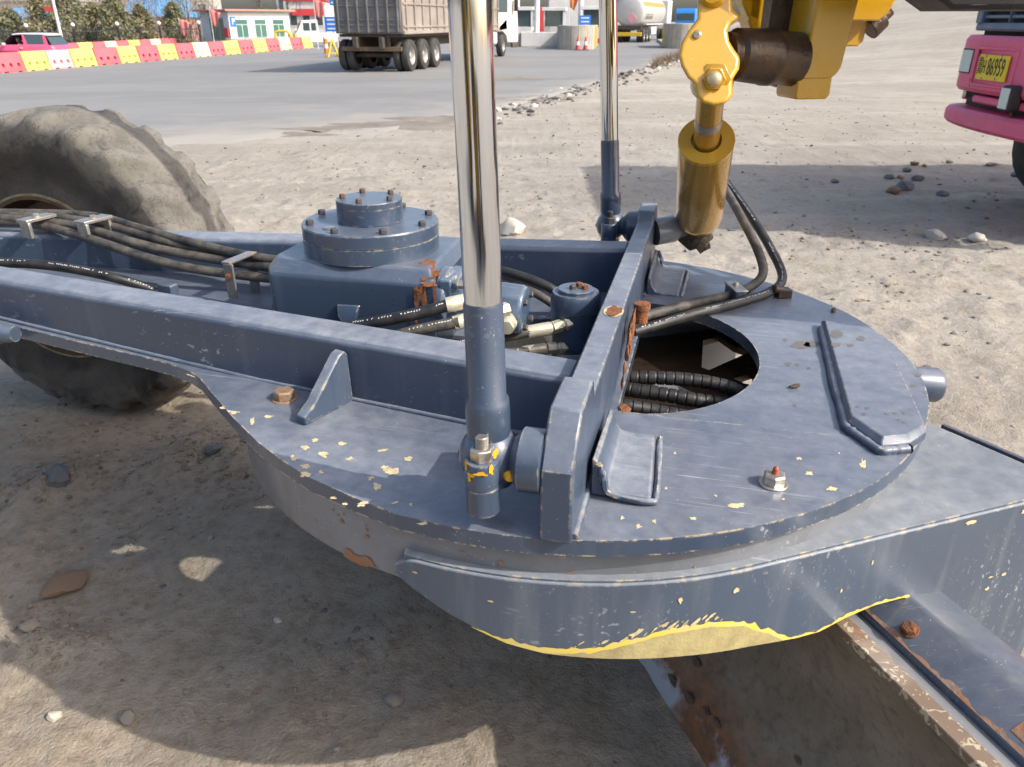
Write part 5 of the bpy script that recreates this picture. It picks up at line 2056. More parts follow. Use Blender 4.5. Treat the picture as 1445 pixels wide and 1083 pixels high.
def part_box(name, parent, c, s, mat, bevel=0.02, rot=None):
    b_ = B()
    box(b_, Vector(c), s, rot)
    return finish(name, b_, mat, parent, 30, bevel)


def loft(name, parent, sections, mat, bevel=0.0, angle=35):
    """sections: list of rings of 3D points with equal counts"""
    b_ = B()
    rr = [[b_.verts.new(p) for p in s] for s in sections]
    n = len(rr[0])
    for i in range(len(rr) - 1):
        for j in range(n):
            k = (j + 1) % n
            b_.faces.new((rr[i][j], rr[i][k], rr[i + 1][k], rr[i + 1][j]))
    b_.faces.new(rr[0][::-1])
    b_.faces.new(rr[-1])
    return finish(name, b_, mat, parent, angle, bevel)


# ---- dump trailer and its tractor: local +X is its heading
rw = on_road(578, 101)
hd = Vector((0.233, 0.972, 0)).normalized()
truck = empty('semi_truck', (rw.x, rw.y, rw.z), math.atan2(hd.y, hd.x), 'grey high-sided dump trailer truck driving away on the road', 'truck')
# wheels sit on the right side (local -Y); the body is 2.5 m wide to the left
TRG = simple('weathered_trailer_grey', (0.30, 0.255, 0.215), 0.75, second=(0.19, 0.165, 0.145), scale=1.2)
TRD = simple('trailer_rear_shade_grey', (0.16, 0.155, 0.155), 0.75, second=(0.10, 0.097, 0.095), scale=1.5)  # darker than the sides: the rear face's shade is put into this paint
part_box('trailer_side', truck, (5.9, -0.06 + 0.03, 2.35), (12.9, 0.06, 2.3), TRG)
part_box('trailer_side', truck, (5.9, 2.38, 2.35), (12.9, 0.06, 2.3), TRG)
part_box('trailer_front', truck, (12.3, 1.17, 2.35), (0.06, 2.3, 2.3), TRG)
part_box('trailer_floor', truck, (5.9, 1.17, 1.14), (12.7, 2.3, 0.10), DARKM)
gate = part_box('tailgate', truck, (-0.56, 1.17, 2.33), (0.06, 2.34, 2.26), TRD)
for i in range(7):
    part_box('gate_rib', gate, (-0.615, 0.10 + 0.357 * i, 2.33), (0.06, 0.06, 2.2), TRD, 0.008)
for z in (1.28, 1.46, 1.62, 2.05, 2.6):
    part_box('gate_rail', gate, (-0.600, 1.17, z), (0.035, 2.3, 0.05), TRD, 0.008)
for i in range(16):
    part_box('side_rib', truck, (-0.25 + 0.82 * i, -0.085, 2.35), (0.07, 0.06, 2.28), TRG, 0.008)
for z in (1.42, 2.12, 3.0):
    part_box('side_rail', truck, (5.9, -0.078, z), (12.8, 0.045, 0.07), TRG, 0.008)
part_box('side_sill', truck, (5.9, -0.07, 1.24), (12.9, 0.08, 0.12), TRG, 0.01)
for y in (0.70, 1.65):
    part_box('chassis_rail', truck, (5.0, y, 0.92), (11.5, 0.14, 0.36), DARKM, 0.01)
bar = part_box('rear_bumper', truck, (-0.45, 1.17, 0.72), (0.10, 2.2, 0.14), simple('rusty_bumper', (0.16, 0.11, 0.07), 0.8, vary=0.4, scale=6), 0.01)
for y in (0.55, 1.8):
    part_box('bumper_bracket', truck, (-0.42, y, 0.95), (0.12, 0.12, 0.5), DARKM, 0.01)
for x in (0.05, 1.38, 2.70):
    road_wheel(truck, (x, 0.0, 0.51), 0.51, 0.26, -1, True)
    road_wheel(truck, (x, 2.32, 0.51), 0.51, 0.26, 1, True)
    b_ = B()
    cyl(b_, (x, 0.2, 0.51), (x, 2.1, 0.51), 0.08, seg=12)
    finish('axle', b_, DARKM, truck)
for x in (8.2, 9.5):
    road_wheel(truck, (x, 0.0, 0.51), 0.51, 0.26, -1, True)
road_wheel(truck, (12.9, -0.02, 0.50), 0.50, 0.30, -1)
road_wheel(truck, (12.9, 2.30, 0.50), 0.50, 0.30, 1)
CABW = simple('dusty_white_cab', (0.62, 0.57, 0.50), 0.45, vary=0.15, scale=1.5)
cabp = [(12.35, 0.95), (12.35, 3.3), (13.7, 3.3), (14.35, 2.2), (14.42, 1.3), (14.42, 0.62), (13.55, 0.62), (13.45, 0.95), (13.2, 1.12), (12.65, 1.12), (12.45, 0.95)]
b_ = B()
slab(b_, cabp, z0=-0.04, z1=2.36, fn=lambda x, y, z: V3((x, z, y)))
cab = finish('cab', b_, CABW, truck, 30, 0.05)
yaw = R(-24)
cab.rotation_euler = (0, 0, yaw)
piv = V3((12.9, 0.4, 0))
cab.location = piv - rotz(yaw).to_3x3() @ piv
part_box('side_window', cab, (13.15, -0.050, 2.35), (0.75, 0.02, 0.75), GLASS, 0.02)
part_box('mirror', cab, (14.0, -0.22, 2.3), (0.12, 0.2, 0.55), BLACK, 0.03)
part_box('step', cab, (14.05, -0.05, 0.5), (0.4, 0.12, 0.22), DARKM, 0.02)
part_box('fuel_tank', truck, (11.2, 0.15, 0.85), (1.3, 0.55, 0.55), GREYW, 0.08)

# ---- pink car with a white roof, driving left behind the barriers
cp = column(42, 41.5)
car = empty('small_car', (cp.x, cp.y, cp.z), R(176), 'small pink hatchback with a white roof driving behind the barriers', 'car')
PINKC = simple('pink_car_paint', (0.62, 0.10, 0.20), 0.25, vary=0.08)


def car_section(x, zb, zt, w, ct=0.12):
    return [V3((x, -w, zb + 0.10)), V3((x, -w * 0.96, zb)), V3((x, w * 0.96, zb)), V3((x, w, zb + 0.10)), V3((x, w, zt - ct)), V3((x, w * 0.92, zt)), V3((x, -w * 0.92, zt)), V3((x, -w, zt - ct))]


loft('body', car, [car_section(-1.88, 0.30, 0.80, 0.72), car_section(-1.75, 0.22, 0.92, 0.82), car_section(-1.2, 0.20, 0.96, 0.85), car_section(0.6, 0.20, 0.94, 0.85), car_section(1.25, 0.20, 0.90, 0.84), car_section(1.72, 0.22, 0.80, 0.80), car_section(1.90, 0.30, 0.66, 0.68)], PINKC, 0.03)
gh = [(-1.70, 0.93), (-1.45, 1.38), (0.20, 1.41), (0.92, 0.93)]
for (x0, z0, x1, z1) in ((0.92, 0.93, 0.24, 1.41), (-1.70, 0.93, -1.47, 1.38)):
    loft('windscreen' if x0 > 0 else 'rear_window', car, [[V3((x0, sg * 0.69, z0)), V3((x0 - 0.03, sg * 0.69, z0)), V3((x1 - 0.03, sg * 0.60, z1)), V3((x1, sg * 0.60, z1))] for sg in (-1, 1)], GLASS)
SEATM = simple('dark_seat', (0.03, 0.03, 0.032), 0.8)
for sg in (1, -1):
    for (xa, xb) in ((-1.42, -0.44), (-0.36, 0.80)):
        if sg > 0 and xb > 0:
            continue                                     # the driver's window is wound down
        loft('side_window', car, [[V3((x, sg * 0.705, 0.93)), V3((x, sg * 0.690, 0.93)), V3((x2, sg * 0.61, 1.41)), V3((x2, sg * 0.625, 1.41))] for x, x2 in ((xa, xa + 0.08 if xa < -1 else xa), (xb, xb if xb < 0 else 0.2))], GLASS)
    part_box('seat', car, (-0.35, sg * 0.34, 1.05), (0.16, 0.42, 0.50), SEATM, 0.05)
loft('roof', car, [[V3((x, -w, z - 0.05)), V3((x, w, z - 0.05)), V3((x, w * 0.9, z)), V3((x, -w * 0.9, z))] for x, w, z in ((-1.62, 0.58, 1.40), (-1.2, 0.63, 1.45), (-0.2, 0.64, 1.46), (0.28, 0.60, 1.42))], WHITE, 0.015)
for sg in (1, -1):
    for (x0, x1) in ((-1.52, -1.40), (-0.46, -0.36)):
        loft('pillar', car, [[V3((x0 - 0.05, sg * 0.715, 0.93)), V3((x1 + 0.05, sg * 0.715, 0.93)), V3((x1 + 0.05, sg * 0.70, 0.93)), V3((x0 - 0.05, sg * 0.70, 0.93))], [V3((x0 + 0.08, sg * 0.645, 1.40)), V3((x1 + 0.08, sg * 0.645, 1.40)), V3((x1 + 0.08, sg * 0.62, 1.40)), V3((x0 + 0.08, sg * 0.62, 1.40))]], PINKC)
    for x in (-1.22, 1.18):
        road_wheel(car, (x, sg * 0.74, 0.30), 0.30, 0.19, sg, seg=24)
    part_box('door_handle', car, (-0.25, sg * 0.862, 0.80), (0.16, 0.03, 0.03), WHITE, 0.008)
    mr = part_box('wing_mirror', car, (0.55, sg * 0.93, 0.98), (0.12, 0.16, 0.11), WHITE, 0.03)
    part_box('headlight', car, (1.80, sg * 0.55, 0.68), (0.12, 0.24, 0.16), LAMP, 0.03)
part_box('side_stripe', car, (-0.1, 0.858, 0.62), (2.2, 0.01, 0.10), simple('dark_red_trim', (0.35, 0.02, 0.05), 0.4), 0.002)

# ---- the driver: head and shoulders in the side window
driver = empty('person', car.matrix_basis @ V3((0.05, 0.46, 0.50)), R(176), 'person with dark hair and a light top at the wheel of the pink car', 'person')
b_ = B()
rings_ = [(0.0, 0.15, 0.11), (0.20, 0.17, 0.115), (0.36, 0.19, 0.11), (0.44, 0.17, 0.085), (0.475, 0.06, 0.055), (0.53, 0.052, 0.055), (0.56, 0.062, 0.075), (0.62, 0.074, 0.092), (0.68, 0.076, 0.096), (0.73, 0.062, 0.08), (0.765, 0.03, 0.04)]
sec = []
for z, wy, wx in rings_:
    fx = 0.02 if z > 0.5 else 0.0
    sec.append([V3((fx + wx * math.cos(t) + (0.018 if (z in (0.62,) and abs(math.sin(t)) < 0.1 and math.cos(t) > 0) else 0), wy * math.sin(t), z)) for t in (2 * math.pi * i / 20 for i in range(20))])
loft('body', driver, sec, simple('skin', (0.50, 0.32, 0.24), 0.6, vary=0.1), 0, 70)
loft('top', driver, [[V3((p.x * 1.06, p.y * 1.06, p.z)) for p in s] for s in sec[:4]] + [[V3((p.x * 1.03, p.y * 1.03, p.z - 0.012)) for p in sec[4]]], simple('pale_cloth', (0.6, 0.57, 0.55), 0.9), 0, 70)
b_ = B()
uvsphere(b_, V3((0.0, 0, 0.66)), 0.105, 20, 12, (1.0, 0.92, 1.15))
for v in b_.verts:
    if v.co.x > 0.03 and v.co.z < 0.72:
        v.co.x = 0.03
    if v.co.z < 0.62:
        v.co.z -= 0.10
finish('hair', b_, simple('dark_hair', (0.02, 0.016, 0.014), 0.6), driver, 70)
b_ = B()
tube(b_, catmull([V3((0.02, 0.17, 0.40)), V3((0.14, 0.22, 0.22)), V3((0.34, 0.14, 0.34))], 8), 0.045, 10, radii=[0.052 - 0.02 * i / 16 for i in range(17)])
finish('sleeve', b_, bpy.data.materials['pale_cloth'], driver, 70)

# ---- iron fence with globe lamps on every second post
fA, fB = column(-25, 52.0), column(285, 60.0)
fd = fB - fA
flen = fd.length
fence = empty('iron_fence', (fA.x, fA.y, fA.z), math.atan2(fd.y, fd.x), 'dark iron railing fence with globe lamps before the evergreen trees', 'fence')
npost = 11
fz = (fB.z - fA.z) / flen
for i in range(npost):
    x = flen * i / (npost - 1)
    b_ = B()
    lathe(b_, V3((x, 0, fz * x)), V3((x, 0, fz * x + 1.75)), [(0, .06), (.9, .05), (.92, .07), (.96, .07), (1, .03)], 8)
    po = finish('post', b_, IRON, fence)
    if i % 2 == 0:
        b_ = B()
        uvsphere(b_, V3((x, 0, fz * x + 1.86)), 0.13, 14, 10)
        finish('globe_lamp', b_, WHITE, po, 60)
for z in (0.25, 1.45):
    part_box('rail', fence, (flen / 2, 0, fz * flen / 2 + z), (flen, 0.04, 0.05), IRON, 0.0, Matrix.Rotation(-math.atan(fz), 4, 'Y'))
b_ = B()
nb = int(flen / 0.14)
for i in range(nb):
    x = flen * (i + 0.5) / nb
    lathe(b_, V3((x, 0, fz * x + 0.12)), V3((x, 0, fz * x + 1.66)), [(0, .012), (.93, .012), (.94, .02), (1, .002)], 5)
bars = finish('railing_bars', b_, IRON, fence)
bars['kind'] = 'stuff'
part_box('plinth', fence, (flen / 2, 0, fz * flen / 2 + 0.05), (flen, 0.25, 0.3), CONC, 0.0, Matrix.Rotation(-math.atan(fz), 4, 'Y'))

# ---- trees
def leaf_mat(name, a, b_):
    m = NT(name)
    g = m.n('ShaderNodeObjectInfo')
    nz = m.noise(1.7, 3)
    m.set(color=m.mix(m.ramp(nz, 0.35, 0.65), a, b_), rough=0.7)
    m.b.inputs['Specular IOR Level'].default_value = 0.2
    return m.m


LEAF1 = leaf_mat('olive_evergreen_needles', (0.15, 0.14, 0.075), (0.24, 0.215, 0.13))
LEAF2 = leaf_mat('dusty_green_needles', (0.125, 0.13, 0.07), (0.21, 0.20, 0.12))
BARK = simple('bark', (0.12, 0.09, 0.065), 0.9, vary=0.4, scale=6)


def evergreen(p, h, w, mat, label, seed, n=3000):
    r_ = random.Random(seed)
    t = empty('evergreen_tree', p, 0, label, 'tree', 'evergreens behind the fence')
    b_ = B()
    tube(b_, [V3((0, 0, -0.1)), V3((0.04, 0.02, h * 0.4)), V3((0, 0, h * 0.95))], 0.1, 7, radii=[0.11, 0.07, 0.015])
    for i in range(14):
        a, z = r_.random() * 6.28, h * (0.12 + 0.7 * r_.random())
        q = V3((0, 0, z))
        rr = w * (1 - z / h) ** 0.6 * 0.8
        tube(b_, [q, q + V3((math.cos(a) * rr, math.sin(a) * rr, 0.25))], 0.02, 5, radii=[0.03, 0.006])
    finish('trunk', b_, BARK, t, 60)
    b_ = B()
    for i in range(n):
        z = h * (0.06 + 0.94 * r_.random() ** 1.1)
        a = r_.random() * 6.28
        lim = w * min(1.0, 0.5 + 3.2 * (z / h)) * (1 - (z / h) ** 2.6) ** 0.7 + 0.04
        lim *= 0.80 + 0.95 * noise.noise(V3((math.cos(a) * 1.7 + seed, math.sin(a) * 1.7, z * 1.5))) + 0.2
        rr = lim * (0.35 + 0.65 * math.sqrt(r_.random()))
        c = V3((math.cos(a) * rr, math.sin(a) * rr, z))
        d1 = V3((r_.gauss(0, 1), r_.gauss(0, 1), r_.gauss(0.5, 0.8))).normalized()
        d2 = d1.cross(V3((r_.gauss(0, 1), r_.gauss(0, 1), r_.gauss(0, 1)))).normalized()
        L, W_ = r_.uniform(0.10, 0.26), r_.uniform(0.03, 0.08)
        vs = [b_.verts.new(c + d1 * L), b_.verts.new(c + d2 * W_), b_.verts.new(c - d1 * L * 0.6), b_.verts.new(c - d2 * W_)]
        b_.faces.new(vs)
    finish('crown', b_, mat, t, 180)
    return t


TREES = [(-12, 66, 2.9, 1.5, 0), (22, 64, 3.1, 1.5, 1), (66, 63, 3.9, 1.25, 0), (106, 64, 4.6, 1.45, 1), (140, 66, 3.4, 1.1, 0), (172, 64, 4.2, 1.15, 1), (205, 66, 3.2, 1.0, 0), (252, 68, 3.4, 0.95, 1)]
TL = ['broad low olive evergreen at the end of the fence', 'broad dusty evergreen behind the roof of the pink car', 'olive evergreen just beside the white lamp post', 'tallest dense green evergreen behind the iron fence', 'small olive evergreen next to the tallest one', 'upright dusty evergreen before the blue shed', 'thin olive evergreen standing before the blue roof', 'slim evergreen between the blue shed and the white booth']
for i, (px, yw, h, w, k) in enumerate(TREES):
    evergreen(column(px, yw), h, w, (LEAF1, LEAF2)[k], TL[i], 11 + i)


def bare_tree(p, h, label, seed, group='bare trees behind the booth'):
    r_ = random.Random(seed)
    t = empty('bare_tree', p, 0, label, 'tree', group)
    bt_, bb_ = B(), B()
    tube(bt_, [V3((0, 0, -0.1)), V3((0.05, 0, h * 0.3)), V3((0.1, 0.05, h * 0.7))], 0.1, 8, radii=[0.14, 0.11, 0.05])

    def grow(q, d, L, r0, depth):
        e = q + d * L
        tube(bb_, [q, q.lerp(e, 0.5) + V3((r_.gauss(0, .05), r_.gauss(0, .05), 0)) * L, e], r0, 5, radii=[r0, r0 * 0.8, r0 * 0.55])
        if depth == 0:
            return
        for _ in range(3):
            nd_ = (d + V3((r_.gauss(0, .55), r_.gauss(0, .55), r_.gauss(0.15, .3)))).normalized()
            grow(q.lerp(e, r_.uniform(0.5, 1)), nd_, L * r_.uniform(0.55, 0.8), r0 * 0.55, depth - 1)
    for i in range(9):
        z = h * (0.22 + 0.06 * i)
        a = i * 2.4
        grow(V3((0.07, 0.02, z)), V3((math.cos(a), math.sin(a), 0.9)).normalized(), h * 0.22, 0.04, 3)
    finish('trunk', bt_, BARK, t, 60)
    finish('crown', bb_, BARK, t, 60)


bare_tree(column(270, 84), 7.0, 'bare tree with dark twigs beside the booth end wall', 5)
bare_tree(column(372, 95), 8.0, 'bare tree rising behind the flat booth roof', 9)
bare_tree(column(205, 92), 6.5, 'bare tree in front of the blue shed', 12)
bare_tree(column(410, 100), 8.0, 'bare tree between the booth and the shop', 21)

# ---- grey-brown leafless thicket beyond the evergreens
b_ = B()
r_ = random.Random(77)
for i in range(9000):
    p = column(-40 + 350 * r_.random(), 74 + 14 * r_.random())
    z = 5.2 * r_.random() ** 1.3
    d = V3((r_.gauss(0, .45), r_.gauss(0, .45), 1)).normalized() * r_.uniform(0.5, 1.5)
    w = V3((r_.gauss(0, 1), r_.gauss(0, 1), 0)).normalized() * r_.uniform(0.012, 0.03)
    q = p + V3((0, 0, z))
    vs = [b_.verts.new(q - w), b_.verts.new(q + w), b_.verts.new(q + d)]
    b_.faces.new(vs)
tk_ = finish('bare_thicket', b_, simple('leafless_twigs', (0.22, 0.18, 0.14), 0.9, vary=0.35, scale=0.6), None, 180)
tag(tk_, 'grey-brown leafless thicket behind the evergreen trees', kind='stuff')

# ---- white lamp post
lp = column(92, 44.0)
b_ = B()
lathe(b_, V3((0, 0, 0)), V3((0, 0, 6.0)), [(0, .11), (.05, .11), (.05, .085), (1, .05)], 14)
post = finish('lamp_post', b_, WHITE, None, 40)
post.location = lp
tag(post, 'white street lamp post behind the barriers beside the pink car', 'lamp post')
b_ = B()
tube(b_, catmull([V3((0, 0, 5.9)), V3((0.3, 0, 6.4)), V3((1.3, 0, 6.6))], 6), 0.035, 8)
finish('lamp_arm', b_, WHITE, post)
b_ = B()
box(b_, V3((1.55, 0, 6.57)), (0.6, 0.22, 0.1))
finish('lamp_head', b_, GREYW, post, 30, 0.03)
b_ = B()
box(b_, V3((-0.28, -0.02, 2.55)), (0.5, 0.04, 0.22))
sgn_ = finish('pennant_board', b_, RED, post, 30, 0.01)

# ---- flat-roofed white booth building
bk_ = column(327, 72.0)
ang = R(47)
booth = empty('booth_building', bk_, ang, 'white flat-roofed booth building with a red fascia and three windows', 'building')
Lx, Ly, Hh = 5.9, 4.9, 2.72
part_box('wall', booth, (Lx / 2, 0.1, Hh / 2), (Lx, 0.2, Hh), WHITE, 0.01)
part_box('wall', booth, (0.1 - 0.004, Ly / 2 + 0.1, Hh / 2), (0.2, Ly - 0.2, Hh), simple('pale_blue_white_wall', (0.60, 0.62, 0.64), 0.7, vary=0.1), 0.01)
part_box('wall', booth, (Lx - 0.1, Ly / 2 + 0.1, Hh / 2), (0.2, Ly - 0.2, Hh), WHITE, 0.01)
part_box('wall', booth, (Lx / 2, Ly - 0.1 + 0.004, Hh / 2), (Lx - 0.4, 0.2, Hh), WHITE, 0.01)
rf = part_box('roof', booth, (Lx / 2, Ly / 2, Hh + 0.10), (Lx + 0.9, Ly + 0.9, 0.16), simple('terracotta_fascia', (0.50, 0.22, 0.17), 0.7, vary=0.2), 0.02)
for i in range(3):
    x = 1.15 + 1.78 * i
    wn_ = part_box('window', booth, (x, -0.004, 1.42), (1.18, 0.07, 1.50), WHITE, 0.01)
    for k in range(2):
        part_box('pane', wn_, (x - 0.28 + 0.56 * k, -0.040, 1.20), (0.50, 0.03, 0.98), GLASS_GREEN, 0.0)
    part_box('pane', wn_, (x, -0.040, 1.92), (1.06, 0.03, 0.36), GLASS_GREEN, 0.0)
    part_box('sill', wn_, (x, -0.06, 0.62), (1.35, 0.14, 0.07), WHITE, 0.01)
wd = part_box('window', booth, (-0.010, 2.1, 1.35), (0.07, 2.5, 1.9), GREYW, 0.01)
for k in range(3):
    part_box('pane', wd, (-0.045, 1.28 + 0.82 * k, 1.35), (0.03, 0.74, 1.7), GLASS_GREEN, 0.0)
part_box('base_band', booth, (Lx / 2, -0.012, 0.22), (Lx + 0.05, 0.06, 0.44), GREYW, 0.01)
sg_ = part_box('blue_sign', booth, (0.35, -0.05, 1.95), (0.5, 0.05, 0.75), SIGN_BLUE, 0.01)
part_box('sign_mark', sg_, (0.29, -0.08, 1.95), (0.07, 0.01, 0.5), WHITE, 0.0)
part_box('sign_mark', sg_, (0.42, -0.08, 2.08), (0.18, 0.01, 0.22), WHITE, 0.0)
part_box('notice_board', booth, (-0.10, 0.6, 1.1), (0.08, 0.9, 0.7), RED, 0.01)


def flag(px, yw, top, mat, label):
    p = column(px, yw)
    b_ = B()
    cyl(b_, V3((0, 0, 0)), V3((0, 0, top)), 0.025, 0.02, 8)
    f = finish('flagpole', b_, WHITE, None, 40)
    f.location = p
    tag(f, label, 'flag', 'red flags by the road')
    b_ = B()
    W_, H_ = 0.75, 1.0
    g_ = [[b_.verts.new(V3((0.02 + W_ * (i / 8) * (0.45 + 0.55 * (j / 8)), 0.12 * math.sin(i * 1.1 + j * 0.5) * i / 8, top - 0.05 - H_ * (1 - j / 8) - 0.25 * (i / 8)))) for j in range(9)] for i in range(9)]
    for i in range(8):
        for j in range(8):
            b_.faces.new((g_[i][j], g_[i + 1][j], g_[i + 1][j + 1], g_[i][j + 1]))
    o = finish('cloth', b_, mat, f, 80)
    md = o.modifiers.new('thickness', 'SOLIDIFY')
    md.thickness = 0.01


FLAGM = simple('faded_red_flag', (0.62, 0.20, 0.18), 0.8, vary=0.15)
flag(303, 62, 2.8, FLAGM, 'faded red flag standing before the booth end wall')
flag(258, 62, 2.2, FLAGM, 'low faded red flag at the end of the iron fence')
flag(449, 58, 3.2, FLAGM, 'limp red flag beside the white minitruck')
flag(802, 64, 3.6, simple('red_orange_flag', (0.65, 0.22, 0.08), 0.8), 'orange red flag on a pole above the striped island nose')

# ---- blue roofed shed and shop rows far behind
def simple_building(name, px0, px1, yw, h, wallm, roofm, label, windows=0, depth=6.0, roofh=0.25, pitched=False):
    a, b_ = column(px0, yw), column(px1, yw)
    w = (b_ - a).length
    o = empty(name, ((a + b_) / 2), math.atan2((b_ - a).y, (b_ - a).x), label, 'building')
    part_box('wall', o, (0, depth / 2, h / 2), (w, depth, h), wallm, 0.02)
    if pitched:
        bb = B()
        prof_ = [(-0.4, h), (depth / 2, h + roofh), (depth + 0.4, h), (depth + 0.4, h - 0.12), (-0.4, h - 0.12)]
        slab(bb, prof_, z0=-w / 2 - 0.3, z1=w / 2 + 0.3, fn=lambda x, y, z: V3((z, x, y + 0.003)))
        finish('roof', bb, roofm, o, 20)
    else:
        part_box('roof', o, (0, depth / 2, h + roofh / 2), (w + 0.5, depth + 0.5, roofh), roofm, 0.02)
    for i in range(windows):
        x = -w / 2 + w * (i + 0.5) / windows
        wi = part_box('window', o, (x, -0.02, h * 0.52), (w / windows * 0.6, 0.08, h * 0.42), GREYW, 0.0)
        part_box('pane', wi, (x, -0.065, h * 0.52), (w / windows * 0.5, 0.03, h * 0.34), GLASS, 0.0)
    return o


ROOFB = simple('blue_sheet_roof', (0.10, 0.33, 0.62), 0.5, vary=0.15, scale=1)
simple_building('blue_roofed_shed', 182, 246, 100, 2.9, simple('pale_red_wall', (0.50, 0.24, 0.20), 0.8), ROOFB, 'low shed with a bright blue sheet roof behind the fence', 0, 8, 2.6, True)
simple_building('blue_roofed_shed', 8, 48, 120, 2.6, GREYW, ROOFB, 'distant shed with a blue roof beyond the broad evergreens', 0, 8, 1.6, True)
shop = simple_building('roadside_shop', 408, 462, 112, 4.4, GREYW, RED, 'grey roadside shop with a red sign board behind the minitruck', 3, 7, 0.3)
part_box('sign_board', shop, (0.3, -0.25, 3.1), (4.2, 0.12, 0.8), RED, 0.01)
simple_building('far_building', 395, 470, 150, 11, simple('pale_block_wall', (0.48, 0.50, 0.53), 0.8), GREYW, 'pale tall block far behind the roadside shop', 6, 8, 0.3)
simple_building('far_building', -60, 120, 170, 6, simple('dun_wall', (0.34, 0.29, 0.24), 0.9), CONC, 'long dun wall far beyond the evergreen trees', 0, 8, 0.3)
simple_building('far_building', 120, 300, 190, 8.5, simple('buff_wall', (0.44, 0.40, 0.36), 0.9), CONC, 'buff block far behind the blue shed', 9, 8, 0.3)

# ---- striped bollards, guard hoop and stands near the white minitruck
def striped_nose(px, yw, w, h, ln, label, group):
    p = column(px, yw)
    o = empty('island_nose', p, R(90 - 8), label, 'crash barrier', group)
    # half-round concrete nose: stripes are separate painted panels standing 4 mm proud
    n = 14
    arcp = [(-math.cos(math.pi * i / n - math.pi / 2) * w / 2 * 1.0, math.sin(math.pi * i / n - math.pi / 2) * w / 2) for i in range(n + 1)]
    b_ = B()
    slab(b_, arcp + [(ln, w / 2), (ln, -w / 2)], z0=0, z1=h, fn=lambda x, y, z: V3((x, y, z - (0.06 if False else 0))))
    finish('nose', b_, CONC, o, 30, 0.03)
    for k in range(0, n, 2):
        b_ = B()
        a0, a1 = math.pi * k / n - math.pi / 2, math.pi * (k + 2) / n - math.pi / 2
        rr = w / 2 + 0.004
        pa, pb = (-math.cos(a0) * rr, math.sin(a0) * rr), (-math.cos(a1) * rr, math.sin(a1) * rr)
        pc, pd_ = (-math.cos(a1) * (rr - 0.02), math.sin(a1) * (rr - 0.02)), (-math.cos(a0) * (rr - 0.02), math.sin(a0) * (rr - 0.02))
        slab(b_, [pa, pb, pc, pd_], z0=0.03, z1=h - 0.06)
        finish('stripe', b_, STRIPE_Y if (k // 2) % 2 == 0 else STRIPE_K, o, 30)
    for k in range(int(ln / 0.35)):
        for sg in (1, -1):
            part_box('stripe', o, (0.18 + 0.35 * k, sg * (w / 2 + 0.002), h / 2), (0.35, 0.02, h - 0.1), STRIPE_Y if k % 2 else STRIPE_K, 0.0)
    return o


striped_nose(812, 52, 2.3, 1.35, 5.0, 'tall rounded black and yellow island nose of the middle toll lane', 'toll island noses')
striped_nose(962, 54, 2.2, 1.45, 5.0, 'striped island nose beside the tanker cab', 'toll island noses')
striped_nose(727, 58, 2.0, 0.95, 5.0, 'low striped island nose beside the white tractor cab', 'toll island noses')
striped_nose(333, 60, 1.4, 0.75, 6.0, 'low striped wedge before the booth building', 'toll island noses')


def cone(px, yw, label):
    p = column(px, yw)
    o = empty('traffic_cone', p, 0, label, 'traffic cone', 'cones before the toll island')
    part_box('base', o, (0, 0, 0.02), (0.4, 0.4, 0.04), BLACK, 0.01)
    b_ = B()
    lathe(b_, V3((0, 0, 0.04)), V3((0, 0, 0.75)), [(0, .15), (1, .03)], 16)
    c_ = finish('cone', b_, RED, o)
    b_ = B()
    lathe(b_, V3((0, 0, 0.28)), V3((0, 0, 0.48)), [(0, .117), (1, .082)], 16, caps=False)
    finish('white_band', b_, WHITE, c_)


cone(815, 50.3, 'traffic cone before the striped nose, farther from the tanker')
cone(826, 50.3, 'traffic cone before the striped nose, nearer to the tanker')


def road_sign(px, yw, z, w, h, mat, label, marks=3):
    p = column(px, yw)
    b_ = B()
    cyl(b_, V3((0, 0, 0)), V3((0, 0, z + h / 2)), 0.035, seg=10)
    o = finish('road_sign', b_, GREYW, None)
    o.location = p
    tag(o, label, 'sign')
    bd_ = part_box('board', o, (0, -0.05, z), (w, 0.03, h), mat, 0.01)
    for k in range(marks):
        part_box('marking', bd_, (0, -0.068, z - h * 0.3 + h * 0.6 * k / max(1, marks - 1)), (w * 0.7, 0.006, h * 0.09), WHITE, 0.0)


road_sign(824, 56, 1.55, 0.75, 0.75, SIGN_BLUE, 'small square blue lane sign on the toll island')
road_sign(473, 47, 1.55, 0.85, 0.75, SIGN_BLUE, 'blue board sign beside the dump trailer tail')
road_sign(477, 60, 3.2, 0.65, 0.9, SIGN_BLUE, 'tall blue sign above the board sign by the trailer', 2)

# yellow folding stand and striped post beside the dump trailer
p = column(470, 43.0)
st_ = empty('folding_stand', p, R(20), 'yellow triangular folding stand beside the dump trailer', 'warning stand')
for (x0, y0, x1, y1) in ((-0.28, -0.2, 0, 0), (0.28, -0.2, 0, 0), (-0.28, 0.25, 0, 0), (0.28, 0.25, 0, 0)):
    b_ = B()
    cyl(b_, V3((x0, y0, 0)), V3((x1, y1, 0.82)), 0.05, seg=8)
    finish('leg', b_, STRIPE_Y, st_)
part_box('crossbar', st_, (0, -0.15, 0.2), (0.46, 0.05, 0.06), STRIPE_Y, 0.01)
p = column(461, 43.5)
b_ = B()
cyl(b_, V3((0, 0, 0)), V3((0, 0, 0.95)), 0.11, seg=14)
o = finish('striped_bollard', b_, WHITE, None)
o.location = p
tag(o, 'orange and white banded bollard beside the yellow folding stand', 'bollard')
for z in (0.3, 0.75):
    b_ = B()
    cyl(b_, V3((0, 0, z - 0.12)), V3((0, 0, z + 0.12)), 0.115, seg=14)
    finish('orange_band', b_, ORANGE, o)
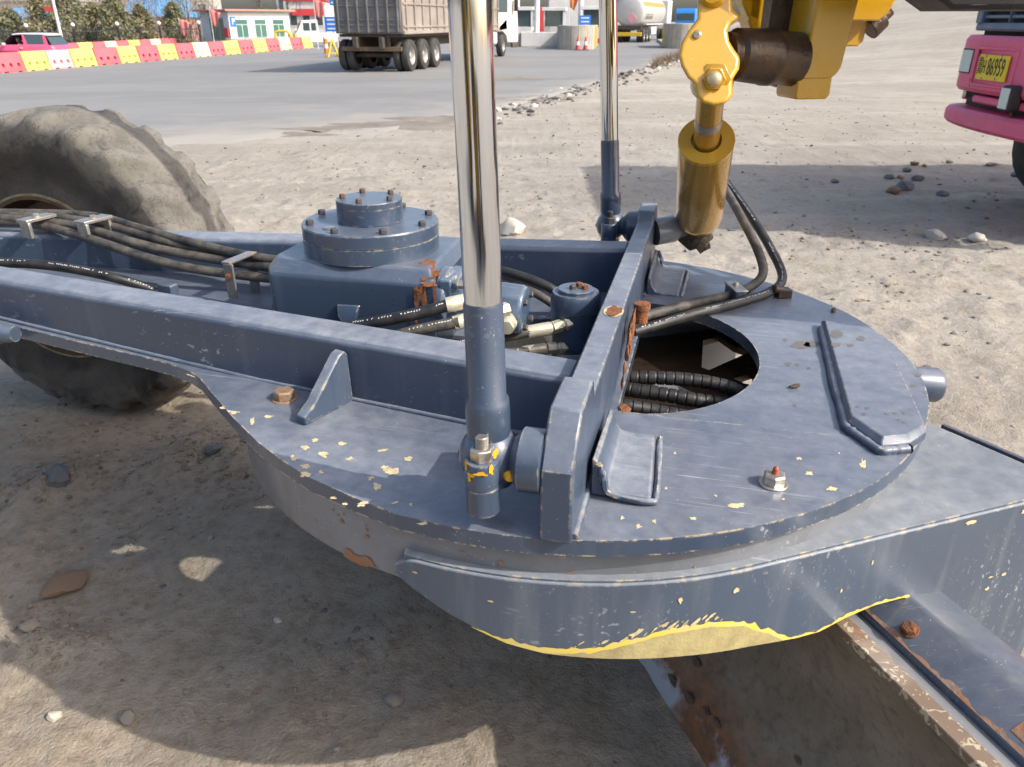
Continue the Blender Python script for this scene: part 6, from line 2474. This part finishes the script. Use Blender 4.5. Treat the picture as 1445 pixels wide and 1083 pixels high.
for px, lb in ((411, 'yellow and black bollard standing next to the guard hoop'), (418, 'yellow and black bollard, second from the guard hoop')):
    p = column(px, 62)
    b_ = B()
    cyl(b_, V3((0, 0, 0)), V3((0, 0, 1.0)), 0.12, seg=14)
    o = finish('striped_bollard', b_, STRIPE_Y, None)
    o.location = p
    tag(o, lb, 'bollard', 'bollards by the guard hoop')
    b_ = B()
    cyl(b_, V3((0, 0, 0.4)), V3((0, 0, 0.65)), 0.125, seg=14)
    finish('black_band', b_, STRIPE_K, o)
p = column(400, 62)
b_ = B()
tube(b_, catmull([V3((-0.5, 0, 0)), V3((-0.5, 0, 0.9)), V3((-0.35, 0, 1.15)), V3((0.35, 0, 1.15)), V3((0.5, 0, 0.9)), V3((0.5, 0, 0))], 6), 0.09, 10)
o = finish('guard_hoop', b_, STRIPE_Y, None, 60)
o.location = p
tag(o, 'yellow steel guard hoop at the corner of the booth', 'guard rail')

# ---- white minitruck
p = column(446, 66)
van = empty('minitruck', p, R(200), 'white minitruck parked behind the barriers', 'truck')
b_ = B()
slab(b_, [(-1.6, 0.35), (0.4, 0.35), (1.0, 0.35), (1.55, 0.38), (1.62, 0.9), (1.45, 1.05), (1.0, 1.85), (-0.15, 1.9), (-0.2, 0.95), (-1.6, 0.95)], z0=-0.8, z1=0.8, fn=lambda x, y, z: V3((x, z, y)))
finish('body', b_, WHITE, van, 30, 0.04)
for sg in (1, -1):
    for k, (x0, x1) in enumerate(((0.45, 0.95), (-0.1, 0.35))):
        part_box('side_window', van, ((x0 + x1) / 2, sg * 0.805, 1.42), (x1 - x0, 0.02, 0.55), GLASS, 0.01)
    for x in (1.0, -1.0):
        road_wheel(van, (x, sg * 0.70, 0.30), 0.30, 0.18, sg, seg=20)
    part_box('headlight', van, (1.62, sg * 0.55, 0.78), (0.06, 0.3, 0.2), LAMP, 0.02)
part_box('windscreen', van, (1.27, 0, 1.45), (0.03, 1.4, 0.72), GLASS, 0.01, Matrix.Rotation(R(-29), 4, 'Y'))
part_box('bumper', van, (1.63, 0, 0.48), (0.12, 1.6, 0.2), GREYW, 0.03)

# ---- toll booths, columns and vehicles beyond
def toll_booth(px, yw, label):
    p = column(px, yw)
    o = empty('toll_booth', p, R(-6), label, 'toll booth', 'toll booths')
    part_box('base', o, (0, 0, 0.6), (1.5, 2.4, 1.2), GREYW, 0.02)
    part_box('glass_storey', o, (0, 0, 1.75), (1.42, 2.32, 1.1), GLASS, 0.0)
    for sx in (-0.73, 0.73):
        for sy in (-1.18, 1.18):
            part_box('corner_post', o, (sx, sy, 1.75), (0.09, 0.09, 1.1), WHITE, 0.01)
    part_box('roof', o, (0, 0, 2.42), (1.8, 2.7, 0.24), WHITE, 0.02)
    part_box('red_band', o, (0, -1.21, 0.35), (1.52, 0.03, 0.3), RED, 0.0)


toll_booth(738, 64, 'toll booth behind the low striped nose and tractor cab')
toll_booth(782, 66, 'toll booth with a white column beside it')
toll_booth(836, 60, 'toll booth standing on the middle striped island')
toll_booth(1000, 64, 'toll booth glimpsed behind the yellow ball cap')
for i, (px, yw, lb) in enumerate(((757, 60, 'white canopy column between two toll booths'), (818, 62, 'white canopy column rising from the middle toll island'), (1052, 66, 'white canopy column glimpsed beside the yellow saddle lug'), (730, 70, 'pale canopy column behind the tractor cab mirror'))):
    p = column(px, yw)
    b_ = B()
    lathe(b_, V3((0, 0, 0)), V3((0, 0, 5.5)), [(0, .5), (.05, .45), (.16, .2), (1, .18)], 16)
    o = finish('canopy_column', b_, WHITE, None, 40)
    o.location = p
    tag(o, lb, 'column', 'toll canopy columns')
# kerbed concrete islands
for px, yw in ((745, 62), (812, 60), (966, 62)):
    p = column(px, yw)
    b_ = B()
    box(b_, V3((0, 0, 0.08)), (2.1, 14, 0.16))
    o = finish('toll_island', b_, CONC, None, 30, 0.03)
    o.location = p + V3((0, 4.5, 0))
    o.rotation_euler = (0, 0, R(-8))
    tag(o, kind='structure')
# low white wall with posts between the noses
a, b2 = column(735, 57), column(800, 57)
wl = empty('low_wall', (a + b2) / 2, 0, 'low pale concrete wall beside the middle striped nose', 'wall')
part_box('wall', wl, (0, 0, 0.45), ((b2 - a).length, 0.3, 0.9), GREYW, 0.03)

# red lorry beyond the toll booths
p = column(770, 82)
lr = empty('red_lorry', p, R(180), 'red lorry with a grey box seen beyond the toll booths', 'truck')
b_ = B()
slab(b_, [(0, 0.7), (2.0, 0.6), (2.1, 1.3), (1.9, 2.7), (0, 2.8)], z0=-1.2, z1=1.2, fn=lambda x, y, z: V3((x, z, y)))
finish('cab', b_, RED, lr, 30, 0.05)
part_box('side_window', lr, (1.2, 1.21, 2.1), (0.8, 0.02, 0.6), GLASS, 0.0)
part_box('cargo_box', lr, (-3.2, 0, 2.3), (6.0, 2.4, 2.6), GREYW, 0.03)
part_box('chassis', lr, (-2.5, 0, 0.85), (8, 1.0, 0.25), DARKM, 0.0)
part_box('side_guard', lr, (-3.0, 1.15, 0.75), (4.4, 0.06, 0.5), PLASTIC_PINK, 0.0)
for x in (1.1, -4.0, -5.2):
    for sg in (1, -1):
        road_wheel(lr, (x, sg * 1.05, 0.5), 0.5, 0.28, sg, seg=20)

# ---- road tanker: local +X is its heading
p = on_road(892, 60.5)
tk = empty('road_tanker', p, math.atan2(0.94, 0.34), 'grey road tanker with an orange band leaving through the toll lane', 'truck')
TANK = simple('dull_tank_grey', (0.50, 0.48, 0.45), 0.4, 0.2, vary=0.12, scale=1)
b_ = B()
pr_ = [(0, 0.2), (0.0, 0.9), (0.012, 1.12), (0.03, 1.2), (0.97, 1.2), (0.99, 1.1), (1, 0.8), (1, 0.2)]
lathe(b_, V3((0, 0.4, 2.3)), V3((10.5, 0.4, 2.3)), pr_, 40)
tkb = finish('tank', b_, TANK, tk, 35)
b_ = B()
lathe(b_, V3((0.4, 0.4, 2.3)), V3((10.1, 0.4, 2.3)), [(0, 1.206), (1, 1.206)], 40, caps=False)
for f in list(b_.faces):
    c = f.calc_center_median()
    if not (2.62 < c.z < 2.98):
        b_.faces.remove(f)
finish('orange_band', b_, ORANGE, tkb, 60)
b_ = B()
for k in range(5):                                       # painted characters, a few strokes each
    x = 1.5 + k * 0.62
    for (dx, dz, w_, h_) in ((0, 0.14, .36, .05), (0, -0.02, .36, .05), (0, -0.16, .30, .05), (-0.02, 0, .05, .40), (0.12, -0.1, .05, .2)):
        yy = 0.4 - math.sqrt(max(0, 1.212 ** 2 - (1.95 + dz - 2.3) ** 2))
        box(b_, V3((x + dx, yy, 1.95 + dz)), (w_, 0.02, h_))
finish('tank_lettering', b_, STRIPE_K, tkb)
part_box('chassis', tk, (5.2, 0.4, 1.0), (10.4, 1.0, 0.22), DARKM, 0.01)
part_box('rear_bumper', tk, (-0.15, 0.4, 0.62), (0.12, 2.3, 0.28), STRIPE_Y, 0.02)
part_box('rear_lamp_panel', tk, (-0.05, 0.4, 1.12), (0.14, 2.2, 0.3), DARKM, 0.02)
part_box('hazard_plate', tk, (-0.03, 0.15, 1.8), (0.05, 0.6, 0.6), PLASTIC_PINK, 0.01, Matrix.Rotation(R(45), 4, 'X'))
part_box('side_locker', tk, (5.0, -0.62, 0.85), (2.2, 0.35, 0.6), GREYW, 0.03)
part_box('walkway', tk, (5.5, -0.7, 1.35), (8.5, 0.3, 0.08), GREYW, 0.01)
for x in (1.0, 2.3, 3.6, 10.2):
    road_wheel(tk, (x, -0.65, 0.5), 0.5, 0.28, -1, True)
    road_wheel(tk, (x, 1.45, 0.5), 0.5, 0.28, 1, True)
part_box('cab', tk, (12.6, 0.4, 2.0), (2.0, 2.4, 2.7), WHITE, 0.08)
road_wheel(tk, (12.8, -0.65, 0.5), 0.5, 0.28, -1)
road_wheel(tk, (12.8, 1.45, 0.5), 0.5, 0.28, 1)

# blue lorry coming through further away
p = column(965, 105)
bl = empty('blue_lorry', p, R(255), 'bright blue lorry cab approaching far beyond the tanker', 'truck')
BLU = simple('bright_blue_cab', (0.03, 0.22, 0.60), 0.4, vary=0.1)
b_ = B()
slab(b_, [(-2.0, 0.6), (0.0, 0.6), (0.15, 1.2), (0.05, 2.6), (-0.2, 3.0), (-2.0, 3.0)], z0=-1.2, z1=1.2, fn=lambda x, y, z: V3((x, z, y)))
finish('cab', b_, BLU, bl, 30, 0.05)
part_box('windscreen', bl, (0.10, 0, 2.05), (0.06, 2.1, 0.8), GLASS, 0.0)
part_box('grille', bl, (0.16, 0, 1.1), (0.05, 1.6, 0.5), DARKM, 0.0)
for sg in (1, -1):
    road_wheel(bl, (-0.8, sg * 1.05, 0.5), 0.5, 0.28, sg, seg=20)
part_box('load_bed', bl, (-5.2, 0, 1.9), (6, 2.4, 2.2), BLU, 0.03)
# ---- the pink off-road lorry beside the yard: local +X is its heading (towards the left of the yard)
LX, LYn, LYf = 4.08, 5.38, 7.88
lorry = empty('dump_lorry', (LX, (LYn + LYf) / 2, 0.0), math.pi, 'pink dump lorry with a slate grille and yellow number plate', 'truck')
PINK = worn_paint('sun_bleached_pink_paint', (0.64, 0.085, 0.17), chip=(0.6, 0.45, 0.42), chips=0.80, dust=0.12, dust_sheen_col=(0.5, 0.34, 0.34), rough=0.5, edge=0.2, fade=1.2, coat=0.1, scratch=0.1)
GRIL = simple('slate_plastic', (0.13, 0.165, 0.22), 0.5, vary=0.2)
PANEL = simple('pale_blue_panel', (0.42, 0.50, 0.55), 0.45, vary=0.12)
HWID = 1.25                       # local +Y is the near side, -Y the far side


def front_curve(y, bow=0.10, corner=0.22):
    """how far the front stands back from X=0 towards the corners"""
    k = abs(y) / HWID
    return -bow * k * k - (corner * ((k - 0.80) / 0.20) ** 2 if k > 0.80 else 0)


ys = [-HWID + 2 * HWID * i / 30 for i in range(31)]


def bumper_band(name, z0, z1, x_out, depth, mat, parent, ylim=HWID, round_=0.03, dip=None, corner=0.22):
    secs = []
    for y in ys:
        if abs(y) > ylim:
            continue
        f = x_out + front_curve(y, corner=corner)
        dz = dip(y) if dip else 0.0
        secs.append([V3((f - depth, y, z0 + dz)), V3((f - round_, y, z0 + dz)), V3((f, y, z0 + round_ + dz)), V3((f, y, z1 - round_)), V3((f - round_, y, z1)), V3((f - depth, y, z1))])
    return loft(name, parent, secs, mat, 0, 40)


bump = bumper_band('bumper', 0.975, 1.37, 0.0, 0.16, PINK, lorry)
bump['label'] = 'sun-bleached pink bumper with recessed lamps and number plate'
lip = bumper_band('bumper_lip', 0.725, 0.885, 0.05, 0.34, PINK, lorry, dip=lambda y: 0.05 * (abs(y) / HWID) ** 4)
mid_ = bumper_band('bumper_step', 0.905, 0.955, -0.02, 0.14, PINK, lorry, ylim=0.72, round_=0.012)
part_box('black_gap_fill', lorry, (-0.26, 0, 0.94), (0.10, 2.1, 0.16), BLACK, 0.0)  # black box filling the gap between bumper and lip
for y in (-1.17, 1.17):
    part_box('lip_bracket', lorry, (-0.30, y, 0.95), (0.12, 0.06, 0.12), PINK, 0.01)
part_box('lip_foot_plate', lorry, (-0.34, -0.95, 0.905), (0.16, 0.36, 0.03), PINK, 0.01)
part_box('tow_hook', lorry, (-0.13, -0.92, 0.955), (0.06, 0.05, 0.07), ZINC, 0.01)
def face_patch(name, parent, y0, y1, z0, z1, out, thick, mat):
    secs = []
    for i in range(9):
        y = y0 + (y1 - y0) * i / 8
        f = front_curve(y) + out
        secs.append([V3((f - thick, y, z0)), V3((f, y, z0)), V3((f, y, z1)), V3((f - thick, y, z1))])
    return loft(name, parent, secs, mat, 0, 40)


for sg in (-1, 1):
    hl = face_patch('headlight', lorry, sg * 1.07, sg * 0.80, 1.10, 1.275, 0.004, 0.03, DARKM)
    face_patch('lens', hl, sg * 1.06, sg * 0.81, 1.11, 1.265, 0.008, 0.008, LAMP)
for (y, z) in ((-0.68, 1.255), (-0.62, 1.10), (-0.74, 1.045), (0.62, 1.10), (0.68, 1.255)):
    part_box('bumper_slot', bump, (front_curve(y) + 0.0005, y, z), (0.012, 0.018, 0.06), simple('deep_pink_recess', (0.22, 0.02, 0.05), 0.6) if 'deep_pink_recess' not in bpy.data.materials else bpy.data.materials['deep_pink_recess'], 0.004, Matrix.Rotation(R(15), 4, 'X'))
# number plate in its shallow frame
py_ = -0.37
fx_ = front_curve(py_)
for (yy, zz, w_, h_) in ((py_, 1.285, 0.60, 0.02), (py_, 1.035, 0.60, 0.02), (py_ - 0.30, 1.16, 0.02, 0.27), (py_ + 0.30, 1.16, 0.02, 0.27)):
    part_box('plate_frame', bump, (fx_ + 0.004, yy, zz), (0.022, w_, h_), PINK, 0.006)
plate_o = part_box('number_plate', lorry, (fx_ + 0.020, py_, 1.16), (0.012, 0.44, 0.17), simple('plate_yellow', (0.80, 0.56, 0.01), 0.4, vary=0.1, scale=12), 0.002)
plate_o['label'] = 'bent yellow number plate reading 86959'


def text_part(txt, size, M, mat, parent, name, sx=1.0):
    cu = bpy.data.curves.new(name, 'FONT')
    cu.body = txt
    cu.size = size
    cu.align_x = 'CENTER'
    cu.align_y = 'CENTER'
    cu.extrude = 0.0015
    cu.resolution_u = 3
    tmp = bpy.data.objects.new(name + '_curve', cu)
    COL.objects.link(tmp)
    bpy.context.view_layer.update()
    me = bpy.data.meshes.new_from_object(tmp.evaluated_get(bpy.context.evaluated_depsgraph_get()))
    bpy.data.objects.remove(tmp)
    me.transform(M @ Matrix.Diagonal((sx, 1, 1, 1)))
    me.materials.clear()
    me.materials.append(mat)
    o = bpy.data.objects.new(name, me)
    COL.objects.link(o)
    o.parent = parent
    return o


PLM = Matrix.Translation((fx_ + 0.0275, py_, 1.16)) @ Matrix(((0, 0, 1, 0), (1, 0, 0, 0), (0, 1, 0, 0), (0, 0, 0, 1)))
PLK = simple('plate_black', (0.02, 0.02, 0.015), 0.5)
text_part('86959', 0.165, PLM @ Matrix.Translation((0.055, 0, 0)), PLK, plate_o, 'plate_characters', 0.62)
text_part('冀H', 0.13, PLM @ Matrix.Translation((-0.155, 0, 0)), PLK, plate_o, 'plate_characters', 0.55)
b_ = B()
for (y, z, s) in ((py_ + 0.10, 1.235, .02), (py_ + 0.08, 1.09, .012), (py_ - 0.12, 1.235, .012), (py_ - 0.12, 1.085, .010)):
    cyl(b_, V3((fx_ + 0.02, y, z)), V3((fx_ + 0.034, y, z)), s * 0.7, seg=8)
finish('plate_bolts', b_, ZINC, plate_o)
# auxiliary lamp on the lip
fl_ = part_box('fog_lamp', lorry, (0.03, 0.02, 0.98), (0.10, 0.15, 0.17), BLACK, 0.02)
part_box('lens', fl_, (0.084, 0.02, 0.98), (0.012, 0.115, 0.135), LAMP, 0.004)
part_box('lamp_stalk', fl_, (-0.02, 0.02, 0.90), (0.03, 0.03, 0.08), DARKM, 0.0)
# grille
part_box('grille_well', lorry, (-0.22, 0, 1.55), (0.06, 1.96, 0.36), BLACK, 0.0)
gr = bumper_band('grille_frame', 1.66, 1.78, -0.06, 0.10, GRIL, lorry, ylim=1.0, round_=0.02)
bumper_band('grille_rail', 1.40, 1.455, -0.05, 0.12, GRIL, gr, ylim=1.0, round_=0.015)
for z in (1.495, 1.545, 1.595):
    bumper_band('grille_slat', z - 0.010, z + 0.012, -0.075, 0.07, GRIL, gr, ylim=0.92, round_=0.005)
for y in (-0.45, -0.20, 0.20, 0.45):
    part_box('grille_bar', gr, (-0.085 + front_curve(y), y, 1.555), (0.05, 0.008, 0.20), GRIL, 0.0)
for y in (-0.96, 0.96):
    part_box('grille_side', gr, (-0.10 + front_curve(y), y, 1.56), (0.12, 0.09, 0.22), GRIL, 0.01)
# raised emblem strokes on the grille
b_ = B()
for (y0, z0, y1, z1, w_) in ((-0.135, 1.545, -0.085, 1.645, .018), (-0.035, 1.545, -0.085, 1.645, .018), (-0.115, 1.575, -0.055, 1.575, .016), (-0.005, 1.545, -0.005, 1.645, .022), (0.04, 1.565, 0.13, 1.565, .02), (0.04, 1.625, 0.13, 1.625, .02), (0.04, 1.56, 0.04, 1.63, .02), (0.13, 1.56, 0.13, 1.63, .02)):
    a = V3((-0.058, y0, z0))
    c = V3((-0.058, y1, z1))
    d_ = (c - a)
    n_ = V3((0, -d_.z, d_.y)).normalized() * w_ / 2
    vs = []
    for p_ in (a - n_, a + n_, c + n_, c - n_):
        vs.append((p_, p_ + V3((0.02, 0, 0))))
    f0 = [b_.verts.new(q[0]) for q in vs]
    f1 = [b_.verts.new(q[1]) for q in vs]
    b_.faces.new(f0[::-1])
    b_.faces.new(f1)
    for i in range(4):
        j = (i + 1) % 4
        b_.faces.new((f0[i], f0[j], f1[j], f1[i]))
finish('emblem', b_, GRIL, gr, 30)
for sg in (-1, 1):
    secs = []
    for (y, back) in ((1.00, 0.10), (1.10, 0.13), (1.17, 0.19), (1.19, 0.34)):
        f = -back - 0.04
        secs.append([V3((f - 0.10, sg * y * 0.97, 1.40)), V3((f, sg * y, 1.40)), V3((f - 0.05, sg * y, 1.80)), V3((f - 0.15, sg * y * 0.97, 1.80))])
    loft('corner_panel', lorry, secs, PANEL, 0, 50)
    part_box('wheel_arch_edge', lorry, (-0.62, sg * 1.215, 1.58), (0.34, 0.05, 0.40), simple('tan_rubber_edge', (0.34, 0.25, 0.18), 0.8) if 'tan_rubber_edge' not in bpy.data.materials else bpy.data.materials['tan_rubber_edge'], 0.01)
# cab above, windscreen, body, chassis and wheels
b_ = B()
slab(b_, [(-0.22, 1.80), (-0.28, 2.25), (-0.50, 3.05), (-0.75, 3.25), (-1.95, 3.25), (-1.95, 1.15), (-1.3, 1.15), (-1.15, 1.36), (-0.65, 1.36), (-0.40, 1.80)], z0=-1.19, z1=1.19, fn=lambda x, y, z: V3((x, z, y)))
cabo = finish('cab', b_, PINK, lorry, 30, 0.05)
part_box('windscreen', cabo, (-0.375, 0, 2.58), (0.03, 2.05, 0.62), GLASS, 0.01, Matrix.Rotation(R(-17.4), 4, 'Y'))
for sg in (-1, 1):
    part_box('side_window', cabo, (-1.15, sg * 1.195, 2.45), (0.85, 0.02, 0.6), GLASS, 0.01)
part_box('front_chassis', lorry, (-1.2, 0, 1.05), (2.0, 0.9, 0.35), DARKM, 0.02)
part_box('chassis', lorry, (-5.0, 0, 1.05), (7.0, 0.9, 0.3), DARKM, 0.02)
part_box('dump_body', lorry, (-5.4, 0, 2.45), (6.2, 2.46, 2.1), PINK, 0.05)
for i in range(7):
    for sg in (1, -1):
        part_box('body_rib', lorry, (-2.7 - 0.9 * i, sg * 1.26, 2.25), (0.10, 0.08, 1.7), PINK, 0.01)
for x in (-1.35, -5.6, -7.0):
    for sg in (1, -1):
        road_wheel(lorry, (x, sg * 1.0, 0.56), 0.56, 0.32, sg, x < -2)
b_ = B()
cyl(b_, V3((-1.35, -0.9, 0.60)), V3((-1.35, 0.9, 0.60)), 0.10, seg=12)
finish('axle', b_, DARKM, lorry)

# everything above the lip is stretched a little to the lorry's tall off-road nose
KZ = 1.17
for ch in lorry.children:
    if not ch.name.startswith(('wheel', 'axle', 'bumper_lip')):
        ch.scale.z = KZ
        ch.location.z = 0.86 * (1 - KZ) + 0.03

# ------------------------------------------------------------------ yellow wheel loader parked behind the viewpoint (seen mirrored in the chrome)
loader = empty('wheel_loader', (-1.2, -4.6, 0.0), 0.0, 'yellow wheel loader parked across the yard, mirrored in the chrome rods', 'wheel loader')
LY_ = YELLOW
part_box('rear_frame', loader, (-1.9, 0, 1.15), (2.6, 1.5, 0.8), LY_, 0.05)
b_ = B()
slab(b_, [(-3.5, 1.2), (-3.55, 2.0), (-3.2, 2.35), (-1.2, 2.45), (-1.2, 1.2)], z0=-0.85, z1=0.85, fn=lambda x, y, z: V3((x, z, y)))
hood = finish('engine_hood', b_, LY_, loader, 30, 0.06)
for i in range(6):
    part_box('louvre', hood, (-2.9 + 0.25 * i, 0.86, 1.9), (0.12, 0.03, 0.6), BLACK, 0.0)
b_ = B()
slab(b_, [(-1.15, 1.5), (-1.15, 3.25), (0.05, 3.25), (0.45, 2.3), (0.45, 1.5)], z0=-0.75, z1=0.75, fn=lambda x, y, z: V3((x, z, y)))
cb = finish('cab', b_, LY_, loader, 30, 0.05)
for sg in (1, -1):
    part_box('side_window', cb, (-0.42, sg * 0.755, 2.65), (1.15, 0.03, 0.95), GLASS, 0.01)
    part_box('door_glass', cb, (-0.2, sg * 0.755, 1.85), (0.8, 0.03, 0.5), GLASS, 0.01)
    part_box('fender', loader, (-2.0, sg * 1.05, 1.62), (1.6, 0.5, 0.08), BLACK, 0.02)
part_box('front_frame', loader, (1.2, 0, 1.1), (1.7, 1.1, 0.9), LY_, 0.05)
for sg in (1, -1):
    for x in (-2.0, 1.3):
        road_wheel(loader, (x, sg * 1.05, 0.75), 0.75, 0.55, sg, False, LY_, 36)
    b_ = B()
    slab(b_, [(0.6, 1.9), (0.7, 2.15), (2.3, 1.35), (3.0, 0.75), (2.85, 0.55), (2.1, 1.05)], z0=sg * 0.48 - 0.06, z1=sg * 0.48 + 0.06, fn=lambda x, y, z: V3((x, z, y)))
    finish('lift_arm', b_, LY_, loader, 30, 0.02)
b_ = B()
bp = [(2.9, 0.15), (2.75, 0.6), (2.85, 1.1), (3.1, 1.25), (3.12, 1.2), (2.93, 1.05), (2.85, 0.6), (2.98, 0.22), (3.9, 0.12), (3.95, 0.06)]
slab(b_, bp, z0=-1.4, z1=1.4, fn=lambda x, y, z: V3((x, z, y)))
finish('bucket', b_, simple('scuffed_bucket_steel', (0.16, 0.12, 0.08), 0.6, 0.3, vary=0.4), loader, 30)
